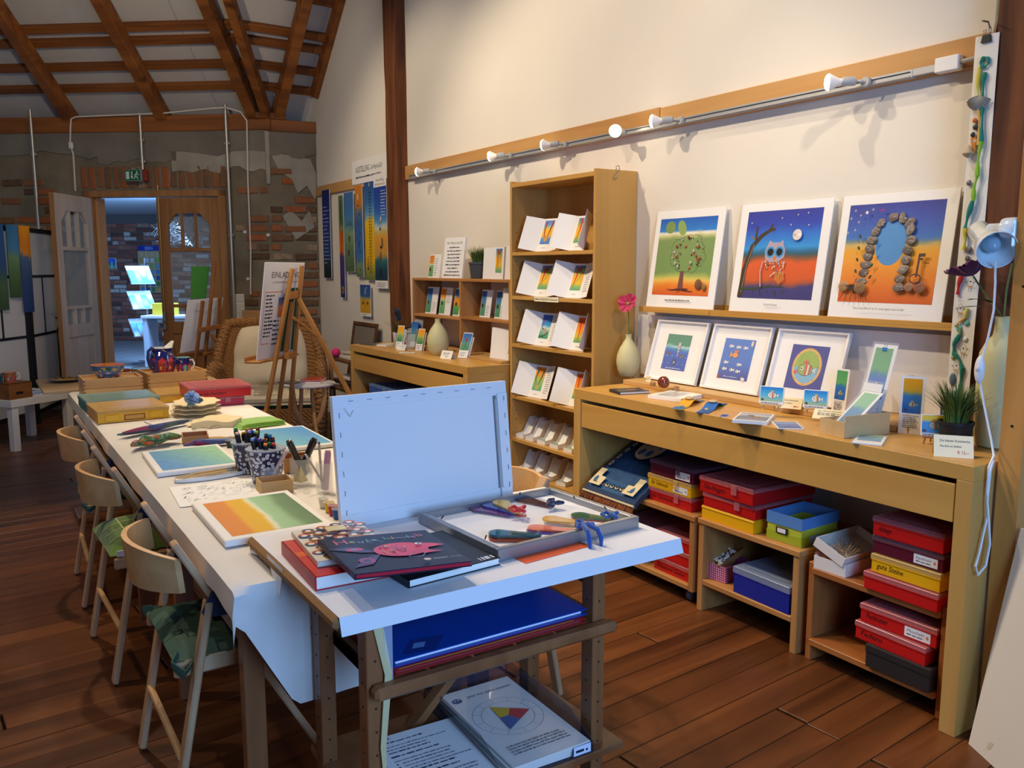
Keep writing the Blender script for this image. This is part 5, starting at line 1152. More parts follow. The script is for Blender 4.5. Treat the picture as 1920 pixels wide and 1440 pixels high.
# ---- three framed pictures
def framed(label, yc, w, h, deco):
    t = thing('framed_picture', label, 'picture', M=wallfr(yc, RZ1+.0005, -.142, 17), group='framed fish pictures on the near desk')
    f = MB(); b = .011
    f.box(-w/2, w/2, 0, b, 0, .018, .001).box(-w/2, w/2, h-b, h, 0, .018, .001).box(-w/2, -w/2+b, b, h-b, 0, .018, .001).box(w/2-b, w/2, b, h-b, 0, .018, .001)
    f.build('frame_rail', WHITEP, t); MB().box(-w/2+b, w/2-b, b, h-b, 0, .004).build('passepartout', CARD, t)
    q = Print(.0044); deco(q); q.build('print', t); MB().box(-w/2+b, w/2-b, b, h-b, .011, .012).build('pane', mat('frame_glass', (240, 244, 246), .05, alpha=.05, spec=.6), t)
    return t
def d1(p):
    p.bands(-.085, .06, .075, .235, [(0, (38, 72, 170)), (.5, (44, 92, 190)), (.6, (60, 140, 190)), (.66, (190, 222, 214)), (.7, (66, 140, 110)), (1, (76, 132, 110))], 12, 20, .03, 3)
    for k in range(10): p.line([(-.005, .098), (-.005+.022*math.cos(2*PI*k/10), .098+.022*math.sin(2*PI*k/10))], .005, (34, 36, 66), .002)
    p.ell(-.005, .098, .006, .006, (150, 170, 200)); p.ell(-.055, .14, .013, .008, (110, 80, 64), 10); p.ell(.035, .13, .015, .008, (110, 80, 64), -20)
    for y, r_ in ((.185, .012), (.168, .009), (.152, .007), (.137, .005)): p.ell(.008, y, r_, r_*1.2, (150, 150, 160)); p.ell(.008, y, r_*.6, r_*.7, (200, 196, 196))
    for k in range(14): p.ell(-.075+.011*k, .09+.05*math.sin(k*2.1)**2, .0022, .0022, (170, 200, 220), n=6)
    p.scrawl(-.05, .066, .11, .004, (210, 220, 236), 3)
framed('white framed sea picture with sun star, leftmost of the framed three', 2.96, .345, .302, d1)
def d2(p):
    p.bands(-.09, .055, .085, .24, [(0, (48, 62, 150)), (.4, (64, 112, 196)), (1, (72, 120, 200))], 10, 16, .03, 6)
    for x, y in ((-.05, .205), (-.008, .203), (.033, .202), (-.06, .13), (.018, .125), (-.06, .10), (-.015, .098), (.02, .094)): p.ell(x, y, .010, .007, (226, 224, 220)); p.poly([(x+.008, y), (x+.018, y+.007), (x+.018, y-.007)], (226, 224, 220)); p.ell(x-.004, y+.001, .0028, .0032, (30, 30, 40), n=7)
    p.ell(-.01, .165, .016, .012, (222, 150, 60)); p.poly([(-.024, .165), (-.04, .18), (-.04, .15)], (222, 150, 60)); p.poly([(-.018, .178), (-.02, .19), (-.012, .184), (-.004, .191), (.0, .183), (.006, .189), (.004, .177)], (214, 120, 70))
    p.ell(.072, .222, .007, .014, (214, 206, 190)); p.ell(-.078, .062, .009, .008, (130, 60, 60)); p.ell(.062, .062, .012, .008, (226, 216, 206), -20); p.scrawl(-.05, .064, .1, .004, (196, 206, 230), 5)
framed('white framed picture of small white fish, middle of the framed three', 2.586, .337, .302, d2)
def d3(p):
    p.rect(-.09, .055, .09, .24, (44, 48, 140)); p.ell(0, .15, .071, .079, (196, 146, 76), n=32); p.ell(0, .15, .068, .076, (226, 178, 96), n=32); p.ell(0, .15, .060, .068, (150, 176, 70), n=32)
    p.poly([(.060*math.cos(q), .15+.068*math.sin(q)) for q in [R(182+k*8.8) for k in range(21)]], (120, 176, 206))
    fish(p, -.004, .138, .034, (148, 168, 76), [(206, 70, 64), (214, 208, 206), (206, 70, 64)], None, (206, 84, 66), tail=(190, 206, 214)); p.ell(-.048, .125, .008, .008, (206, 76, 60))
    for k in range(8): q = 2*PI*k/8; p.ell(.064*math.cos(q), .15+.072*math.sin(q), .0018, .0018, (70, 50, 40), n=6)
    for k in range(4): p.ell(-.036+.003*k, .165+.011*k, .0018, .0018, (60, 70, 40), n=6)
framed('white framed fish king in a yellow ring, rightmost of the framed three', 2.214, .345, .302, d3)
# ---- vases with flowers
CER = mat('cream_ceramic', (206, 200, 150), .55, bump=.06, bscale=90, var=.05, vscale=12)
def vase(label, loc, r, h, neck, cat='vase', m=CER, prof=None):
    t = thing('vase', label, cat, loc)
    pr = prof or [(0, 0), (r*.62, 0), (r*.68, h*.015), (r*.88, h*.14), (r*.99, h*.30), (r, h*.38), (r*.93, h*.52), (r*.72, h*.68), (r*.42, h*.82), (neck*1.05, h*.90), (neck, h*.97), (neck*1.12, h), (neck*.8, h), (neck*.75, h*.93), (0, h*.92)]
    MB().lathe(pr, 36).build('body', m, t, True); return t
vase('bulbous cream vase with one pink poppy beside the bookcase', (-.15, 3.262, DZ+.0235), .060, .212, .014)
vase('round cream bottle vase without flowers on the far desk', (-.36, 4.93, DZ), .074, .238, .017)
vase('tall cream bottle vase at the right end holding purple flowers', (-.215, 1.392, DZ), .066, .415, .026, prof=[(0, 0), (.052, 0), (.058, .005), (.064, .06), (.066, .15), (.066, .26), (.062, .30), (.046, .335), (.03, .355), (.027, .37), (.026, .40), (.028, .415), (.02, .415), (.019, .38), (0, .38)])
PET = mat('poppy_pink', (206, 52, 92), .7, var=.3, vscale=30, sheen=.3); PUR = mat('petal_purple', (96, 36, 96), .7, var=.3, vscale=30, sheen=.3); STEM = mat('stem_green', (106, 116, 62), .7); LEAF = mat('leaf_green', (70, 84, 48), .7)
def flower(name, label, base, head, r, pet, n, cup, tilt_dir, leaves=0, centre=(160, 150, 60)):
    t = thing(name, label, 'flower', base, group=None)
    b = Vector(base); h = Vector(head)-b; mid = h*.5 + Vector((.01, .01, 0)); MB().tube([(0, 0, -.06), (0, 0, 0), tuple(mid*.6), tuple(mid), tuple(h*.98)], .0032, 6).build('stem', STEM, t, True)
    ax = Vector(tilt_dir).normalized(); q = ax.to_track_quat('Z', 'Y').to_matrix().to_4x4(); q.translation = h
    for k in range(n):
        layer = k % 2; a0 = 2*PI*k/n
        def pt(u, v):
            a_ = a0+(u-.5)*2*PI/n*1.7; rr = r*v*(1-.12*(2*u-1)**2)*(1 if layer else .82); z = cup*r*v**1.6+.006*math.sin(u*14+k)*v+.004*layer
            return q @ Vector((rr*math.cos(a_), rr*math.sin(a_), z)), (q.to_3x3() @ Vector((0, 0, 1)))
        MB().slab(pt, 10, 6, .0006).build('petal', pet, t, True)
    MB().ell((0, 0, .006), .009, .009, .008, 10, 6, q).build('flower_centre', mat('centre_%02x%02x%02x' % centre, centre, .8), t, True)
    for k in range(leaves):
        a_ = R(150+k*70); l0 = h*(.25+.12*k); d_ = Vector((math.cos(a_)*.5-.3, math.sin(a_)*.6+.5, .25)).normalized()
        def lf(u, v):
            w_ = .02*math.sin(PI*min(1, v*.97+.03))*(1+.25*math.sin(v*22)); s_ = Vector((-d_.y, d_.x, 0)).normalized(); return l0+d_*v*.12+s_*(u-.5)*2*w_+Vector((0, 0, -.03*v*v)), Vector((0, 0, 1))
        MB().slab(lf, 4, 14, .0008).build('leaf', LEAF, t, True)
    return t
flower('poppy', 'single pink poppy standing in the vase beside the bookcase', (-.15, 3.262, 1.062), (-.148, 3.272, 1.222), .052, PET, 7, .35, (-.75, -.5, .45))
flower('purple_flower', 'open purple flower leaning left from the tall vase', (-.215, 1.392, 1.242), (-.21, 1.505, 1.378), .072, PUR, 9, .55, (-.2, .35, .9), 2, (60, 40, 50))
flower('purple_flower', 'purple flower half hidden behind the clamp lamp', (-.222, 1.39, 1.242), (-.24, 1.37, 1.42), .045, PUR, 7, 1.0, (-.2, -.1, .95), 0, (60, 40, 50))
def grass_pot(label, loc, rp, hp, potm, gh, n, spread, seed, square=False):
    t = thing('grass_plant', label, 'plant', loc); g = random.Random(seed)
    MB().lathe([(0, 0), (rp*.78, 0), (rp*.8, .003), (rp*.98, hp*.86), (rp*1.03, hp*.88), (rp*1.03, hp), (rp*.93, hp), (rp*.9, hp*.9), (0, hp*.88)], 28).build('pot', potm, t, True)
    b = MB()
    for k in range(n):
        a_ = g.uniform(0, 2*PI); r0 = rp*.7*math.sqrt(g.random()); l_ = gh*g.uniform(.65, 1.08); bend = spread*g.uniform(.15, 1)*(.3+r0/rp); w_ = g.uniform(.0016, .003); c_, s_ = math.cos(a_), math.sin(a_); P_ = []
        for i in range(6):
            v = i/5; x = r0*c_+bend*l_*v*v*c_; y = r0*s_+bend*l_*v*v*s_; z = hp*.88+l_*v*(1-.25*bend*v); ww = w_*(1-v)**.6+.0002
            P_ += [(x-s_*ww, y+c_*ww, z), (x+s_*ww, y-c_*ww, z)]
        b.add(P_, [(2*i, 2*i+1, 2*i+3, 2*i+2) for i in range(5)])
    gr = b.build('grass_blade', mat('grass_green', (84, 112, 48), .6, var=.35, vscale=9), t); gr['kind'] = 'stuff'; return t
grass_pot('artificial grass in a black pot at the right end of the desk', (-.335, 1.455, DZ), .052, .085, mat('pot_black', (30, 31, 32), .5), .135, 300, .9, 3)
grass_pot('artificial grass in a dark grey pot on the pigeonhole unit', (-.16, 4.73, UPT+.0005), .066, .105, mat('pot_grey', (72, 76, 78), .5), .12, 240, .8, 4)
# ---- flat things, books and cards on the near desk
def leatherbook(name, label, p, rz, w, h, th, cov, deco=None, cat='book', group=None, pages=(236, 232, 222)):
    t = thing(name, label, cat, p, rz, group)
    MB().box(-w/2+.003, w/2-.003, -h/2+.003, h/2-.003, .002, th-.002).build('pages', mat('pages_%02x%02x%02x' % pages, pages, .8), t)
    MB().box(-w/2, w/2, -h/2, h/2, 0, .002, .0006).box(-w/2, w/2, -h/2, h/2, th-.002, th, .0006).box(-w/2-.001, -w/2+.003, -h/2, h/2, .0, th, .0006).build('cover', mat('bookcover_%02x%02x%02x' % cov, cov, .35), t)
    if deco: q = Print(th+.0003); deco(q, w, h); q.build('cover_print', t, GLOSSPRINT)
    return t
def dk(p, w, h): p.bands(-w*.5, -h*.5, w*.5, h*.5, [(0, (34, 32, 40)), (.5, (58, 52, 60)), (1, (40, 38, 46))], 6, 8, .1, 2); p.ell(.01, .0, .03, .02, (150, 82, 50), 20)
leatherbook('book', 'slim dark blue book lying at the left of the near desk', D(1180, 736, DZ), R(-14), .15, .11, .013, (36, 42, 58), dk)
def wt(p, w, h): p.scrawl(-w*.42, h*.36, w*.84, .0035, (120, 116, 116), 4, 13, .0085, .2)
leatherbook('guest_book', 'thick white booklet with small print lying on the near desk', D(1268, 746, DZ), R(14), .19, .17, .016, (240, 238, 232), wt)
m_ = MB().ell((0, 0, .028), .028, .028, .028, 24, 16).build('glass_ball', mat('amber_ball', (122, 48, 22), .06, coat=1, var=.5, vscale=60), None, True); m_.location = D(1244, 728, RZ1); m_.location.z = RZ1; tag(m_, 'polished brown amber ball on the near desk', 'ball')
for i, (px, py, lb) in enumerate(((1224, 720, 'small cork cube left of the amber ball'), (1268, 727, 'small cork cube right of the amber ball'))):
    o = MB().box(-.010, .010, -.010, .010, 0, .017, .001).build('cork_block', mat('cork', (176, 130, 84), .8, var=.2, vscale=40)); o.location = D(px, py+4, RZ1); o.rotation_euler.z = .3+i; tag(o, lb, 'block')
def price_tag(name, label, M_, w, h, lines, cat='price card', tent=True, bg=(240, 228, 190)):
    t = thing(name, label, cat, M=M_)
    MB().add([(-w/2, 0, 0), (w/2, 0, 0), (w/2, h, 0), (-w/2, h, 0), (-w/2, 0, -.0008), (w/2, 0, -.0008), (w/2, h, -.0008), (-w/2, h, -.0008)], [(0, 1, 2, 3), (7, 6, 5, 4), (0, 4, 5, 1), (1, 5, 6, 2), (2, 6, 7, 3), (3, 7, 4, 0)]).build('front_leaf', mat('tag_%02x%02x%02x' % bg, bg, .75), t)
    if tent: MB().slab(lambda u, v: ((-w/2+u*w, h*v, -.0008-(1-v)*h*1.05), Vector((0, 0, 1))), 1, 1, .0008).build('back_leaf', 'tag_%02x%02x%02x' % bg, t)
    p = Print()
    for txt, x, y, hh, c, al, wd in lines:
        if txt: p.text(txt, x, y, hh, c, al, wd)
        else: p.scrawl(x, y, wd, hh, c, 3, ragged=.1)
    p.build('lettering', t); return t
price_tag('price_tent', 'folded price card reading 12 at the right desk corner', facing(D(1788, 858), 32, 36), .108, .072, [('Die kleinen Kunstwerke', .004, .050, .008, INK, 'c', .082), ('Mini-Bild mit Staffelei', -.008, .033, .006, INK, 'c', .058), ('€ 12,--', .026, .013, .009, RED, 'c', .032)])
price_tag('price_tent', 'folded price card between the two mini easels', facing(D(1478, 766, RZ1), 25, 20), .098, .045, [('Die kleinen Kunstwerke', 0, .031, .0065, INK, 'c', .066), ('mit Staffelei', -.006, .020, .005, INK, 'c', .035), ('', .018, .008, .0045, RED, 'l', .02)])
price_tag('price_card', 'cream card with red price in front of the birch tray', facing(D(1560, 800)+Vector((-.02, 0, .028)), 55, 25), .118, .052, [('Der Müritz-Glücksfisch', 0, .038, .007, INK, 'c', .09), ('', -.045, .028, .004, INK, 'l', .09), ('', -.045, .020, .004, INK, 'l', .08), ('', .02, .008, .005, RED, 'l', .026)], tent=False)
# mini easels with little pictures
EZW = mat('mini_wood', (214, 176, 120), .6)
def mini_easel(label, p, yaw, w, h, deco, wood_=EZW):
    M_ = facing(p, 0, yaw); t = thing('mini_easel', label+' (stand)', 'easel', M=M_, group='mini easels on the near desk')
    t['label'] = 'tiny wooden easel carrying the ' + label
    MB().bar((-w*.36, 0, .008), (-w*.10, h*.95+.02, -.012), .005, .004).bar((w*.36, 0, .008), (w*.10, h*.95+.02, -.012), .005, .004).build('front_leg', wood_, t)
    MB().bar((0, .0, -.045), (0, h*.9, -.012), .005, .004).build('rear_leg', wood_, t)
    MB().box(-w*.42, w*.42, .020, .026, .002, .016, .0008).build('tray', wood_, t); MB().box(-.012, .012, h*.95+.01, h*.95+.02, -.016, -.006, .001).build('head_block', wood_, t)
    c = thing('mini_canvas', label, 'picture', M=M_ @ T(0, .0265, .006) @ RX(-10), group='mini pictures on the near desk')
    MB().box(-w/2, w/2, 0, h, -.004, .004, .0008).build('canvas', CARD, c); q = Print(.0043); deco(q, w, h); q.build('print', c); return t
def mf(sea, body, st, cr):
    def f(p, w, h):
        p.bands(-w/2+.003, .010, w/2-.003, h-.003, sea, 6, 10, .05, int(w*1e4)); fish(p, .002, h*.5, h*.24, body, st, None, cr); p.ell(-w*.36, h*.24, .005, .004, (110, 56, 30)); p.scrawl(-w*.42, .003, w*.8, .003, INK, 2, ragged=.05)
    return f
SEA = [(0, (170, 190, 130)), (.25, (120, 190, 200)), (.6, (70, 170, 220)), (1, (40, 130, 200))]
mini_easel('small fish picture left of the folded price card', D(1446, 770, RZ1), 24, .092, .068, mf(SEA, (226, 222, 206), [(190, 60, 40), (206, 180, 110)], (222, 190, 110)))
mini_easel('small fish picture right of the folded price card', D(1528, 778, RZ1), 26, .088, .068, mf(SEA, (228, 224, 210), [(206, 180, 90), (176, 62, 44)], (222, 190, 110)))
mini_easel('square fish picture with yellow sky near the corner price card', D(1748, 832, DZ), 38, .075, .07, mf([(0, (70, 140, 200)), (.65, (80, 150, 206)), (.72, (236, 200, 60)), (1, (240, 200, 50))], (150, 176, 170), [(206, 60, 44), (60, 130, 90)], (206, 150, 60)), mat('mini_wood_dark', (176, 128, 78), .6))
mini_easel('square blue picture half hidden behind the grass pot', D(1778, 800, DZ), 40, .066, .058, mf([(0, (60, 116, 190)), (1, (66, 120, 190))], (120, 150, 190), [(206, 206, 216)], (190, 70, 70)))
# art cards
def glueck(p, w, h, stops, text=True, seed=0, y0=.32):
    p.bands(-w*.40, h*y0, w*.36, h*.955, stops, 6, 20, .05, seed); fish(p, -w*.0, h*(y0+.15), w*.15, (140, 160, 140), [(130, 60, 50)], None, (196, 186, 120)); p.ell(-w*.26, h*(y0+.06), w*.05, w*.045, (96, 58, 40))
    if text: p.text('Der Müritz-Glücksfisch', -w*.02, h*(y0-.055), .005, INK, 'c', w*.66); p.scrawl(-w*.34, h*(y0-.09), w*.66, .0032, (90, 88, 92), seed, 6, h*.032, .3)
GB = [(0, (40, 100, 180)), (.4, (46, 110, 190)), (.5, (60, 140, 150)), (.56, (96, 170, 100)), (1, (84, 160, 96))]; OB = [(0, (44, 100, 176)), (.5, (54, 120, 190)), (.58, (150, 160, 90)), (.64, (206, 160, 40)), (1, (230, 160, 20))]
def art_card(name, label, M_, w, h, deco, th=.0012, cat='card', sleeve=False, m=CARD, group=None):
    t = thing(name, label, cat, M=M_, group=group); MB().box(-w/2, w/2, 0, h, -th, 0).build('card_sheet', m, t); q = Print(); deco(q, w, h); q.build('print', t)
    if sleeve: MB().box(-w/2-.006, w/2+.006, -.003, h+.008, .0035, .0038).build('sleeve', mat('cello', (245, 248, 250), .08, alpha=.10, spec=.8), t)
    return t
# birch tray holding bookmark cards
c0 = Vector((-.445, 1.80, DZ)); TM = FR(c0, (.05, -1, 0), (1, .05, 0))     # x toward camera, y toward wall
TM = T(-.41, 1.77, DZ) @ RZ(-8)
t = thing('card_tray', 'open birch plywood tray holding fish bookmarks on the near desk', 'tray', M=TM)
g = MB(); g.box(-.10, .11, -.055, .055, 0, .004).box(-.10, -.096, -.055, .055, .004, .055).box(.106, .11, -.055, .055, .004, .075).box(-.096, .106, -.055, -.051, .004, .075).box(-.096, .106, .051, .055, .004, .055)
g.build('tray_body', wood('birch_ply', (216, 184, 130), (200, 164, 108), 'x', .6, .6, bump=.05), t)
art_card('bookmark_card', 'tall green and blue fish bookmark with clip standing in the tray', FR(Vector((-.318, 1.783, .86)), (-.12, -.99, 0), (.27, 0, .96)), .098, .285, lambda p, w, h: glueck(p, w, h, GB, True, 1), sleeve=True)
cl = bpy.data.objects['bookmark_card']; MB().box(-.009, .009, .262, .274, -.004, .006, .001).build('blue_clip', mat('clip_blue', (40, 120, 190), .4), cl); MB().tube([(-.006, .272, 0), (-.007, .284, 0), (.004, .285, 0), (.004, .272, 0)], .0009, 5).build('clip_wire', STEEL, cl)
art_card('bookmark_card', 'low fish bookmark leaning at the front of the tray', FR(Vector((-.475, 1.775, .86)), (-.12, -.99, 0), (.80, 0, .6)), .08, .19, lambda p, w, h: glueck(p, w, h, [(0, (50, 110, 180)), (.5, (70, 140, 180)), (.62, (130, 190, 150)), (1, (130, 190, 140))], False, 2, .05), sleeve=True)
art_card('bookmark_card', 'blank lower bookmark behind the front one in the tray', FR(Vector((-.352, 1.78, .86)), (-.12, -.99, 0), (.33, 0, .94)), .08, .15, lambda p, w, h: p.rect(-w*.4, h*.8, w*.4, h*.81, (190, 186, 182)), sleeve=True)
art_card('folded_card', 'green and blue fish card standing left of the birch tray', facing(D(1571, 772, RZ1)+Vector((0, 0, 0)), 6, -8), .068, .165, lambda p, w, h: glueck(p, w, h, GB, True, 5, .28))
MB().slab(lambda u, v: ((.034+.0*u, v*.165, -.0+u*-.075), Vector((1, 0, 0))), 1, 1, .001).build('back_leaf', CARD, bpy.data.objects['folded_card'])
art_card('folded_card', 'orange and blue fish card standing near the grass pot', facing(D(1706, 814, DZ), 4, 22), .078, .20, lambda p, w, h: glueck(p, w, h, OB, True, 6, .36)); MB().slab(lambda u, v: ((-.039+u*.03, v*.20, -.001+u*-.06), Vector((0, 0, 1))), 1, 1, .001).build('back_leaf', CARD, bpy.data.objects['folded_card.001'])
def lying(name, label, p, rz, w, h, deco, th=.0012, sleeve=False, z=None): return art_card(name, label, T(*p) @ RZ(rz) @ T(0, 0, th), w, h, deco, th, sleeve=sleeve)
lying('bookmark_pack', 'sleeved pastel fish card lying in front of the tray corner', D(1625, 834), -62, .09, .16, lambda p, w, h: p.bands(-w*.4, h*.3, w*.4, h*.95, [(0, (110, 150, 190)), (.5, (120, 170, 190)), (1, (160, 190, 140))], 6, 12, .06, 9), .004, True)
lying('bookmark_pack', 'dark blue sleeved cards lying left of the birch tray', D(1483, 805), -40, .09, .13, lambda p, w, h: p.bands(-w*.45, .004, w*.45, h*.97, [(0, (60, 84, 150)), (.6, (70, 100, 170)), (.8, (140, 160, 200)), (1, (60, 84, 150))], 6, 10, .08, 10), .004, True)
lying('photo_booklet', 'white booklet with a photo lying in the middle of the near desk', D(1405, 795), -58, .125, .18, lambda p, w, h: (p.bands(-w*.46, h*.05, w*.46, h*.95, [(0, (150, 150, 160)), (.4, (120, 124, 130)), (.7, (190, 190, 196)), (1, (140, 140, 150))], 8, 10, .12, 11), p.ell(.01, h*.45, .024, .02, (150, 124, 100)), p.ell(-.012, h*.6, .014, .012, (96, 76, 62))), .012)
lying('bookmark_strip', 'dark blue glossy strip beside the photo booklet', D(1355, 782), -62, .03, .05, lambda p, w, h: p.rect(-w*.45, 0, w*.45, h, (50, 76, 150)), .002)
def wavy(label, p, ang, c1, c2, seed):
    t = thing('felted_bookmark', label, 'bookmark', M=T(*p) @ RZ(ang))
    def sf(u, v): return ((u-.5)*.05, v*.28, .002+.020*math.exp(-((v-.55)/.18)**2)), Vector((0, 0, 1))
    MB().slab(sf, 4, 24, .002).build('felt', mat('felt_%d' % seed, c1, .9), t, True)
    q = Print(0); q.bands(-.024, 0, .024, .28, [(0, c2), (.2, c2), (.28, c1), (.75, c1), (.85, c2), (1, c2)], 4, 24, .05, seed); q.v = [(x, y, z+.0025+.020*math.exp(-((y/.28-.55)/.18)**2)) for x, y, z in q.v]; q.build('dyed_face', t)
    MB().ell((0, .154, .027), .02, .022, .007, 12, 6).build('shell', mat('shell_buff', (198, 170, 130), .6), t, True); MB().lathe([(0, 0), (.008, .006), (.006, .012), (0, .02)], 10, T(.0, .055, .006) @ RX(-90)).build('snail_shell', 'shell_buff', t, True)
wavy('yellow and blue felt bookmark with a shell on the near desk', D(1268, 768), -64, (216, 160, 44), (60, 110, 160), 1)
wavy('blue felt bookmark with a large shell on the near desk', D(1316, 775), -62, (48, 104, 176), (52, 92, 150), 2)
pl_ = price_tag('label_card', 'tiny cream label card in front of the sea picture frame', facing(D(1216, 716, RZ1)+Vector((-.004, 0, 0)), 12, 0), .032, .030, [('', -.013, .022, .002, INK, 'l', .026), ('', -.013, .016, .002, INK, 'l', .026), ('', -.013, .010, .002, INK, 'l', .02)], tent=False)
# ---- bookcase cards
FEA = (196, 36, 44)
def feathers(kind):
    def f(p, x0, y0, x1, y1):
        w, h = x1-x0, y1-y0; cx = (x0+x1)/2
        def fe(pts, c, c2=None): p.line([(x0+w*a, y0+h*b) for a, b in pts], w*.16, c, w*.03); (p.line([(x0+w*a, y0+h*b) for a, b in pts], w*.05, c2, w*.02) if c2 else None)
        st = {0: [(0, (70, 120, 200)), (.25, (90, 150, 210)), (.35, (236, 176, 40)), (.6, (240, 190, 40)), (.7, (190, 200, 120)), (.78, (110, 160, 220)), (1, (80, 130, 210))], 1: [(0, (90, 160, 120)), (.15, (130, 180, 110)), (.3, (240, 190, 50)), (.6, (236, 170, 40)), (.75, (150, 170, 120)), (1, (52, 110, 190))], 2: [(0, (60, 150, 110)), (.3, (120, 180, 150)), (.45, (210, 230, 220)), (.55, (60, 150, 210)), (1, (40, 110, 190))], 3: [(0, (90, 170, 130)), (.5, (180, 190, 90)), (.7, (236, 150, 30)), (1, (222, 120, 24))], 4: [(0, (80, 160, 110)), (.25, (200, 190, 60)), (.5, (240, 150, 30)), (1, (214, 90, 24))]}[kind % 5]
        p.bands(x0, y0, x1, y1, st, 6, 16, .05, kind)
        if kind == 0: fe([(.25, .95), (.2, .6), (.3, .3), (.5, .15)], FEA, (120, 20, 40)); fe([(.9, .95), (.75, .6), (.65, .35), (.5, .15)], FEA, (120, 20, 40)); p.ell(cx, y0+h*.22, w*.2, h*.12, (198, 150, 70))
        elif kind == 1: fe([(.3, .95), (.35, .6), (.25, .3), (.1, .05)], (206, 44, 30)); fe([(.9, .85), (.6, .5), (.1, .05)], (150, 176, 70)); p.ell(x0+w*.55, y0+h*.85, w*.2, h*.1, (130, 90, 60))
        elif kind == 2: fe([(.3, .97), (.2, .7), (.15, .45)], (150, 40, 150)); p.line([(x0+w*.2, y0+h*.45), (x0+w*.5, y0+h*.3), (x0+w*.9, y0+h*.25), (x0+w*.5, y0+h*.1), (x0+w*.1, y0+h*.08)], w*.1, (70, 60, 56)); p.ell(cx, y0+h*.32, w*.22, h*.11, (176, 160, 140))
        elif kind == 3: fe([(.3, .9), (.15, .5), (.4, .15)], (30, 96, 84)); fe([(.85, .85), (.7, .5), (.5, .15)], (30, 96, 84)); p.ell(cx, y0+h*.15, w*.2, h*.1, (190, 170, 90))
        else: fe([(.6, .95), (.8, .6), (.5, .35), (.3, .1)], (226, 110, 30)); fe([(.25, .9), (.35, .5), (.3, .1)], (206, 60, 30))
    return f
def trifold(label, p, yaw, kind, h=.195, wl=.112, wc=.108, wr=.09, al=32, ar=18, lean=20, group='folded art cards in the bookcase', ptop=.9, pbot=.3):
    M_ = facing(p, lean, yaw); t = thing('trifold_card', label, 'card', M=M_, group=group)
    MB().box(-wc/2, wc/2, 0, h, -.0008, 0).build('centre_leaf', CARD, t)
    o = MB().box(-wl, 0, 0, h, -.0008, 0).build('left_leaf', CARD, t); o.matrix_local = T(-wc/2, 0, 0) @ RY(al)
    o = MB().box(0, wr, 0, h, -.0008, 0).build('right_leaf', CARD, t); o.matrix_local = T(wc/2, 0, 0) @ RY(-ar)
    q = Print(0); q.scrawl(.012, h*.9, wr*.75, .0028, (96, 94, 98), kind, 12, h*.066, .35); ro = q.build('verse', o); ro.matrix_local = T(0, 0, .0006)
    q = Print(); feathers(kind)(q, -wc*.40, h*.22, wc*.36, h*.94); q.scrawl(-.015, h*.1, .03, .003, (110, 106, 106), 1, ragged=.1); q.build('print', t)
    MB().bar((0, h*.6, -.002), (0, .04, -.06), .03, .001).build('card_prop', CARD, t); return t
rows = [(SHZ[0], [(1022, 0, 'red feather card on the top shelf of the bookcase'), (1086, 0+1, 'narrow yellow card on the top shelf, right')]), (SHZ[1], [(1018, 1, 'card with red and green feathers on the second shelf'), (1080, 1, 'card with brown feathers on the second shelf, right')]),
        (SHZ[2], [(1020, 2, 'card with purple feather and grey stone on the third shelf'), (1088, 4, 'card with orange feather on the third shelf, right')]), (SHZ[3], [(1008, 3, 'card with two dark green feathers on the fourth shelf'), (1086, 4, 'orange card on the fourth shelf, right')])]
AR = {1086: 66, 1088: 62, 1080: 22}
for z, cs in rows:
    for px, kd, lb in cs:
        pp = at(px, 500, x=-.205); trifold(lb, (-.225, pp.y, z+.0012), 6, kd, ar=AR.get(px, 18))
price_tag('price_card', 'small cream card with handwriting between the second shelf cards', facing((-.24, at(1049, 545, x=-.24).y, SHZ[1]+.001), 14, 8), .046, .05, [('', -.017, .038, .004, INK, 'l', .034), ('', -.017, .029, .004, INK, 'l', .03), ('', -.017, .019, .003, INK, 'l', .03), ('', .0, .007, .004, INK, 'l', .018)], tent=False)
t = thing('shelf_label', 'cream label strip reading Künstlerkarten on the bookcase shelf edge', 'label', M=FR((BX-.0012, 3.80, SHZ[1]-.024), (0, -1, 0), (0, 0, 1)))
MB().box(-.13, .10, 0, .028, -.0008, 0).build('label_strip', mat('tag_cream', (240, 228, 190), .7), t); p = Print(); p.text('Künstlerkarten', -.03, .009, .012, INK, 'c', .085); p.scrawl(-.12, .010, .042, .006, INK, 3, ragged=.05); p.scrawl(.02, .010, .072, .005, INK, 4, ragged=.05); p.build('lettering', t)
h_ = MB().tube([(-.14, 3.402, 1.897), (-.142, 3.386, 1.90), (-.15, 3.384, 1.912), (-.13, 3.384, 1.915), (-.125, 3.384, 1.90), (-.15, 3.384, 1.87), (-.165, 3.384, 1.855), (-.15, 3.384, 1.845), (-.14, 3.383, 1.855)], .0022, 6).build('s_hook', STEEL, None, True); h_.location = (0, 0, 0); tag(h_, 'small steel S hook on the top corner of the bookcase', 'hook')
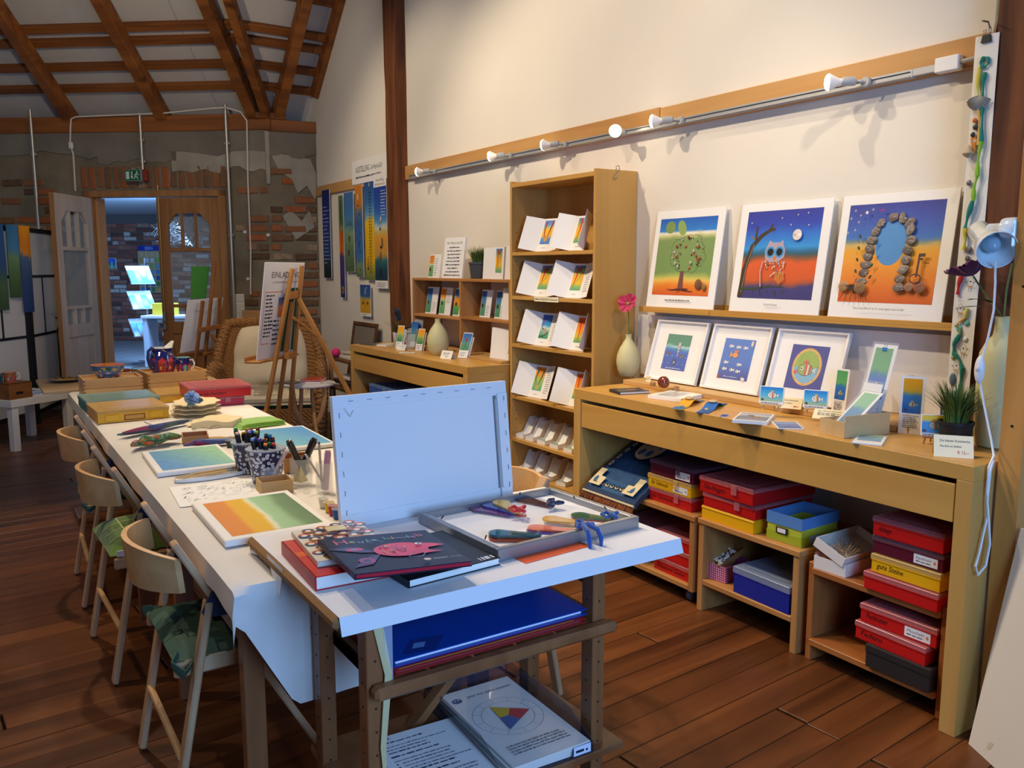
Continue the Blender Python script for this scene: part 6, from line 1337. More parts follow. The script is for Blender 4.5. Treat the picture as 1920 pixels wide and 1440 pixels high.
def white_stand(label, p, yaw, gift):
    t = thing('card_stand', label, 'stand', p, R(yaw), group='white card stands low in the bookcase')
    MB().slab(lambda u, v: ((-.085+u*.17, -.035+v*.07, .001), Vector((0, 0, 1))), 1, 1, .001).build('base', CARD, t)
    MB().box(-.085, -.084, -.034, .034, 0, .024).build('front_lip', CARD, t)
    for y in (-.034, .033): MB().prism([(-.084, 0), (.08, 0), (.08, .115), (.02, .115), (-.03, .03), (-.084, .024)], 0, .001, T(0, y, 0) @ RX(90)).build('side', CARD, t)
    MB().slab(lambda u, v: ((-.03+.075*v, -.033+u*.066, .012+.09*v), Vector((-.7, 0, .7))), 1, 1, .001).build('back_rest', CARD, t)
    if gift: MB().box(-.078, -.03, -.028, .028, .002, .012).build('card_pack', mat('pack_green', (90, 160, 110), .6), t)
    return t
for i, (px, g_) in enumerate(((988, 0), (1006, 0), (1028, 1), (1052, 1), (1078, 1))): pp = at(px, 820, x=-.17); white_stand('white folded card stand on the fifth bookcase shelf, number %s from the left' % ('one', 'two', 'three', 'four', 'five')[i], (-.165, pp.y-.03, SHZ[4]+.001), 6, g_)
for i, px in enumerate((990, 1012, 1036, 1064)): pp = at(px, 880, x=-.17); white_stand('white folded card stand on the sixth bookcase shelf, number %s from the left' % ('one', 'two', 'three', 'four')[i], (-.165, pp.y-.02, SHZ[5]+.001), 14, 0)

# =================================================================== STORAGE BELOW THE DESKS
def lidmat(name, c, a=.5): return mat(name, c, .25, alpha=a, spec=.5)
BOXC = {'red': (196, 26, 24), 'yellow': (232, 172, 20), 'maroon': (92, 22, 40), 'blue': (24, 40, 140), 'midblue': (36, 96, 190), 'green': (30, 120, 70), 'black': (44, 38, 36), 'pink': (196, 40, 80)}
LIDC = {'red': (214, 120, 120), 'yellow': (230, 190, 110), 'maroon': (120, 84, 96), 'blue': (150, 164, 190), 'midblue': (120, 160, 210), 'green': (150, 180, 170), 'black': (60, 54, 54), 'pink': (214, 150, 160)}
def storage_box(label, M_, w, d, h, col, text=None, tagtxt=None, lid=True, latch=True, tcol=(40, 22, 20), tw=.5, group='plastic craft boxes', rows=2):
    """w along local x (seen front edge at y=0), d away, h high"""
    t = thing('storage_box', label, 'box', M=M_, group=group); m = mat('plastic_'+col, BOXC[col], .35, spec=.5); th = .003
    g = MB(); hb = h*(.80 if lid else 1)
    g.box(0, w, 0, d, 0, th).box(0, w, 0, th, th, hb, .0008).box(0, w, d-th, d, th, hb, .0008).box(0, th, th, d-th, th, hb).box(w-th, w, th, d-th, th, hb); g.build('tray', m, t)
    MB().box(-.002, w+.002, -.002, .006, hb-.010, hb-.004, .001).box(-.002, w+.002, d-.006, d+.002, hb-.010, hb-.004, .001).box(-.002, .006, .006, d-.006, hb-.010, hb-.004, .001).box(w-.006, w+.002, .006, d-.006, hb-.010, hb-.004, .001).build('tray_rim', m, t)
    dv = MB()
    for k in range(1, 4): dv.box(w*k/4-.001, w*k/4+.001, .006, d-.006, th, hb*.9)
    for k in range(1, rows+1): dv.box(.006, w-.006, d*k/(rows+1)-.001, d*k/(rows+1)+.001, th, hb*.9)
    dv.build('divider', m, t)
    if lid:
        l = lidmat('lid_'+col, LIDC[col]); q = MB(); e = .003
        q.box(-e, w+e, -e, d+e, h-.006, h, .002).box(-e, w+e, -e, 0, hb-.003, h-.006).box(-e, w+e, d, d+e, hb-.003, h-.006).box(-e, 0, 0, d, hb-.003, h-.006).box(w, w+e, 0, d, hb-.003, h-.006)
        lo = q.build('lid', l, t); MB().box(w*.12, w*.88, d*.1, d*.9, h, h+.0015, .0007).build('lid_step', l, lo)
        if latch: MB().box(w*.62, w*.72, -.008, -.0035, hb*.45, h*.95, .001).build('latch', l, t)
    p = Print(0)
    FM_ = Matrix(((1, 0, 0, 0), (0, 0, -1, -.0006), (0, 1, 0, 0), (0, 0, 0, 1)))
    if text: p.text(text, w*.08, hb*.32, hb*.38, tcol, 'l', w*tw, .25)
    if p.f: p.build('marker_writing', t, None, FM_); p = Print(0)
    if tagtxt is not None:
        p.rect(w*.60, hb*.12, w*.93, hb*.80, (236, 232, 222))
        if tagtxt: p.text(tagtxt, w*.63, hb*.45, hb*.2, (60, 60, 80), 'l', w*.22, .2)
        p.scrawl(w*.63, hb*.25, w*.22, hb*.10, (90, 90, 100), 3); p.ell(w*.89, hb*.45, hb*.08, hb*.12, (214, 130, 90))
    if p.f: p.build('paper_label', t, None, FM_)
    return t
def under(y0, x, z, rz=0): return T(x, y0, z) @ RZ(-90+rz)   # local x runs toward the camera, local y toward the wall
def yat(px, py, x=-.5): return at(px, py, x=x).y
Z1, Z2, Z3, Z3b, Z1b, Z2b = .3885, .3925, .3515, .0865, .0855, .1365
# first unit, top
ya, yb = yat(1217, 925, -.47), yat(1296, 958, -.47); W1 = ya-yb
storage_box('red box at the bottom of the stack beside the folded carpet', under(ya, -.47, Z1), W1, .34, .058, 'red', 'für Schmuck', None)
storage_box('yellow box with marker writing in the stack beside the carpet', under(ya+.004, -.472, Z1+.0602), W1, .34, .058, 'yellow', 'für Schmuck', '', tw=.4)
storage_box('maroon box with torn label topping the stack beside the carpet', under(ya-.006, -.47, Z1+.1204), W1, .33, .062, 'maroon', None, '')
# second unit, top
ya, yb = yat(1316, 955, -.49), yat(1412, 1000, -.49); W2 = ya-yb
storage_box('yellow box without lid below two red boxes', under(ya, -.49, Z2), W2, .34, .052, 'yellow', None, None, lid=False)
storage_box('plain red box between the yellow and the top red box', under(ya-.006, -.488, Z2+.0535, 1), W2-.004, .34, .055, 'red', None, None)
storage_box('red box with dark handwriting and wide clear lid on top', under(ya+.012, -.492, Z2+.1108, -1), W2+.01, .36, .064, 'red', 'Glas-Nuggets', None, tw=.42)
t = thing('cardboard_box', 'open blue and lime green cardboard box with metal label holder', 'box', M=under(yat(1437, 1000, -.47), -.47, Z2, 2))
w, d, h = .155, .22, .105; gm = mat('box_lime', (168, 178, 40), .6, bump=.1, bscale=120); bm = mat('box_blue', (92, 140, 196), .55)
MB().box(0, w, 0, d, 0, .003).box(0, w, 0, .003, .003, .035).box(0, w, d-.003, d, .003, .035).box(0, .003, .003, d-.003, .003, .035).box(w-.003, w, .003, d-.003, .003, .035).build('base', gm, t)
MB().box(.002, w-.002, .002, .005, .035, .062).box(.002, w-.002, d-.005, d-.002, .035, .062).box(.002, .005, .005, d-.005, .035, .062).box(w-.005, w-.002, .005, d-.005, .035, .062).build('middle_band', mat('box_lime2', (190, 196, 60), .6), t)
MB().box(-.001, w+.001, -.001, .003, .062, h).box(-.001, w+.001, d-.003, d+.001, .062, h).box(-.001, .003, .003, d-.003, .062, h).box(w-.003, w+.001, .003, d-.003, .062, h).build('upper_band', bm, t)
MB().box(.045, .095, -.004, .001, .03, .056, .0008).build('label_holder', mat('holder_bronze', (70, 60, 40), .4, metal=.6), t); MB().box(.052, .088, -.0048, -.004, .035, .051).build('label', PAPER, t)
MB().box(w-.0005, w+.0012, .05, .12, .006, .032).build('sticker', mat('sticker_grey', (150, 170, 186), .4), t)
# first unit, shelf
storage_box('black based red case with white label on the castor unit', under(yat(1143, 1050, -.48), -.46, Z1b, 4), .22, .30, .085, 'black', None, None, lid=False)
storage_box('red case resting on the black case', under(yat(1150, 1040, -.48), -.455, Z1b+.0865, 4), .21, .28, .07, 'red', None, None)
y3 = yat(1226, 1070, -.475)
for k, (lb, tx) in enumerate((('bottom red box marked with marker pen on the castor unit', 'Amazonit Steine'), ('middle red box of three on the castor unit', None), ('top red box of three on the castor unit', 'Schmuck'))):
    storage_box(lb, under(y3+.006*(k % 2), -.475, Z1b+k*.0605, k-1), y3-2.452, .33, .059, 'red', tx, None, tw=.75 if k == 0 else .5, latch=False)
# second unit, shelf: pink polka box with a shell tray in it, blue box
t = thing('pink_box', 'open pink polka dot box holding the small shell tray', 'box', M=under(yat(1314, 1085, -.47), -.47, Z2b, 6)); w, d, h = .125, .16, .068
g = MB().box(0, w, 0, d, 0, .003).box(0, w, 0, .003, .003, h).box(0, w, d-.003, d, .003, h).box(0, .003, .003, d-.003, .003, h).box(w-.003, w, .003, d-.003, .003, h); g.build('box_body', mat('pink_card', (172, 66, 110), .7), t)
q = Print(.0)
for i in range(12):
    for j in range(7): q.ell(.006+i*.0103, .006+j*.0095, .0026, .0026, (236, 220, 226), n=6); q.z = 0
q.build('polka_dot', t, None, Matrix(((1, 0, 0, 0), (0, 0, -1, -.0006), (0, 1, 0, 0), (0, 0, 0, 1))))
q = Print(.0)
for i in range(15):
    for j in range(7): q.ell(.006+i*.0103, .006+j*.0095, .0026, .0026, (236, 220, 226), n=6); q.z = 0
q.build('polka_dot', t, None, Matrix(((0, 0, 1, w+.0006), (1, 0, 0, 0), (0, 1, 0, 0), (0, 0, 0, 1))))
PB = t.matrix_basis
t = thing('shell_tray', 'small wooden tray of seashells propped in the pink box', 'tray', M=PB @ T(.022, .015, .045) @ RZ(-8) @ RX(22)); w, d, h = .075, .15, .024
MB().box(0, w, 0, d, 0, .003).box(0, w, 0, .003, .003, h).box(0, w, d-.003, d, .003, h).box(0, .003, .003, d-.003, .003, h).box(w-.003, w, .003, d-.003, .003, h).build('tray_body', wood('tray_wood', (166, 116, 66), (136, 88, 46), 'y', .8, .6), t)
SHM = t.matrix_basis; sm = MB().ell((0, 0, 0), .009, .007, .005, 8, 5).mesh('seashell', True); sm.materials.append(mat('seashell_white', (226, 216, 200), .5, var=.2, vscale=60)); g = random.Random(9)
for k in range(34):
    o = link('seashell', sm, None, None); o.matrix_world = SHM @ T(g.uniform(.012, w-.012), g.uniform(.012, d*.8), .010+.012*g.random()) @ RZ(g.uniform(0, 360)) @ RX(g.uniform(-40, 40)) @ Matrix.Diagonal((g.uniform(.7, 1.25),)*3+(1,)); tag(o, 'small white seashell heaped in the wooden shell tray', 'seashell', 'seashells in the wooden tray')
storage_box('dark blue box with tall clear lid on the middle low unit', under(yat(1378, 1110, -.48), -.49, Z2b, -1), .27, .38, .105, 'blue', None, None, latch=False)
# third unit, upper shelf
y4 = yat(1605, 1085, -.5)
storage_box('wide red box at the bottom of the four box stack', under(yat(1620, 1095, -.515), -.515, Z3), yat(1620, 1095, -.515)-1.372, .38, .058, 'red', None, None, latch=False)
storage_box('yellow box marked gute Steine in the four box stack', under(yat(1634, 1060, -.505), -.505, Z3+.0605), yat(1634, 1060, -.505)-1.374, .36, .060, 'yellow', 'gute Steine', None, latch=False, tw=.4)
storage_box('maroon box with white label in the four box stack', under(yat(1637, 1020, -.495), -.495, Z3+.1228), yat(1637, 1020, -.495)-1.374, .35, .058, 'maroon', None, 'Kapselmuster', latch=False)
storage_box('red box with clear lid at the top of the four box stack', under(yat(1637, 1000, -.50), -.50, Z3+.183), yat(1637, 1000, -.50)-1.374, .35, .062, 'red', 'Anhänger', None, latch=False, tw=.2)
t = thing('shoe_box', 'white shoebox with its lid tipped open beside the four box stack', 'box', M=under(1.835, -.50, Z3, 2)); WB = mat('box_white', (226, 218, 204), .75)
w, d, h = .125, .25, .045
MB().box(0, w, 0, d, 0, .003).box(0, w, 0, .003, .003, h).box(0, w, d-.003, d, .003, h).box(0, .003, .003, d-.003, .003, h).box(w-.003, w, .003, d-.003, .003, h).build('box_body', WB, t)
lid = MB().box(0, w, 0, d, 0, .003).box(0, w, 0, .003, .003, .035).box(0, w, d-.003, d, .003, .035).box(0, .003, .003, d-.003, .003, .035).box(w-.003, w, .003, d-.003, .003, .035).build('lid_half', WB, t); lid.matrix_local = T(-.004, -.004, .082) @ RY(22) @ RX(0)
def sc(u, v): a_ = (u-.5)*2.6; r_ = v*.04; return (.03+r_*math.sin(a_), .012+.012*math.sin(PI*v), .03+r_*math.cos(a_)+.003*math.cos(u*60)*v)
MB().surf(sc, 60, 6).build('scallop', mat('scallop_orange', (196, 120, 84), .5), t, True)
b = MB(); g = random.Random(12)
for k in range(60): a_ = g.uniform(0, 6.3); x, y = .08+g.uniform(-.03, .03), .06+g.uniform(-.03, .05); b.tube([(x, y, .06), (x+.02*math.cos(a_), y+.02*math.sin(a_), .08), (x+.035*math.cos(a_), y+.035*math.sin(a_), .085+g.uniform(0, .02))], .001, 4)
o = b.build('straw_bundle', mat('straw', (158, 130, 96), .8), t); o['kind'] = 'stuff'
# third unit, lower shelf
t = thing('black_box', 'flat black cardboard box at the bottom right below the desk', 'box', M=under(yat(1622, 1240, -.52), -.52, Z3b, 0)); w = yat(1622, 1240, -.52)-1.376
MB().box(0, w, 0, .36, 0, .052, .002).build('box_base', mat('card_black', (40, 32, 29), .7), t); MB().box(-.002, w+.002, -.002, .362, .052, .078, .002).build('box_lid', 'card_black', t)
storage_box('red box marked Federn on the black box', under(yat(1603, 1205, -.505), -.505, Z3b+.0785, -2), .32 if False else yat(1603, 1205, -.505)-1.40, .34, .06, 'red', 'Federn', None, latch=False, tw=.32)
storage_box('red box with white sticker on the box marked Federn', under(yat(1612, 1180, -.50), -.50, Z3b+.1408, 1), yat(1612, 1180, -.50)-1.378, .34, .062, 'red', 'Perlmutter', 'Muscheln', latch=False, tw=.3)
# carpet folded over the left end of the first unit
t = thing('folded_carpet', 'folded blue oriental carpet with rust fringe on the castor unit', 'carpet', (-.35, 2.98, .39))
def car(u, v):
    # u along the wall (toward camera), v from back to the hanging front edge
    y = 3.10-.36*u - .02*v; s_ = v
    x = -.12-.40*min(1, s_/.80); z = .60-.19*min(1, s_/.8)**1.3 + .012*noise.noise((u*3, v*3, 1))
    if s_ > .80: x = -.52-.045*(s_-.80)/.2; z = .41-.035*(s_-.8)/.2
    return Vector((x, y, z)), Vector((-.4, 0, .9))
MB().slab(car, 26, 26, .022).wbuild('pile', mat('carpet_navy', (24, 46, 78), .95, bump=.5, bscale=160, sheen=.3), t, True)
q = Print(0); NV = (22, 36, 58); CRM = (206, 190, 150); BLU = (46, 92, 140); LB = (84, 124, 150)
def onc(q):
    I = t.matrix_basis.inverted(); q.v = [tuple(I @ (car(x, y)[0]+Vector((-.4, 0, .9)).normalized()*(.0016+z*3))) for x, y, z in q.v]; return q
q.grid(.05, .1, .95, .93, 20, 20, lambda u, v: (34, 76, 116)); q.grid(.18, .1, .82, .74, 16, 16, lambda u, v: noisy(mix(BLU, (30, 70, 110), v), .2, u, v, 1))
for k in range(6): q.ell(.26+.097*k, .82, .045, .045, NV); q.ell(.26+.097*k, .82, .034, .034, CRM); q.ell(.26+.097*k, .82, .016, .016, NV)
for k in range(5): q.ell(.115, .2+.1*k, .04, .042, NV); q.ell(.115, .2+.1*k, .03, .032, CRM); q.ell(.115, .2+.1*k, .014, .014, NV); q.ell(.885, .2+.1*k, .04, .042, NV); q.ell(.885, .2+.1*k, .028, .03, LB)
for s_ in (0, 1):
    X = lambda x: 1-x if s_ else x
    q.poly([(X(.06), .68), (X(.18), .68), (X(.18), .76), (X(.28), .76), (X(.28), .92), (X(.06), .92)], CRM); q.ell(X(.14), .82, .03, .05, BLU); q.line([(X(.12), .86), (X(.2), .86)], .012, NV)
q.ell(.5, .30, .235, .22, NV, n=30); q.ell(.5, .30, .215, .20, CRM, n=30); q.ell(.42, .40, .05, .05, (70, 110, 140)); q.ell(.56, .40, .045, .05, (70, 110, 140)); q.line([(.35, .3), (.5, .22), (.65, .32)], .02, (90, 120, 140))
onc(q).build('woven_pattern', t)
b = MB(); g = random.Random(3)
for k in range(110):
    u = .0+k/110; P0 = car(u, 1)[0]; dx, dy = g.uniform(-.012, .006), g.uniform(-.012, .012); b.tube([tuple(P0+Vector((0, 0, -.012))), tuple(P0+Vector((-.012+dx, dy, -.035))), tuple(P0+Vector((-.010+dx*1.5, dy*1.8, -.065-g.uniform(0, .02))))], .0026, 4)
o = b.wbuild('fringe', mat('fringe_rust', (140, 78, 40), .9, var=.4, vscale=40), t); o['kind'] = 'stuff'
MB().tube([tuple(car(k/30, 1)[0]+Vector((-.004, 0, -.008))) for k in range(31)], .006, 6).wbuild('selvedge', mat('selvedge_cream', (196, 180, 146), .95), t)
# blue and yellow boxes under the far desk
zz = .0
storage_box('wide dark red box under the far desk below the yellow ones', under(5.62, -.50, .385), .40, .38, .06, 'maroon', None, None)
storage_box('yellow box with dark writing under the far desk', under(5.66, -.515, .447), .40, .38, .055, 'yellow', None, '')
storage_box('bright blue lidded box at the top of the far desk stack', under(5.70, -.525, .504), .40, .38, .065, 'midblue', None, '')
u4 = low_unit('plain pine shelf unit under the far desk', 4.95, 5.78, (.12,), .384, 0) 
# ---- far desk: books, plants, cards
def bookrow(y0, y1, xf, z):
    g = random.Random(6); y = y0; k = 0
    cols = ((40, 44, 56), (206, 196, 180), (196, 76, 40), (222, 214, 196), (120, 36, 32), (60, 40, 36), (230, 224, 214), (70, 60, 52), (206, 160, 60), (150, 50, 36), (226, 220, 206), (190, 80, 40))
    names = ('dark blue', 'cream', 'orange red', 'pale buff', 'dark red', 'dark brown', 'white', 'brown', 'mustard', 'brick red', 'off white', 'burnt orange')
    while y > y1 and k < 12:
        th_ = g.uniform(.014, .026); h_ = g.uniform(.085, .135); d_ = .13; c = cols[k]
        t = thing('standing_book', '%s spine in the row of books on the far desk' % names[k], 'book', M=T(xf, y, z) @ RZ(-90) , group='books standing on the far desk')
        MB().box(.002, th_-.002, .003, d_-.003, .002, h_-.002).build('pages', PAPER, t); MB().box(0, .002, 0, d_, 0, h_).box(th_-.002, th_, 0, d_, 0, h_).box(0, th_, -.002, .001, 0, h_).build('cover', mat('spine_%02x%02x%02x' % c, c, .5), t)
        y -= th_+.001; k += 1
bookrow(5.955, 5.6, -.10, DZ+.001) if False else bookrow(5.955, 5.55, -.16, DZ+.001)
art_card('book_cover_card', 'framed green portrait card leaning beside the row of books', FR((-.20, 5.70, DZ+.001), (0, -1, 0), (.1, 0, 1)), .13, .10, lambda p, w, h: (p.rect(-w*.36, h*.1, w*.2, h*.9, (60, 110, 96)), p.ell(-w*.08, h*.45, .016, .022, (190, 120, 96)), p.ell(-w*.08, h*.68, .022, .008, (60, 60, 70)), p.rect(w*.24, h*.1, w*.46, h*.9, (206, 150, 60))), .012)
magazine('leaflet', 'flat dark leaflet on the far desk corner', (-.42, 5.86, DZ+.0005), R(12), .12, .17, .004, (70, 74, 80)); magazine('booklet', 'cream booklet lying near the books on the far desk', (-.36, 5.72, DZ+.0005), R(-70), .10, .14, .012, (226, 214, 180))
t = thing('flower_pot', 'blue and white pot with dark globe flowers on the far desk', 'plant', (-.33, 5.60, DZ)); DLG = MB()
MB().lathe([(0, 0), (.034, 0), (.044, .10), (.046, .105), (.042, .105), (.038, .09), (0, .088)], 24).build('pot', mat('delft', (206, 210, 214), .4, var=.75, vscale=38), t, True)
g = random.Random(8); b = MB()
for k in range(60):
    a_ = g.uniform(0, 6.28); l_ = g.uniform(.07, .13); s_ = g.uniform(.3, 1.2); P_ = []
    for i in range(5): v = i/4; x, y, z = .02*math.cos(a_)+s_*l_*v*v*math.cos(a_), .02*math.sin(a_)+s_*l_*v*v*math.sin(a_), .09+l_*v; w_ = .003*(1-v)+.0003; P_ += [(x-math.sin(a_)*w_, y+math.cos(a_)*w_, z), (x+math.sin(a_)*w_, y-math.cos(a_)*w_, z)]
    b.add(P_, [(2*i, 2*i+1, 2*i+3, 2*i+2) for i in range(4)])
b.build('grass_blade', mat('dark_grass', (58, 76, 48), .6), t)['kind'] = 'stuff'
for x, y, z in ((.0, .03, .26), (.02, .05, .225), (-.01, -.02, .215)):
    MB().tube([(0, 0, .09), (x, y, z)], .002, 5).build('flower_stem', STEM, t); b = MB()
    for k in range(110):
        v = Vector((g.gauss(0, 1), g.gauss(0, 1), g.gauss(0, 1))).normalized(); s_ = v.orthogonal().normalized()*.0035; c = Vector((x, y, z)); b.add([c+v*.006-s_*.3, c+v*.006+s_*.3, c+v*.026+s_, c+v*.026-s_], [(0, 1, 2, 3)])
    b.build('flower_globe', mat('slate_petal', (58, 72, 90), .7), t)['kind'] = 'stuff'
FSTOP = [(0, (60, 130, 84)), (.35, (120, 170, 100)), (.55, (206, 190, 90)), (.68, (236, 166, 30)), (1, (236, 160, 24))]; BSTOP = [(0, (70, 140, 100)), (.4, (96, 150, 130)), (.6, (70, 130, 180)), (1, (44, 96, 170))]; OSTOP = [(0, (90, 160, 100)), (.5, (130, 180, 120)), (.56, (220, 226, 200)), (.62, (230, 150, 50)), (1, (222, 130, 40))]
def bm_card(stops, seed, fl=None, fx=(-.46, .46), y0=.3):
    def f(p, w, h):
        p.bands(w*fx[0], h*y0, w*fx[1], h*.97, stops, 5, 14, .06, seed); p.scrawl(-w*.38, h*(y0-.1), w*.7, .004, (90, 90, 94), seed, 3, .010)
        if fl: p.ell(w*(fx[0]+fx[1])/2, h*.72, w*.14, w*.14, fl); p.ell(w*(fx[0]+fx[1])/2, h*.72, w*.06, w*.06, (60, 40, 40)); p.line([(w*(fx[0]+fx[1])/2, h*.68), (w*(fx[0]+fx[1])/2, h*(y0+.1))], .003, (50, 80, 50))
    return f
def F(px, py, z=None, x=None): return at(px, py, z=z if z is not None else RZ2) if x is None else at(px, py, x=x)
for i, (px, py, w, h, st, lb, le, yw) in enumerate(((752, 640, .06, .165, FSTOP, 'yellow and green bookmark in the clear stand on the far desk', 14, 22), (800, 640, .06, .155, FSTOP, 'yellow and green bookmark leaning left of the cream vase', 16, 22), (898, 670, .075, .17, BSTOP, 'blue bookmark with red flower in the pigeonhole unit', 24, 22))):
    pp = F(px, py+6, DZ if i < 2 else DZ); pp.z = DZ+.002 if i < 2 else DZ+.002
    if i == 2: pp = Vector((-.33, 4.66, DZ+.002))
    if i == 1: pp = Vector((-.35, 5.24, DZ+.002))
    if i == 0: pp = Vector((-.40, 5.46, DZ+.002))
    bt = art_card('bookmark', lb, facing(pp, le, yw), w, h, bm_card(st, i+2, (176, 60, 50) if i == 2 else None), .002, group='bookmarks on the far desk')
    MB().box(-w*.58, w*.58, 0, h*.86, -.016, -.014).build('backing', CARD, bt)
t = thing('leaflet_holder', 'clear acrylic holder with sleeved blue bookmarks on the far desk', 'holder', M=facing((-.30, 5.42, DZ), 8, 15))
MB().box(-.045, .045, 0, .21, -.03, -.028).box(-.045, .045, 0, .10, .03, .032).box(-.045, -.043, 0, .14, -.03, .03).box(.043, .045, 0, .14, -.03, .03).box(-.045, .045, 0, .003, -.03, .03).build('holder_body', CLEAR, t)
for k in range(3): q = Print(0); q.bands(-.035, .02, .035, .18, BSTOP, 4, 10, .06, k); q.rect(-.035, .005, .035, .04, (214, 220, 226)); q.build('bookmark_insert', t, GLOSSPRINT, T(.004*k, .004*k, -.02+.016*k))
price_tag('price_tent', 'folded price card beside the bookmark stand on the far desk', facing((-.43, 5.36, DZ), 25, 18), .085, .042, [('', -.03, .028, .004, INK, 'l', .06), ('', .005, .014, .004, INK, 'l', .025)], bg=(238, 234, 224))
price_tag('price_tent', 'folded price card right of the cream vase on the far desk', facing((-.44, 4.68, DZ), 25, 18), .095, .055, [('', -.03, .036, .005, INK, 'l', .06), ('', -.03, .026, .004, INK, 'l', .05), ('', -.01, .014, .004, INK, 'l', .03)], bg=(238, 234, 224))
for lb, yy, zc, st, wd, hh, k in (('blue and green flower card, first in the upper left pigeonhole', 5.345, USL, BSTOP, .105, .19, 1), ('orange and green card, second in the upper left pigeonhole', 5.14, USL, OSTOP, .105, .19, 2), ('blue card with orange sun, third in the upper left pigeonhole', 4.94, USL, [(0, (60, 150, 84)), (.3, (96, 170, 90)), (.4, (230, 150, 40)), (.65, (236, 150, 30)), (.75, (60, 130, 190)), (1, (44, 100, 180))], .105, .19, 3),
                         ('blue flower card in the upper right pigeonhole', 4.60, USR, BSTOP, .08, .175, 4), ('narrow dark card in the upper right pigeonhole', 4.42, USR, BSTOP, .08, .175, 5)):
    art_card('greeting_card', lb, facing((-.20, yy, zc+.0005), 9, 0), wd*1.55, hh, lambda p, w, h, st=st, k=k: (p.bands(-w*.48, h*.05, -w*.02, h*.95, st, 5, 14, .07, k), p.ell(-w*.3, h*.42, .012, .014, (60, 46, 40)), p.scrawl(w*.06, h*(.4 if k != 2 else .75), w*.36, .004, (96, 94, 98), k, 5, .014, .3)), .004, group='greeting cards in the pigeonhole unit')
for lb, yy, zz_, wd, hh, x_ in (('blank white card at the right of the upper right pigeonhole', 4.30, USR, .12, .19, -.22), ('white card with a coloured edge low in the right pigeonhole', 4.33, RZ2, .22, .19, -.25)):
    art_card('greeting_card', lb, facing((x_, yy, zz_+.0005), 6, 4), wd, hh, lambda p, w, h: p.bands(w*.34, h*.2, w*.47, h*.95, [(0, (60, 140, 90)), (.5, (200, 190, 80)), (1, (236, 160, 30))], 3, 10, .05, 3), .002, group='greeting cards in the pigeonhole unit')
art_card('greeting_card', 'orange and green card left on top of the pigeonhole unit', facing((-.20, 5.29, UPT+.0005), 8, 0), .17, .165, lambda p, w, h: (p.bands(-w*.48, h*.06, -w*.1, h*.95, OSTOP, 5, 14, .07, 4), p.ell(-w*.36, h*.36, .013, .015, (80, 60, 44)), p.scrawl(-w*.02, h*.8, w*.3, .004, (96, 94, 98), 3, 8, .016, .4)), .004)
def poem(p, w, h): p.text('Der Weg ist das Ziel', 0, h*.84, .017, INK, 'c', w*.74); [p.scrawl(0, h*(.74-.085*k), w*(.62+.1*(k % 3)), .009, (70, 70, 80), k, ragged=.25, al='c') for k in range(9)]
art_card('poem_board', 'white poem board headed Der Weg ist das Ziel', facing((-.19, 5.05, UPT+.0005), 8, 6), .24, .275, poem, .014, cat='sign')
t = art_card('art_card', 'folded white card with orange feather picture on top of the pigeonhole unit', facing((-.20, 4.50, UPT+.0005), 4, 0), .24, .195, lambda p, w, h: feathers(1)(p, w*.12, h*.2, w*.42, h*.95), .002)
MB().box(.12, .121, 0, .195, -.06, 0).build('back_leaf', CARD, t)
art_card('art_card', 'plain white folded card at the right end of the pigeonhole unit', facing((-.20, 4.285, UPT+.0005), 4, 0), .15, .20, lambda p, w, h: p.rect(-w*.3, h*.05, -w*.29, h*.055, (200, 196, 190)), .002)
lying('leaflet_fan', 'small pale leaflets spread before the cream vase', (-.43, 5.14, DZ), 60, .06, .10, lambda p, w, h: p.bands(-w*.4, .01, w*.4, h*.9, [(0, (206, 210, 206)), (1, (190, 206, 186))], 4, 6, .1, 3), .002)

# =================================================================== ON THE WORK TABLE
def canvas_panel(label, x0, x1, y0, y1, th, deco, rz=0, z=TZ, name='canvas_painting'):
    cx, cy = (x0+x1)/2, (y0+y1)/2; w, h = x1-x0, y1-y0; t = thing(name, label, 'painting', (cx, cy, z), R(rz), 'painted canvases on the work table')
    MB().box(-w/2, w/2, -h/2, h/2, 0, th, .003).build('stretched_canvas', mat('canvas_white', (236, 232, 224), .8, bump=.1, bscale=200), t)
    q = Print(th+.0004); deco(q, w, h); q.build('painted_field', t); return t
def cp1(p, w, h):
    p.bands(-w*.41, -h*.43, w*.43, h*.43, [(0, (214, 128, 44)), (.2, (218, 132, 40)), (.27, (226, 170, 24)), (.46, (222, 170, 20)), (.5, (226, 210, 150)), (.53, (220, 224, 206)), (.56, (158, 196, 146)), (.72, (146, 182, 136)), (.82, (104, 138, 96)), (1, (92, 122, 84))], 34, 34, .035, 3, vert=False)
canvas_panel('orange, yellow and green washed canvas nearest on the work table', -2.448, -2.163, 2.105, 2.515, .018, cp1, -1)
canvas_panel('blue to green washed canvas farther along the work table', -2.451, -2.172, 2.965, 3.355, .016, lambda p, w, h: p.grid(-w*.42, -h*.44, w*.44, h*.44, 24, 24, lambda u, v: noisy(mix((84, 146, 198), (146, 196, 156), min(1, max(0, (u*.75+v*.35-.2)*1.35))), .06, u, v, 2)), -2)
canvas_panel('light blue washed canvas at the right side of the work table', -2.04, -1.762, 3.12, 3.56, .016, lambda p, w, h: p.grid(-w*.46, -h*.46, w*.46, h*.46, 20, 20, lambda u, v: noisy(mix((130, 190, 190), (74, 140, 196), min(1, u*.7+v*.5)), .05, u, v, 5)), -2)
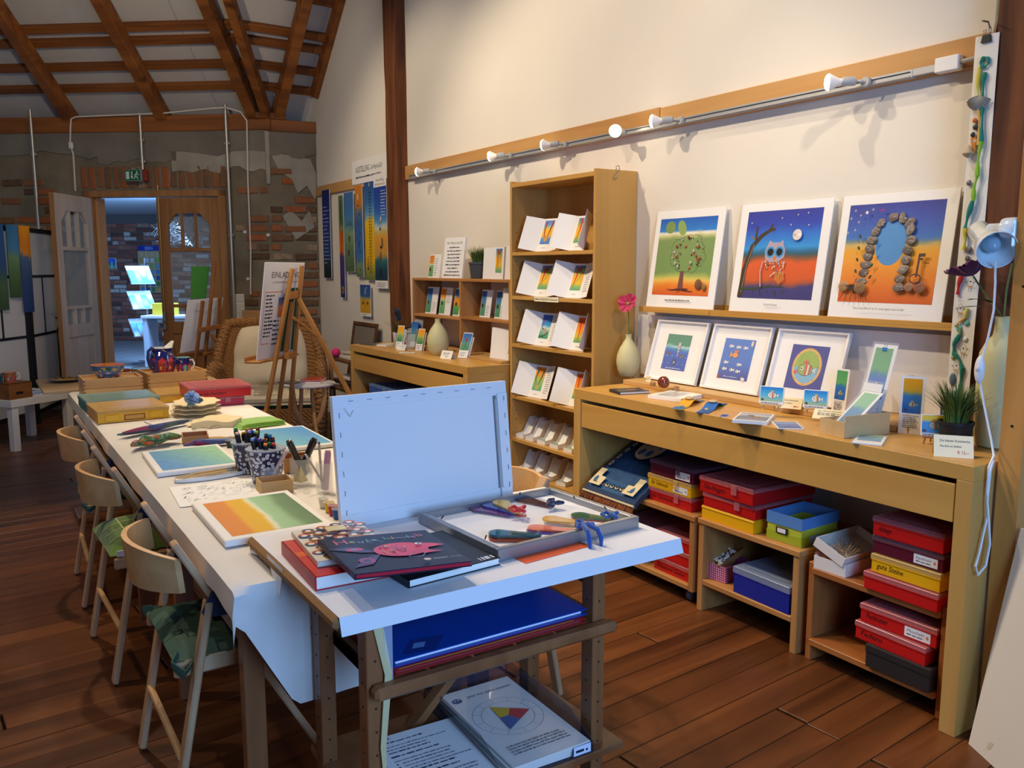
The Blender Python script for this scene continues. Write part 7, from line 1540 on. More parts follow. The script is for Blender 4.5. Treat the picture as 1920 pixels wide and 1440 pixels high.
# ---- flowered buckets with markers
DEL = bpy.data.materials.new('delft_pattern'); MATS['delft_pattern'] = DEL
DEL.use_nodes = True; nt = DEL.node_tree; b_ = nt.nodes['Principled BSDF']; b_.inputs['Roughness'].default_value = .35
tcn = nt.nodes.new('ShaderNodeTexCoord'); vo = nt.nodes.new('ShaderNodeTexVoronoi'); vo.inputs['Scale'].default_value = 75; nt.links.new(tcn.outputs['Object'], vo.inputs['Vector'])
rp = nt.nodes.new('ShaderNodeValToRGB'); rp.color_ramp.interpolation = 'CONSTANT'; rp.color_ramp.elements[0].color = (*lin((206, 210, 220)), 1); rp.color_ramp.elements[1].position = .42; rp.color_ramp.elements[1].color = (*lin((30, 40, 78)), 1)
e = rp.color_ramp.elements.new(.12); e.color = (*lin((90, 100, 130)), 1); e = rp.color_ramp.elements.new(.17); e.color = (*lin((214, 216, 224)), 1)
nt.links.new(vo.outputs['Distance'], rp.inputs['Fac']); nt.links.new(rp.outputs[0], b_.inputs['Base Color'])
def bucket(label, px, py, rt, rb, h):
    p = at(px, py, z=TZ); t = thing('marker_bucket', label, 'bucket', p, group='flowered buckets on the work table')
    MB().lathe([(0, 0), (rb, 0), (rb+.001, .002), (rt, h-.003), (rt+.002, h), (rt-.002, h), (rb-.003, .006), (0, .005)], 32).build('bucket_body', DEL, t, True)
    MB().lathe([(rt-.003, h-.002), (rt+.003, h-.002), (rt+.003, h+.002), (rt-.003, h+.002)], 32).build('rim', mat('rim_grey', (150, 160, 176), .3), t, True); return p, rt, h
CAPC = {'blue': (40, 70, 180), 'crimson': (180, 30, 70), 'red': (206, 50, 40), 'orange': (226, 120, 40), 'yellow': (226, 196, 40), 'turquoise': (30, 130, 170), 'green': (40, 120, 70), 'peach': (230, 180, 150), 'grey': (90, 94, 100), 'brown': (130, 60, 30), 'sky': (110, 150, 210), 'violet': (110, 60, 150), 'lime': (140, 180, 50), 'maroon': (120, 26, 40)}
def marker(label, base, top, cap, capm, r=.0075, l=.14, barrel='marker_black', group='marker pens in the buckets', kind='marker_pen'):
    d = (Vector(top)-Vector(base)).normalized(); q = d.to_track_quat('Z', 'Y').to_matrix().to_4x4(); q.translation = base
    t = thing(kind, label, 'pen', M=q, group=group)
    mat('marker_black', (26, 26, 30), .35); MB().lathe([(0, 0), (r*.9, 0), (r, .002), (r, l*.72), (0, l*.72)], 10).build('barrel', barrel, t, True)
    MB().lathe([(0, l*.72), (r*1.05, l*.72), (r*1.05, l*.93), (r*.9, l*.95), (0, l*.95)], 10).build('cap', 'marker_black' if barrel == 'marker_black' else barrel, t, True)
    MB().lathe([(r*.88, l*.948), (r*.88, l), (r*.6, l*1.008), (0, l*1.01)], 10).build('colour_button', capm, t, True); return t
g = random.Random(11); nm = list(CAPC)
for bi, (lb, px, py, rt, rb, h, n_) in enumerate((('rear flowered blue and white bucket of marker pens', 468, 884, .056, .040, .105, 11), ('front flowered blue and white bucket of marker pens', 501, 903, .062, .045, .112, 14))):
    p, rt, h = bucket(lb, px, py, rt, rb, h)
    for k in range(n_):
        a_ = 2*PI*k/n_*2.4+bi; rr = (.25+.6*((k*7) % 5)/5); c = nm[(k*3+bi*4) % len(nm)]
        b0 = p+Vector((.55*rb*rr*math.cos(a_), .55*rb*rr*math.sin(a_), .007)); t0 = p+Vector((rt*.80*rr*math.cos(a_), rt*.80*rr*math.sin(a_), h)); ln = .125+.025*g.random()
        marker('black marker pen with %s button in the %s bucket' % (c, 'front' if bi else 'rear'), b0, t0, c, mat('cap_'+c, CAPC[c], .3), l=ln)
# ---- jars and glasses
JG = mat('jar_glass', (236, 244, 244), .04, alpha=.20, spec=.7)
def jar(name, label, px, py, r, h, base=.006, bulge=0):
    p = at(px, py, z=TZ); t = thing(name, label, 'glass', p)
    MB().lathe([(0, 0), (r*.92, 0), (r, .004), (r*(1+bulge), h*.5), (r*(1+bulge), h*.8), (r*(1-bulge), h*.9), (r, h), (r-.002, h), (r*(1-bulge)-.002, h*.9), (r*(1+bulge)-.002, h*.75), (r-.003, base), (0, base)], 28).build('glass_body', JG, t, True); return p
p = jar('glass_jar', 'small screw top glass jar with silver pens on the work table', 507, 908, .031, .062, bulge=.06)
SIL = mat('pen_silver', (176, 170, 172), .3, metal=.5)
for lb, dx, dy, tx, ty, c in (('silver grey pen leaning left in the glass jar', .01, 0, -.05, .01, SIL), ('second silver pen leaning left in the glass jar', .012, .012, -.03, .03, SIL), ('pale pink pen leaning right in the glass jar', -.012, 0, .06, -.02, mat('pen_pink', (226, 196, 190), .4)), ('white pen leaning right in the glass jar', -.01, .01, .04, .01, WHITEP)):
    marker(lb, p+Vector((dx, dy, .008)), p+Vector((tx, ty, .12)), '', c, .006, .12, c, 'pens in the glass jar', 'craft_pen')
p = jar('drinking_glass', 'straight glass holding black paint markers and yellow paper', 566, 908, .036, .088)
YP = mat('yellow_paper', (226, 190, 24), .7)
for k, (a_, lb) in enumerate(((0, 'crumpled yellow paper slip at the left in the straight glass'), (1.9, 'crumpled yellow paper slip at the right in the straight glass'))):
    o = MB().slab(lambda u, v: (Vector(((u-.5)*.034, .006*math.sin(u*7+v*5), .008+v*.065)), Vector((0, -1, 0))), 6, 6, .0008).build('paper_slip', YP); o.location = p+Vector((-.012+.024*k, 0, 0)); o.rotation_euler = (0, .2-.4*k, a_*.3); tag(o, lb, 'paper')
BRO = mat('pen_brown', (40, 28, 24), .25, coat=.4)
marker('thick black paint marker leaning left in the straight glass', p+Vector((.012, 0, .03)), p+Vector((-.035, 0, .14)), '', BRO, .0105, .13, BRO, 'paint markers in the straight glass', 'paint_marker')
marker('thick dark brown paint marker leaning right in the straight glass', p+Vector((-.008, .006, .03)), p+Vector((.045, .0, .14)), '', BRO, .0115, .13, BRO, 'paint markers in the straight glass', 'paint_marker')
p = jar('drinking_glass', 'narrow glass with a lilac brush pen and pencils', 609, 922, .027, .095)
marker('lilac brush pen standing tip down in the narrow glass', p+Vector((.0, -.006, .008)), p+Vector((.012, -.006, .13)), '', mat('pen_lilac', (190, 150, 190), .4), .010, .125, 'pen_lilac', 'pens in the narrow glass', 'craft_pen')
marker('slim clear pencil leaning left in the narrow glass', p+Vector((.008, .005, .008)), p+Vector((-.05, .02, .12)), '', mat('pencil_grey', (196, 192, 186), .4), .004, .13, 'pencil_grey', 'pens in the narrow glass', 'craft_pen')
marker('thin grey pencil upright in the narrow glass', p+Vector((-.004, .01, .008)), p+Vector((-.008, .015, .14)), '', mat('pencil_purple', (110, 90, 150), .4), .004, .15, 'pencil_grey', 'pens in the narrow glass', 'craft_pen')
# ---- wooden boxes
BOXW = wood('box_beech', (206, 170, 112), (186, 146, 88), 'x', .9, .5, bump=.06)
def open_box(name, label, p, rz, w, d, h, th=.004, m=BOXW, cat='box'):
    t = thing(name, label, cat, p, R(rz)); MB().box(-w/2, w/2, -d/2, d/2, 0, th).build('base', m, t)
    for x0, x1, y0, y1 in ((-w/2, w/2, -d/2, -d/2+th), (-w/2, w/2, d/2-th, d/2), (-w/2, -w/2+th, -d/2+th, d/2-th), (w/2-th, w/2, -d/2+th, d/2-th)): MB().box(x0, x1, y0, y1, th, h, .0006).build('side', m, t)
    return t
open_box('wooden_tray', 'small open wooden box in front of the marker buckets', at(515, 920, z=TZ), -4, .098, .085, .04)
open_box('wooden_tray', 'small open wooden box behind the straight glass', at(555, 880, z=TZ), -14, .085, .10, .05, m=wood('box_tan', (190, 138, 80), (166, 112, 60), 'x', .9, .5))
open_box('wooden_tray', 'small wooden tray between the wool bundles', at(366, 826, z=TZ), -10, .10, .11, .028, m='box_tan')
# ---- palettes, brushes, paint cups, sheet with sketches
PW = mat('palette_white', (230, 226, 216), .35)
def palette(label, x, y, rx, ry, rz):
    t = thing('paint_palette', label, 'palette', (x, y, TZ), R(rz))
    MB().lathe([(0, 0), (.97, 0), (1, .004), (1, .010), (.97, .012), (.94, .008), (0, .007)], 36, None, sx=rx, sy=ry).build('palette_dish', PW, t, True)
    for k in range(7): a_ = R(20+k*24); MB().lathe([(.010, .0078), (.011, .0095), (.013, .0092), (.013, .0074)], 12, T(rx*.72*math.cos(a_), ry*.66*math.sin(a_), 0)).build('paint_well', PW, t, True)
    return t
palette('white oval palette with brushes in front of the orange canvas', -2.295, 2.04, .115, .058, 4)
palette('white oval palette with brushes beside the blue green canvas', -2.295, 2.885, .13, .045, 6)
BRW = mat('brush_wood', (206, 166, 104), .4)
def brush(label, a, b, r=.004, group='paint brushes on the palettes'):
    d = Vector(b)-Vector(a); L_ = d.length; q = d.normalized().to_track_quat('Z', 'Y').to_matrix().to_4x4(); q.translation = a; t = thing('paint_brush', label, 'brush', M=q, group=group)
    MB().lathe([(0, 0), (r*.5, .001), (r*.8, L_*.3), (r, L_*.62), (r*.8, L_*.72), (0, L_*.72)], 8).build('handle', BRW, t, True); MB().lathe([(r*.8, L_*.71), (r*.9, L_*.85), (0, L_*.85)], 8).build('ferrule', STEEL, t, True); MB().lathe([(r*.85, L_*.845), (r*.9, L_*.92), (0, L_)], 8).build('bristles', mat('bristle', (150, 110, 60), .8), t, True)
zb = TZ+.0165
for lb, a, b in (('upper long brush on the palette before the orange canvas', (-2.36, 2.015, zb), (-2.165, 2.085, zb)), ('lower brush on the palette before the orange canvas', (-2.37, 2.03, zb), (-2.19, 2.072, zb+.004)), ('thin brush with steel ferrule on the near palette', (-2.17, 2.062, zb+.002), (-2.375, 1.995, zb)),
                 ('upper brush on the palette beside the blue green canvas', (-2.42, 2.868, zb), (-2.20, 2.905, zb)), ('lower brush on the palette beside the blue green canvas', (-2.415, 2.85, zb), (-2.19, 2.88, zb)), ('short brush on the palette beside the blue green canvas', (-2.36, 2.875, zb+.004), (-2.21, 2.89, zb+.004))): brush(lb, a, b, .0045)
for lb, a, b in (('light brush lying left of the paint strip', (-2.20, 3.56, TZ+.006), (-2.06, 3.50, TZ+.006)), ('second light brush lying left of the paint strip', (-2.19, 3.53, TZ+.006), (-2.05, 3.48, TZ+.006))): brush(lb, a, b, .005, 'brushes by the wool')
t = thing('sketch_sheet', 'white sheet with small coloured pen strokes beside the orange canvas', 'paper', M=T(-2.34, 2.675, TZ) @ RZ(-4)); MB().box(-.12, .16, -.13, .13, 0, .0008).build('sheet', PAPER, t); p = Print(.0012); g = random.Random(4)
for k in range(60): x, y, a_ = -.10+.24*g.random(), -.09+.18*g.random(), g.uniform(.2, 1.3); l_ = g.uniform(.012, .03); p.line([(x, y), (x+l_*math.cos(a_), y+l_*math.sin(a_))], .0016, g.choice(((50, 66, 96), (70, 70, 74), (120, 96, 70), (96, 110, 120))))
p.line([(-.03+.014*math.cos(q*.5), .06+.008*math.sin(q*.5)) for q in range(14)], .0016, (50, 66, 96)); p.build('pen_strokes', t)
def pot(label, px, py, c):
    p = at(px, py, z=TZ); t = thing('paint_cup', label, 'paint pot', p, group='paint cups beside the upright canvas'); MB().lathe([(0, 0), (.012, 0), (.015, .026), (.0135, .026), (.0125, .022), (0, .022)], 16).build('cup', mat('cup_%02x%02x%02x' % c, c, .3), t, True); MB().lathe([(.015, .024), (.0175, .026), (.0175, .028), (0, .029)], 16).build('snap_lid', CLEAR, t, True)
pot('yellow paint cup with clear lid', 618, 958, (226, 196, 20)); pot('red paint cup with clear lid', 625, 964, (196, 40, 36)); pot('blue paint cup with clear lid', 633, 971, (30, 90, 180))
pot('empty clear paint cup', 607, 950, (226, 222, 214))
for lb, c, px in (('black', (60, 58, 58), 431), ('green', (40, 130, 80), 437), ('blue', (40, 110, 180), 443)): pot(lb+' pot of the small paint strip near the wool', px, 838, c)
# ---- towel, wool, cut-outs
t = thing('towel', 'folded lime green microfibre towel on the work table', 'towel', M=T(-1.895, 3.765, TZ) @ RZ(6)); TG = mat('towel_lime', (140, 190, 52), .95, bump=.5, bscale=220, sheen=.5)
for k, (sx, sy) in enumerate(((.105, .075), (.10, .07), (.098, .07))):
    MB().slab(lambda u, v: (Vector(((u-.5)*2*sx+(.004*k), (v-.5)*2*sy, .007*(k+1)+.002*noise.noise((u*3+k, v*3, 1))-.006*max(0, abs(2*u-1)**8))), Vector((0, 0, 1))), 12, 10, .0055).build('fold', TG, t, True)
def wool_tuft(label, pts, r, cols, seed, flat_=.45):
    t = thing('wool_bundle', label, 'wool', (pts[0][0], pts[0][1], TZ), group='felting wool on the work table'); g = random.Random(seed); o0 = Vector((pts[0][0], pts[0][1], TZ)); n_ = len(cols)
    for k in range(n_*5):
        c = cols[k % n_]; P_ = []; a_ = g.uniform(0, 6.28); rr = r*math.sqrt(g.random()); 
        for i, q in enumerate(pts):
            v = i/(len(pts)-1); f_ = .45+.75*math.sin(PI*min(1, v+.15)); tw = a_+v*2.2
            P_.append(Vector((q[0]+rr*f_*math.cos(tw), q[1]+rr*f_*math.cos(tw+1), TZ+.006+flat_*r*1.0+rr*flat_*f_*math.sin(tw)))-o0+Vector((g.uniform(-.004, .004), g.uniform(-.004, .004), 0)))
        Q = []
        for i in range(len(P_)-1):
            for j in range(3): Q.append(P_[i].lerp(P_[i+1], j/3))
        Q.append(P_[-1]); MB().tube([tuple(q) for q in Q], [.0075*(1-.6*abs(2*i/(len(Q)-1)-1)**3) for i in range(len(Q))], 6).build('wool_strand', mat('fleece_%02x%02x%02x' % c, c, .97, bump=.4, bscale=300, sheen=.5), t, True)
wool_tuft('long bundle of red, violet and blue wool on the work table', [(-2.45, 3.76), (-2.38, 3.80), (-2.30, 3.84), (-2.22, 3.90), (-2.16, 3.93)], .026, [(150, 40, 80), (60, 50, 130), (40, 60, 120), (90, 130, 90), (34, 72, 70)], 1)
wool_tuft('green wool bundle with orange stripes on the work table', [(-2.44, 3.47), (-2.40, 3.52), (-2.36, 3.50), (-2.32, 3.55), (-2.28, 3.52)], .036, [(92, 130, 56), (120, 150, 66), (216, 96, 30), (84, 116, 50)], 2, .6)
wool_tuft('light blue wool bundle with a dark red heart on the work table', [(-2.27, 3.40), (-2.23, 3.43), (-2.19, 3.40), (-2.14, 3.39), (-2.10, 3.38)], .022, [(90, 130, 190), (110, 146, 200), (130, 40, 80), (70, 84, 140)], 3)
PLY = mat('poplar_ply', (226, 206, 160), .7, var=.06, vscale=10)
def cloud(w, d, seed): 
    pts = []
    for k in range(48):
        a_ = 2*PI*k/48; r_ = 1+.07*math.cos(a_*9+seed)+.04*math.cos(a_*4); pts.append((w*r_*math.cos(a_), d*r_*math.sin(a_)*(1 if math.sin(a_) > 0 else .8)))
    return pts
for k in range(4):
    o = MB().prism(cloud(.11, .085, k), 0, .004).build('wooden_cutout', PLY); o.location = (-2.075+.004*k, 4.17, TZ+.002+k*.020); o.rotation_euler = (R(8), 0, .1*k); tag(o, 'scalloped plywood cut-out, %s of the stack on the work table' % ('lowest', 'second', 'third', 'topmost')[k], 'cut-out', 'scalloped plywood cut-outs')
    if k: 
        for x in (-.07, .07): MB().box(x-.005, x+.005, -.005, .005, -.018, 0).build('spacer', PLY, o)
o = MB().prism(cloud(.115, .09, 9), 0, .004).build('wooden_cutout', PLY); o.location = (-2.05, 3.86, TZ+.012); o.rotation_euler = (R(9), R(-3), -.2); tag(o, 'scalloped plywood cut-out lying before the stack', 'cut-out', 'scalloped plywood cut-outs')
MB().slab(lambda u, v: (Vector(((u-.5)*.21, -.075-.01*math.sin(u*9), .0+.03*v+.010*math.sin(u*7))), Vector((0, -1, 0))), 16, 2, .003).build('upright_edge', PLY, o)
wool_tuft('blue and green wool draped over the plywood cut-outs', [(-2.12, 4.04), (-2.115, 4.07), (-2.105, 4.10), (-2.09, 4.06), (-2.08, 4.01)], .022, [(110, 146, 196), (96, 134, 190), (90, 120, 60)], 5, 1.5)
bpy.data.objects['wool_bundle.003'].location.z += .055
magazine('leaflet', 'white leaflet with red lettering among the wool', (-2.235, 4.04, TZ+.0002), R(8), .13, .16, .004, (232, 226, 218), deco=lambda q, w, h: q.scrawl(-w*.4, h*.38, w*.8, .009, (170, 60, 50), 2, 2, .02))
# ---- lidded plastic boxes and wooden chests at the far end
storage_box('yellow clear lidded box with marker writing at the far table end', T(-2.495, 4.165, TZ) @ RZ(2), .305, .30, .058, 'yellow', None, None, latch=False, group='plastic boxes on the work table')
yb_ = bpy.data.objects['storage_box.018'] if 'storage_box.018' in bpy.data.objects else None
t = [o for o in bpy.data.objects if o.get('label') == 'yellow clear lidded box with marker writing at the far table end'][0]
q = Print(0); q.text('kleine Glasperlen', .10, .043, .009, (60, 40, 10), 'l', .11, .2); q.rect(.11, .006, .20, .032, (130, 70, 30)); q.rect(.115, .010, .195, .028, (206, 150, 70)); q.build('label_sticker', t, None, Matrix(((1, 0, 0, 0), (0, 0, -1, -.0012), (0, 1, 0, 0), (0, 0, 0, 1))))
for x in (.03, .22): MB().box(x, x+.06, -.006, -.0005, .008, .035, .002).build('side_clasp', 'plastic_yellow', t)
storage_box('green lidded box behind the yellow one at the far table end', T(-2.50, 4.50, TZ) @ RZ(2), .33, .30, .058, 'green', None, None, latch=False, group='plastic boxes on the work table')
storage_box('flat yellow lidded box between green box and red boxes', T(-2.15, 4.66, TZ) @ RZ(-3), .22, .26, .045, 'yellow', None, None, latch=False, group='plastic boxes on the work table')
storage_box('small raspberry pink box under the red box', T(-2.03, 4.40, TZ) @ RZ(-2), .25, .26, .045, 'pink', None, None, group='plastic boxes on the work table')
storage_box('red box with clear lid and handwriting on the pink box', T(-2.05, 4.375, TZ+.047) @ RZ(-2), .30, .30, .056, 'red', 'Acryl-Farben', None, latch=False, group='plastic boxes on the work table', tw=.5)
CHW = wood('chest_beech', (206, 160, 96), (184, 134, 70), 'x', .7, .45, bump=.08)
def chest(label, x0, x1, y0, d, h, rz):
    t = thing('wooden_chest', label, 'box', M=T(x0, y0, TZ) @ RZ(rz)); w = x1-x0
    for z0, z1 in ((.0, h*.5-.0015), (h*.5, h)):
        for a in ((0, w, 0, .012), (0, w, d-.012, d), (0, .012, .012, d-.012), (w-.012, w, .012, d-.012)): MB().box(a[0], a[1], a[2], a[3], z0, z1, .001).build('side_board', CHW, t)
    MB().box(.012, w-.012, .012, d-.012, h-.02, h-.014).build('sunk_lid', CHW, t); j = MB()
    for k in range(5): j.box(-.0008, .010, -.0008, .0, h*(.08+.19*k), h*(.16+.19*k)); j.box(w-.010, w+.0008, -.0008, 0, h*(.08+.19*k), h*(.16+.19*k))
    j.build('finger_joint', mat('joint_brown', (130, 84, 44), .6), t)['kind'] = 'stuff'; return t
chest('pale beech chest with finger joints under the orange bowl', -2.462, -2.162, 5.015, .24, .105, 0)
chest('beech chest with finger joints under the jug and mug', -2.132, -1.805, 5.05, .26, .112, 3)
CT1, CT2 = TZ+.1055, TZ+.1125
# pottery
def ring_print(p_fn, prof, n, parent, name):
    b = MB(); cols = []; me_v = []; fs = []
    q = Print(0); 
    for i in range(len(prof)-1):
        for k in range(n):
            a0, a1 = 2*PI*k/n, 2*PI*(k+1)/n; (r0, z0), (r1, z1) = prof[i], prof[i+1]; bq = len(q.v)
            q.v += [(r0*math.cos(a0), r0*math.sin(a0), z0), (r0*math.cos(a1), r0*math.sin(a1), z0), (r1*math.cos(a1), r1*math.sin(a1), z1), (r1*math.cos(a0), r1*math.sin(a0), z1)]; q.f.append((bq, bq+1, bq+2, bq+3)); q.c.append([p_fn(k/n, i/(len(prof)-1))]*4)
    o = q.build(name, parent, GLAZE); o.data.polygons.foreach_set('use_smooth', [True]*len(o.data.polygons)); return o
def lerp_prof(pr, m):
    out = []
    for (r0, z0), (r1, z1) in zip(pr, pr[1:]):
        for i in range(m): s_ = i/m; out.append((r0+(r1-r0)*s_, z0+(z1-z0)*s_))
    return out+[pr[-1]]
def floral(base, pal, seed):
    g = random.Random(seed); spots = [(g.random(), g.uniform(.1, .85), g.choice(pal), g.uniform(.03, .07)) for k in range(46)]
    def f(u, v):
        for su, sv, c, r_ in spots:
            du = min(abs(u-su), 1-abs(u-su))*2.2
            if du*du+(v-sv)**2*.35 < r_*r_: return c
        return base
    return f
PALC = ((206, 190, 120), (196, 50, 50), (206, 150, 60), (120, 150, 180), (214, 170, 180), (60, 90, 60))
def bowl(label, p, r, h, inner, base, seed):
    t = thing('pottery_bowl', label, 'bowl', p); ring_print(floral(base, PALC, seed), lerp_prof([(r*.5, 0), (r*.72, h*.25), (r*.92, h*.65), (r, h)], 4), 44, t, 'painted_outside')
    MB().lathe([(r, h), (r+.002, h+.002), (r-.004, h+.001), (r*.9, h*.68), (r*.68, h*.28), (0, h*.15)], 40).build('inside', mat('glaze_%02x%02x%02x' % inner, inner, .15, coat=.6), t, True); MB().lathe([(0, 0), (r*.5, 0), (r*.5, .004), (0, .004)], 24).build('foot_ring', 'glaze_%02x%02x%02x' % inner, t); return t
b0 = at(210, 714, z=CT1-.0135); bowl('orange rimmed pottery bowl with painted flowers on the pale chest', (-2.325, 5.10, CT1-.0145), .086, .078, (222, 120, 30), (70, 110, 140), 3)
HO = [(176, 50, 60), (120, 170, 160), (214, 120, 40), (226, 110, 70), (90, 60, 110), (196, 60, 50)]
def houses(u, v):
    if v > .55: return (26, 36, 104) if (int(u*90)+int(v*40)) % 23 else (226, 200, 90)
    k = int(u*9); c = HO[k % 6]; f = u*9-k
    if f < .08: return (30, 40, 100)
    if v > .42: return (200, 50, 50) if abs(f-.5) < (.55-v)*3.2 else (26, 36, 104)
    if .3 < f < .5 and .12 < v < .24: return (240, 206, 90)
    if .6 < f < .8 and .2 < v < .32: return (60, 60, 90)
    return c
t = thing('pottery_jug', 'dark blue pottery jug painted with little houses on the chest', 'jug', M=T(-2.03, 5.16, CT2-.0135) @ RZ(35)); pr = [(.055, 0), (.072, .035), (.076, .07), (.066, .105), (.055, .125), (.058, .145)]
ring_print(houses, lerp_prof(pr, 4), 54, t, 'painted_outside'); MB().lathe([(.058, .145), (.056, .147), (.052, .125), (.06, .1), (.066, .06), (0, .02)], 32).build('inside', mat('glaze_cream', (232, 226, 206), .15, coat=.6), t, True)
MB().slab(lambda u, v: (Vector((.035+.05*v*(1-.0), (u-.5)*.075*(1-v*.75), .135+.045*v-.012*math.cos((u-.5)*PI)*(1-v))), Vector((-.5, 0, .8))), 10, 8, .005).build('spout', 'glaze_cream', t, True)
MB().tube([(-.05, 0, .135), (-.075, 0, .15), (-.1, 0, .135), (-.108, 0, .095), (-.1, 0, .055), (-.085, 0, .03), (-.07, 0, .03)], [.009, .009, .009, .008, .007, .006, .006], 8).build('handle', mat('glaze_cobalt', (40, 48, 100), .15, coat=.6), t, True)
def mug(label, p, r, h, fn, inner, rz=0, hand=None):
    t = thing('pottery_mug', label, 'mug', M=T(*p) @ RZ(rz)); ring_print(fn, lerp_prof([(r*.88, 0), (r*.96, h*.3), (r, h*.8), (r*1.03, h)], 5), 45, t, 'painted_outside')
    MB().lathe([(r*1.03, h), (r*.98, h+.001), (r*.93, h*.5), (0, .006)], 28).build('inside', mat('glaze_%02x%02x%02x' % inner, inner, .15, coat=.6), t, True); MB().tube([(r*.96, 0, h*.82), (r*1.35, 0, h*.85), (r*1.6, 0, h*.6), (r*1.4, 0, h*.32), (r*.95, 0, h*.22)], .005, 8).build('handle', hand or 'glaze_%02x%02x%02x' % inner, t, True); return t
mug('dark blue pottery mug painted with little houses on the chest', (-1.925, 5.12, CT2-.0135), .040, .088, houses, (130, 190, 180), -30, 'glaze_cream')
sp = thing('saucer', 'yellow saucer under the painted jug', 'saucer', (-2.035, 5.085, CT2+.0)) if False else None
# ---- second table behind with plate, bowl and cup
t = thing('trestle_table', 'plain pine board on trestles behind the work table', 'table', (-2.14, 5.78, 0)); PB_ = wood('pale_pine', (222, 188, 136), (206, 166, 112), 'x', .5, .6, knots=.5)
MB().box(-2.625, -1.645, 5.475, 6.10, .683, .70, .002).wbuild('board_top', PB_, t)
for x in (-2.30, -1.85):
    for y in (5.55, 6.0): MB().box(x-.02, x+.02, y-.02, y+.02, 0, .683).wbuild('leg', PINEZ, t)
t = thing('pottery_plate', 'yellow pottery plate with dark rim on the pine board', 'plate', (-2.47, 5.90, .7005)); MB().lathe([(0, 0), (.05, 0), (.095, .012), (.102, .016), (.096, .017), (.05, .006), (0, .005)], 40).build('plate_body', mat('plate_rim', (60, 66, 90), .2, coat=.5), t, True)
ring_print(lambda u, v: (226, 180, 40) if v < .7 else ((206, 110, 40) if int(u*24) % 2 else (60, 60, 60)), lerp_prof([(.001, .0062), (.05, .0068), (.094, .0176)], 5), 48, t, 'painted_face')
bowl('green painted pottery bowl on the pine board behind the chests', (-2.03, 5.90, .7005), .07, .055, (150, 160, 90), (120, 150, 90), 8)
mug('small red and blue mug behind the orange bowl', (-2.14, 5.86, .7005), .036, .06, floral((150, 60, 40), ((40, 50, 110), (220, 140, 40)), 4), (190, 90, 40))
o = MB().lathe([(0, 0), (.03, 0), (.045, .012), (.047, .014), (.03, .008), (0, .006)], 28).build('sauce_dish', mat('glaze_orange', (222, 116, 40), .2, coat=.5), None, True); o.location = (-2.30, 5.72, .7005); tag(o, 'small orange dish on the pine board', 'dish')
mug('painted pottery mug on the small brown box', tuple(WT @ Vector((.08, .10, .5265))), .045, .078, floral((190, 96, 70), ((70, 96, 130), (206, 190, 150), (50, 60, 110), (90, 130, 70)), 6), (214, 110, 40), 10, 'glaze_cream')
mug('teal and dark mug at the left picture edge on the small brown box', tuple(WT @ Vector((.0, .14, .5265))), .042, .075, floral((40, 90, 100), ((60, 60, 70), (120, 150, 130)), 9), (60, 90, 110), 200)
t = thing('leaflet_pile', 'blue and white leaflets lying on the white table', 'paper', M=WT @ T(.33, .12, .4005)); p = Print(.0); MB().box(-.08, .14, -.05, .25, 0, .004).build('leaflet_sheet', PAPER, t)
for k in range(5): p.bands(-.07+.04*k, -.04, -.04+.04*k, .24, [(0, (70, 130, 210)), (.5, (220, 226, 234)), (.7, (60, 110, 190)), (1, (150, 190, 230))], 2, 8, .1, k)
p.build('leaflet_print', t, None, T(0, 0, .0045))

# =================================================================== ON THE CART
CT = CZ+.002
t = thing('stretched_canvas', 'large blank stretched canvas seen from behind, standing on the cart', 'canvas', M=FR((-1.925, 1.988, CT), (.999, .045, 0), (.03, .12, 1)))
w, h = .535, .34; CV = mat('canvas_back', (232, 230, 228), .75, bump=.08, bscale=220)
MB().box(-w/2, w/2, 0, h, -.020, -.004, .002).build('canvas_cloth', CV, t)
for a in ((-w/2, w/2, h-.034, h), (-w/2, w/2, 0, .034)): MB().box(a[0], a[1], a[2], a[3], -.004, -.0012, .0008).build('turned_edge', CV, t)
MB().box(-w/2, -w/2+.03, .034, h-.034, -.004, -.0012, .0008).build('turned_edge', CV, t); MB().box(w/2-.034, w/2, .034, h-.034, -.004, .001, .0008).build('turned_edge', CV, t)
MB().box(w/2-.047, w/2-.036, .03, h-.04, -.0041, -.0030).build('stretcher_gap', mat('gap_grey', (120, 120, 126), .8), t); MB().box(w/2-.044, w/2-.0395, .0, h-.05, -.004, .002, .0008).build('stretcher_bar', mat('bar_grey', (176, 172, 166), .6), t)
stp = MB().box(-.007, .007, -.0006, .0006, 0, .0012).mesh('staple'); stp.materials.append(mat('staple_steel', (90, 92, 98), .35, metal=.8))
for k in range(9): o = link('staple', stp, None, t); o.matrix_local = T(-w/2+.05+k*.053, h-.016, -.0012) @ RZ(rnd.uniform(-6, 6))
for k in range(6):
    o = link('staple', stp, None, t); o.matrix_local = T(-w/2+.016, .04+k*.05, -.0012) @ RZ(90+rnd.uniform(-6, 6)); o = link('staple', stp, None, t); o.matrix_local = T(w/2-.012, .04+k*.05, .001) @ RZ(90+rnd.uniform(-6, 6))
MB().tube([(-w/2+.03, h-.03, 0), (-w/2+.045, h-.055, .003), (-w/2+.055, h-.04, .002)], .0016, 4).build('loose_thread', CV, t)
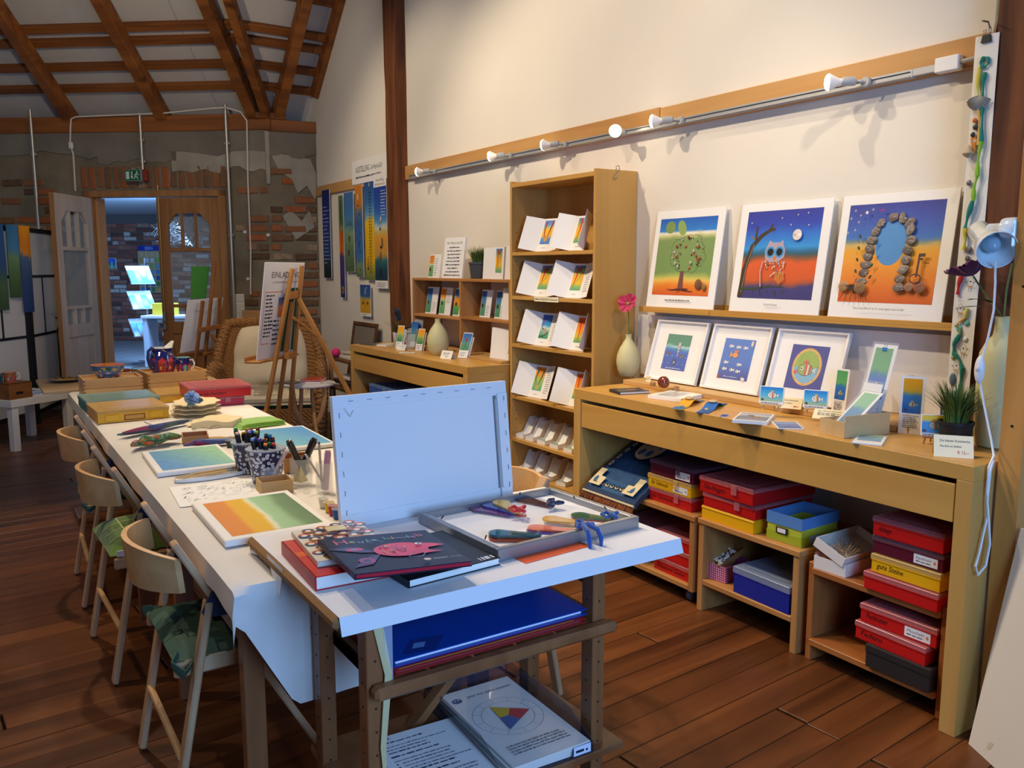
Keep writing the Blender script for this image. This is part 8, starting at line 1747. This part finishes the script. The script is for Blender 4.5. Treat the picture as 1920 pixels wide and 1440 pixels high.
# ---- books
def note(p, w, h):
    g = random.Random(2); p.rect(-w/2, -h/2, w/2, h/2, (232, 222, 200)); sx = w/5; sy = h/6
    for i in range(-3, 4):
        for j in range(-4, 5):
            x, y = i*sx+(sx/2 if j % 2 else 0), j*sy*.8
            if abs(x) > w*.46 or abs(y) > h*.46: continue
            p.ell(x, y, sx*.44, sy*.40, (196, 120, 40) if (i+j) % 2 else (70, 86, 120), n=14); p.poly([(x+sx*.44*math.cos(q), y+sy*.40*math.sin(q)) for q in [R(-10+20*k) for k in range(10)]], (60, 70, 110) if (i+j) % 2 else (206, 90, 40)); p.ell(x, y, sx*.22, sy*.2, (240, 232, 216), n=12)
    p.rect(-w*.12, h*.16, w*.2, h*.34, (170, 70, 50)); p.rect(-w*.10, h*.175, w*.18, h*.325, (226, 214, 160))
leatherbook('book', 'thick red paperback at the bottom of the pile on the cart', (-2.285, 1.742, CT), R(-3), .20, .265, .030, (196, 30, 28), lambda p, w, h: (p.rect(-w*.48, h*.02, -w*.2, h*.14, (226, 100, 40)), p.ell(w*.1, -h*.44, .012, .010, (240, 236, 232)), p.text('P', w*.1, -h*.46, .010, (190, 30, 30), 'c'), p.text('PRIMUS', w*.24, -h*.455, .007, (240, 220, 214), 'c') if False else p.scrawl(w*.2, -h*.455, .03, .005, (240, 200, 194), 3)))
leatherbook('notebook', 'notebook with orange and blue ring pattern on the red book', (-2.275, 1.775, CT+.0305), R(-5), .165, .235, .013, (226, 214, 190), note)
bk_ = leatherbook('book', 'black picture book lying under the Heute bin ich book', (-2.115, 1.655, CT), R(4), .235, .245, .018, (22, 22, 28), lambda p, w, h: [p.rect(w*.30+k*.008, -h*.47, w*.30+k*.008+.003+.002*(k % 3), -h*.40, (220, 220, 224)) for k in range(5)])
COLS = [(206, 90, 110), (190, 200, 110), (150, 160, 190), (100, 170, 180), (120, 180, 190), (206, 206, 206), (90, 150, 130), (220, 150, 90), (100, 90, 150), (190, 196, 120), (110, 170, 190), (206, 100, 150)]
def cover(p, w, h):
    x = -w*.40; 
    for i, ch in enumerate('Heute bin ich'):
        if ch == ' ': x += .010; continue
        c = COLS[i % len(COLS)]; hh = .030 if ch in 'Hhtbi' else .026; p.text(ch, x, h*.29+.003*math.sin(i*2.2), hh*(1.1 if i == 0 else .8), c, 'l', None, 0, 6*math.sin(i*1.7)); V, _ = glyph(ch); x += (max(q[0] for q in V)-min(q[0] for q in V))*hh*(1.1 if i == 0 else .8)/.7+.0055
    g = random.Random(5); PK = (214, 60, 84); x0, y0 = w*.10, -h*.02
    p.poly([(x0-.058, y0-.005), (x0-.11, y0+.05), (x0-.16, y0+.045), (x0-.10, y0+.005)], (66, 56, 96)); p.poly([(x0-.06, y0-.012), (x0-.10, y0-.075), (x0-.145, y0-.085), (x0-.10, y0-.03)], (72, 50, 92)); p.ell(x0-.105, y0+.028, .02, .012, (196, 60, 96)); p.ell(x0-.105, y0-.05, .018, .018, (150, 60, 110)); p.ell(x0-.105, y0+.028, .008, .006, (90, 140, 170)); p.ell(x0-.105, y0-.05, .008, .009, (60, 66, 96))
    p.ell(x0-.01, y0, .062, .046, PK, 4, 22); p.poly([(x0+.035, y0+.032), (x0+.07, y0+.022), (x0+.095, y0+.004), (x0+.06, y0-.004), (x0+.03, y0-.006)], PK); p.poly([(x0+.035, y0-.005), (x0+.05, y0-.026), (x0+.075, y0-.034), (x0+.03, y0-.042), (x0+.0, y0-.03)], (200, 54, 80))
    for k in range(30): a_, r_ = g.uniform(0, 6.28), math.sqrt(g.random()); p.ell(x0-.03+.032*r_*math.cos(a_), y0+.03*r_*math.sin(a_), .003, .0025, g.choice(((226, 150, 70), (90, 110, 150), (226, 110, 110), (120, 60, 110), (206, 190, 110))), n=7)
    p.ell(x0+.036, y0+.016, .008, .0065, WHITE); p.ell(x0+.037, y0+.016, .004, .004, (30, 40, 70)); p.line([(x0-.03, y0+.05), (x0-.05, y0+.068), (x0-.07, y0+.055), (x0-.055, y0+.048)], .0022, (120, 130, 170)); p.line([(x0-.0, y0-.045), (x0-.02, y0-.066), (x0+.01, y0-.07), (x0+.026, y0-.05)], .0022, (120, 130, 170))
    p.ell(w*.14, -h*.40, .008, .007, (220, 200, 180)); p.text('aracari', w*.19, -h*.415, .007, (226, 226, 226), 'l', .032); p.text('verlag', w*.335, -h*.415, .007, (150, 150, 160), 'l', .026); p.scrawl(w*.06, h*.24, .075, .004, (130, 136, 160), 3, ragged=0)
t = leatherbook('book', 'dark blue picture book titled Heute bin ich on top of the pile', (-2.218, 1.612, CT+.0460), R(-3), .258, .245, .012, (30, 34, 56), cover, pages=(190, 30, 50)); t.rotation_euler = (R(-1.5), R(5), R(-3)); t.location.z += .010
t.matrix_world = T(-2.218, 1.612, CT+.0445) @ RZ(-3) @ RY(4.0)
# ---- silver frame tray with colour paddles
t = thing('frame_tray', 'shallow silver picture frame used as tray on the cart', 'tray', M=T(-1.775, 1.752, CT) @ RZ(3)); w, d = .44, .365; SF = mat('frame_silver', (150, 152, 156), .35, metal=.7)
for a in ((-w/2, w/2, -d/2, -d/2+.016), (-w/2, w/2, d/2-.016, d/2), (-w/2, -w/2+.016, -d/2+.016, d/2-.016), (w/2-.016, w/2, -d/2+.016, d/2-.016)): MB().box(*a, 0, .030, .0015).build('frame_bar', SF, t)
MB().box(-w/2+.016, w/2-.016, -d/2+.016, d/2-.016, .006, .012).build('backing', mat('tray_white', (238, 236, 234), .6), t)
for x, y in ((-.20, -.1), (-.20, .1), (.1, .17), (.2, .05), (.2, -.08)): MB().tube([(x, y, .028), (x*.97, y*.97, .036)], .0018, 5).build('frame_pin', BLACK, t)
FTZ = CT+.0125
def paddle_pts(L_=.105, r1=.024, r2=.010):
    pts = []
    for k in range(13): a_ = R(60+k*20); pts.append((r1*math.cos(a_), r1*math.sin(a_)))
    pts += [(L_*.45, -r1*.62), (L_*.8, -r2*1.1)]
    for k in range(7): a_ = R(-90+k*30); pts.append((L_-r2+r2*math.cos(a_), r2*math.sin(a_)))
    pts += [(L_*.8, r2*1.1), (L_*.45, r1*.62)]; return pts
def paddle(label, x, y, rz, z, c, L_=.105):
    nm_ = 'acryl_%02x%02x%02x' % c; mat(nm_, c, .06, alpha=.72, spec=.7, coat=.5); t = thing('colour_paddle', label, 'paddle', M=T(x, y, FTZ+z) @ RZ(rz), group='acrylic colour paddles in the tray')
    MB().prism(paddle_pts(L_), 0, .004).build('acrylic_blade', nm_, t); MB().lathe([(.004, .0041), (.004, .0046), (.002, .0046), (.002, .0041)], 10, T(L_*.88, 0, 0)).build('eyelet', STEEL, t)
for lb, x, y, rz, z, c in (('dark teal acrylic paddle topping the front left pile', -1.918, 1.665, -42, .0135, (20, 90, 104)), ('dark green acrylic paddle in the front left pile', -1.917, 1.667, -44, .009, (40, 60, 50)), ('red acrylic paddle in the front left pile', -1.919, 1.664, -43, .0045, (170, 30, 24)), ('orange acrylic paddle at the base of the front left pile', -1.917, 1.666, -45, 0, (206, 90, 30)),
    ('yellow acrylic paddle topping the back pile', -1.772, 1.885, -98, .0135, (222, 190, 40)), ('blue acrylic paddle fanned left in the back pile', -1.80, 1.895, -84, .009, (40, 60, 160)), ('violet acrylic paddle fanned far left in the back pile', -1.835, 1.895, -70, .0045, (110, 50, 110)), ('red acrylic paddle low in the back pile', -1.80, 1.882, -66, 0, (206, 60, 40)),
    ('dark violet acrylic paddle at the back right', -1.68, 1.915, -78, .0045, (56, 30, 50)), ('orange acrylic paddle under the dark violet one', -1.678, 1.917, -75, 0, (222, 120, 50)), ('green acrylic paddle at the right of the tray', -1.645, 1.70, -58, .0045, (50, 110, 80)), ('brown red acrylic paddle under the green one', -1.643, 1.702, -62, 0, (170, 80, 56)),
    ('amber acrylic paddle in the middle front', -1.735, 1.702, -56, .009, (214, 160, 40)), ('bright orange acrylic paddle in the front fan', -1.80, 1.672, -48, .0045, (222, 90, 40)), ('violet blue acrylic paddle below the orange one', -1.808, 1.666, -46, 0, (76, 70, 160))): paddle(lb, x, y, rz, z, c)
def knot(label, x, y, z, c, seed, dangle=0):
    m_ = mat('yarn_%02x%02x%02x' % c, c, .95, bump=.4, bscale=300, sheen=.5); t = thing('wool_knot', label, 'wool', (x, y, z), group='wool knots tying the paddles'); g = random.Random(seed)
    for k in range(3):
        a_ = k*2.1+seed; pts = [(0, 0, .006), (.016*math.cos(a_), .016*math.sin(a_), .014), (.026*math.cos(a_+.5), .026*math.sin(a_+.5), .010), (.016*math.cos(a_+1.1), .016*math.sin(a_+1.1), .005), (0, 0, .008)]; MB().tube(pts, .005, 7).build('loop', m_, t, True)
    MB().ell((0, 0, .008), .009, .009, .008, 10, 7).build('tie', m_, t, True)
    if dangle: 
        for s_ in (-.012, .008): MB().tube([(0, 0, .008), (s_, -.02, .012), (s_*1.5, -.045, .006), (s_*1.8, -.056, -.012), (s_*1.6, -.058, -.045)], [.006, .007, .006, .006, .003], 7).build('tail', m_, t, True)
knot('blue wool knot hanging over the front rim of the tray', -1.73, 1.580, CT+.031, (36, 76, 150), 1, 1); knot('red wool knot beside the yellow paddle', -1.785, 1.775, FTZ+.018, (206, 40, 34), 2); knot('navy wool knot beside the dark violet paddle', -1.66, 1.80, FTZ+.010, (30, 36, 70), 3); knot('steel blue wool knot on the green paddle', -1.60, 1.625, FTZ+.010, (44, 84, 140), 4)
o = MB().box(-.10, .10, -.03, .03, 0, .0006).build('orange_slip', mat('slip_orange', (222, 92, 40), .5)); o.location = (-1.84, 1.555, CT+.0002); o.rotation_euler.z = R(5); tag(o, 'thin orange paper slip under the tray front', 'paper')
# ---- folders on the cart shelf
def folder(label, x0, x1, y0, y1, z, th, c, rz=0):
    t = thing('folder', label, 'folder', M=T((x0+x1)/2, (y0+y1)/2, z) @ RZ(rz), group='folders on the cart shelf'); w, d = x1-x0, y1-y0; m_ = mat('folder_%02x%02x%02x' % c, c, .35)
    MB().box(-w/2, w/2, -d/2, d/2, th-.002, th, .0006).build('front_cover', m_, t); MB().box(-w/2, w/2, -d/2, d/2, 0, .002, .0006).build('back_cover', m_, t); MB().box(-w/2+.01, w/2-.01, -d/2+.012, d/2-.012, .002, th-.002).build('paper_stack', PAPER, t); return t
folder('large red folder under the blue one on the cart shelf', -2.285, -1.80, 1.470, 1.735, SHF, .010, (176, 30, 34), 0)
fb = folder('large blue folder on the cart shelf', -2.280, -1.785, 1.485, 1.74, SHF+.0105, .014, (14, 70, 170), 0)
q = Print(.0145); q.poly([(-.22, -.11), (-.15, -.125), (-.10, -.07), (-.175, -.055)], (16, 52, 130)); q.poly([(-.19, -.095), (-.165, -.10), (-.15, -.08), (-.175, -.074)], (110, 150, 206)); q.build('window_sticker', fb); q = Print(.0145); q.ell(-.13, .055, .011, .011, (200, 196, 120)); q.ell(-.13, .055, .008, .008, (20, 22, 30)); q.text('K', -.13, .051, .009, (214, 206, 130), 'c'); q.build('round_sticker', fb)
MB().box(-.24, .20, -.1365, -.1335, -.003, 0, .0006).build('brass_strip', mat('brass_edge', (190, 150, 30), .35), fb)
# ---- letter tray and papers below
LS = .2755; SMO = mat('smoky_plastic', (70, 70, 84), .12, alpha=.38, spec=.6)
t = thing('letter_tray', 'smoky transparent letter tray of worksheets on the lower cart shelf', 'tray', M=T(-1.908, 1.655, LS) @ RZ(-2)); w, d = .25, .41
MB().box(-w/2, w/2, -d/2, d/2, 0, .003).build('tray_floor', SMO, t); MB().box(-w/2, w/2, d/2-.003, d/2, .003, .065).build('tray_back', SMO, t)
for x in (-w/2, w/2-.003): MB().prism([(-d/2, .003), (d/2, .003), (d/2, .065), (-d/2+.10, .065), (-d/2, .025)], 0, .003, T(x, 0, 0) @ Matrix(((0, 0, 1, 0), (1, 0, 0, 0), (0, 1, 0, 0), (0, 0, 0, 1)))).build('tray_side', SMO, t)
MB().box(.06, .115, -d/2-.003, -d/2, .004, .032, .001).build('label_pocket', SMO, t); q = Print(0); q.rect(.064, .008, .112, .030, (220, 226, 240)); q.text('Spaß', .088, .013, .010, (30, 30, 50), 'c', .03, .3) if False else q.scrawl(.070, .014, .034, .008, (30, 30, 50), 3, ragged=0); q.build('label', t, None, Matrix(((1, 0, 0, 0), (0, 0, -1, -d/2-.0036), (0, 1, 0, 0), (0, 0, 0, 1))))
TMx = t.matrix_basis
for k in range(4):
    s_ = thing('worksheet', 'colour wheel worksheet on top in the letter tray' if k == 3 else 'sleeved worksheet, %s in the letter tray' % ('lowest', 'second', 'third')[k], 'paper', M=TMx @ T(.003*(k % 2), -.012-.004*k, .0035+k*.008) @ RZ(.8*(k-1.5)), group='worksheets in the letter tray')
    MB().box(-.105, .105, -.185, .185, 0, .0065, .001).build('sheet_stack', mat('sleeve_paper', (226, 222, 212), .4, coat=.3), s_)
    if k == 3:
        q = Print(.0070); q.text('Jetzt mal selbst mischen', .02, .135, .011, (60, 62, 80), 'c', .13); q.ell(-.075, .135, .014, .012, (110, 110, 130), n=10); q.ell(-.08, .138, .003, .003, (206, 206, 214)); q.ell(-.07, .139, .003, .003, (206, 206, 214))
        for r_ in (.088, .066): q.line([(r_*math.cos(2*PI*i/40), .01+r_*math.sin(2*PI*i/40)) for i in range(41)], .0008, (150, 150, 160))
        for i in range(12): a_ = 2*PI*i/12; q.line([(.066*math.cos(a_), .01+.066*math.sin(a_)), (.088*math.cos(a_), .01+.088*math.sin(a_))], .0008, (150, 150, 160))
        A_, B_, C_, O_ = (-.02, .065), (.06, .005), (-.03, -.05), (.0, .008); mid = lambda a, b: ((a[0]+b[0])/2, (a[1]+b[1])/2)
        q.poly([A_, mid(A_, B_), O_, mid(A_, C_)], (214, 176, 60)); q.poly([B_, mid(B_, C_), O_, mid(A_, B_)], (196, 70, 70)); q.poly([C_, mid(A_, C_), O_, mid(B_, C_)], (84, 104, 150)); q.scrawl(-.08, -.115, .16, .005, (110, 110, 120), 4, 4, .011); q.build('print', s_)
t = thing('instruction_sheets', 'pile of printed instruction sheets clipped on the lower cart shelf', 'paper', M=T(-2.135, 1.585, LS) @ RZ(-3)); MB().box(-.105, .105, -.15, .15, 0, .022, .001).build('sheet_stack', PAPER, t)
q = Print(.0225); g = random.Random(7); y = .115
for k in range(15):
    bold = k in (0, 3, 4, 9, 10); q.scrawl(-.085+(.015 if k in (6, 7, 8) else 0), y, .165, .0055 if bold else .0042, (60, 60, 84) if bold else (110, 110, 130), 20+k, ragged=.4)
    if k in (6, 7, 8): q.ell(-.082, y+.002, .0025, .0025, (60, 60, 84), n=6)
    y -= .013 if not bold else .018
q.build('print', t); MB().tube([(-.07, .15, .024), (-.07, .125, .026), (-.063, .125, .026), (-.063, .155, .024), (-.067, .156, .01)], .0009, 5).build('paper_clip', STEEL, t)

# =================================================================== IN THE HALL
def onh(px, py, off=0):
    q = on_back(px, py, -7.8+off); return HM.inverted() @ q
t = thing('info_sign', 'blue and green info sign on the hall brick wall', 'sign', M=HM @ T(onh(211.5, 494).x, onh(211.5, 494).y, .03)); MB().box(-.085, .085, -.105, .105, -.02, 0, .004).build('sign_board', WHITEP, t)
q = Print(); q.grid(-.078, -.098, .078, .098, 8, 10, lambda u, v: mix((40, 150, 90), (30, 110, 210), min(1, max(0, v*1.8-.3)))); q.text('i', 0, -.07, .13, (240, 244, 246), 'c'); q.line([(.07*math.cos(R(a_)), .07*math.sin(R(a_))-.01) for a_ in range(200, 345, 12)], .010, (220, 236, 226)); q.build('symbol', t)
a, b = onh(262, 461), onh(326, 548); 
t = thing('postcard_rack', 'wooden pigeonhole rack of leaflets with blue header on the hall wall', 'rack', M=HM @ T(a.x, b.y, .02)); w, h = b.x-a.x, a.y-b.y
MB().box(0, w, 0, h, 0, .01).build('back_board', mat('rack_birch', (206, 180, 140), .6), t); MB().box(0, w, h-.10, h, .01, .06).build('header_box', mat('header_blue', (30, 50, 150), .4), t); q = Print(); q.text('SEEN', .22, h-.075, .055, (180, 210, 240), 'c', .16); q.build('header_text', t, None, T(0, 0, .061))
NX = 6
for i in range(NX+1): MB().box(w*i/NX-.006, w*i/NX+.006, 0, h-.10, .01, .06).build('divider', 'rack_birch', t)
for j in range(8): MB().box(0, w, (h-.1)*j/7-.006, (h-.1)*j/7+.006, .01, .06).build('shelf', 'rack_birch', t)
LC = [(70, 130, 190), (200, 206, 210), (60, 130, 80), (120, 150, 180), (220, 220, 216), (50, 90, 150), (140, 170, 90), (196, 150, 90)]
for i in range(NX):
    for j in range(6):
        o = MB().box(w*i/NX+.014, w*(i+1)/NX-.014, (h-.1)*j/7+.008, (h-.1)*(j+.8)/7, .02, .03).build('leaflet_stack', mat('leaf_%d' % ((i*5+j*3) % 8), LC[(i*5+j*3) % 8], .5), t)
LP = onh(355, 454); t = thing('bulkhead_lamp', 'round black bulkhead lamp seen through the door glass', 'lamp', M=HM @ T(LP.x, LP.y, .03)); MB().lathe([(.10, -.03), (.11, 0), (.11, .03), (.09, .045), (.085, .03)], 28).build('lamp_ring', BLACK, t, True); MB().lathe([(.085, .02), (.07, .04), (0, .05)], 24).build('lamp_glass', mat('frosted', (170, 190, 206), .4), t, True); MB().box(-.09, .09, .0, .02, .04, .055).build('lamp_bar', BLACK, t)
t = thing('leaflet_stand', 'revolving chrome leaflet stand in the hall', 'stand', M=T(*flat(pd(283, 690, 12.6))) @ RZ(20)); CHR = mat('chrome', (190, 196, 204), .15, metal=1)
MB().tube([(0, 0, .02), (0, 0, 1.55)], .02, 8).build('pole', CHR, t, True)
for a_ in (0, 90): MB().bar((-.30*math.cos(R(a_)), -.30*math.sin(R(a_)), .015), (.30*math.cos(R(a_)), .30*math.sin(R(a_)), .015), .04, .02).build('foot_bar', CHR, t)
g = random.Random(5)
for j, z in enumerate((.42, .82, 1.18)):
    o = MB().box(-.30, .05, -.22, -.20, 0, .02).build('pocket_lip', CLEAR, t); o.matrix_local = T(0, 0, z) @ RZ(-10)
    MB().slab(lambda u, v: (Vector((-.34+u*.36, -.22+v*.16, z+v*.26)), Vector((0, -.8, .5))), 1, 1, .004).build('pocket_back', CLEAR, t)
    for k in range(4): q = Print(0); q.bands(0, 0, .082, .22, [(0, g.choice(LC)), (.4, g.choice(LC)), (1, g.choice(LC))], 2, 8, .15, k+j*4); q.build('leaflet', t, None, FR((-.335+k*.088, -.222, z+.012), (1, 0, 0), (0, .52, .85)))
o = MB().box(-.12, .12, -.06, .06, 0, .07, .004).build('loose_brick', HBR); o.location = flat(pd(207, 668, 11.3)); o.rotation_euler.z = R(-30); o.location.z = .001; tag(o, 'loose pink brick lying on the hall floor as door stop', 'brick')
q0 = onh(335, 420, .0); t = thing('twig_wreath', 'tangled dry twig nest hanging behind the door glass', 'decoration', M=T(*pd(338, 432, 11.0))); b = MB(); g = random.Random(14)
for k in range(130):
    a_, r_ = g.uniform(0, 6.28), g.uniform(.05, .26); c = Vector((r_*math.cos(a_)*1.2, g.uniform(-.08, .08), r_*math.sin(a_)*.7)); d = Vector((-math.sin(a_)+g.uniform(-.6, .6), g.uniform(-.3, .3), math.cos(a_)*.6+g.uniform(-.5, .5))).normalized()*g.uniform(.06, .16); b.tube([tuple(c-d), tuple(c+Vector((0, 0, g.uniform(-.02, .02)))), tuple(c+d)], .004, 4)
o = b.build('twig', mat('dry_twig', (150, 146, 140), .7), t); o['kind'] = 'stuff'; MB().tube([(0, 0, .1), (0, 0, .62)], .003, 4).build('hanging_wire', STEEL, t)
t = thing('hall_bench', 'bench with papers and yellow box seen through the door glass', 'bench', M=T(*flat(pd(345, 690, 12.2))) @ RZ(-33)); MB().box(-.5, .5, -.2, .2, .70, .74, .004).build('bench_top', mat('bench_white', (206, 210, 216), .4), t)
for x in (-.45, .45): MB().box(x-.03, x+.03, -.18, .18, 0, .70).build('bench_leg', 'bench_white', t)
o = MB().box(-.16, .16, -.08, .08, 0, .17, .004).build('yellow_box', mat('yellow_card', (206, 166, 40), .6)); o.location = tuple(t.matrix_basis @ Vector((-.22, 0, .7405))); o.rotation_euler.z = R(-33); tag(o, 'yellow cardboard box on the hall bench', 'box')
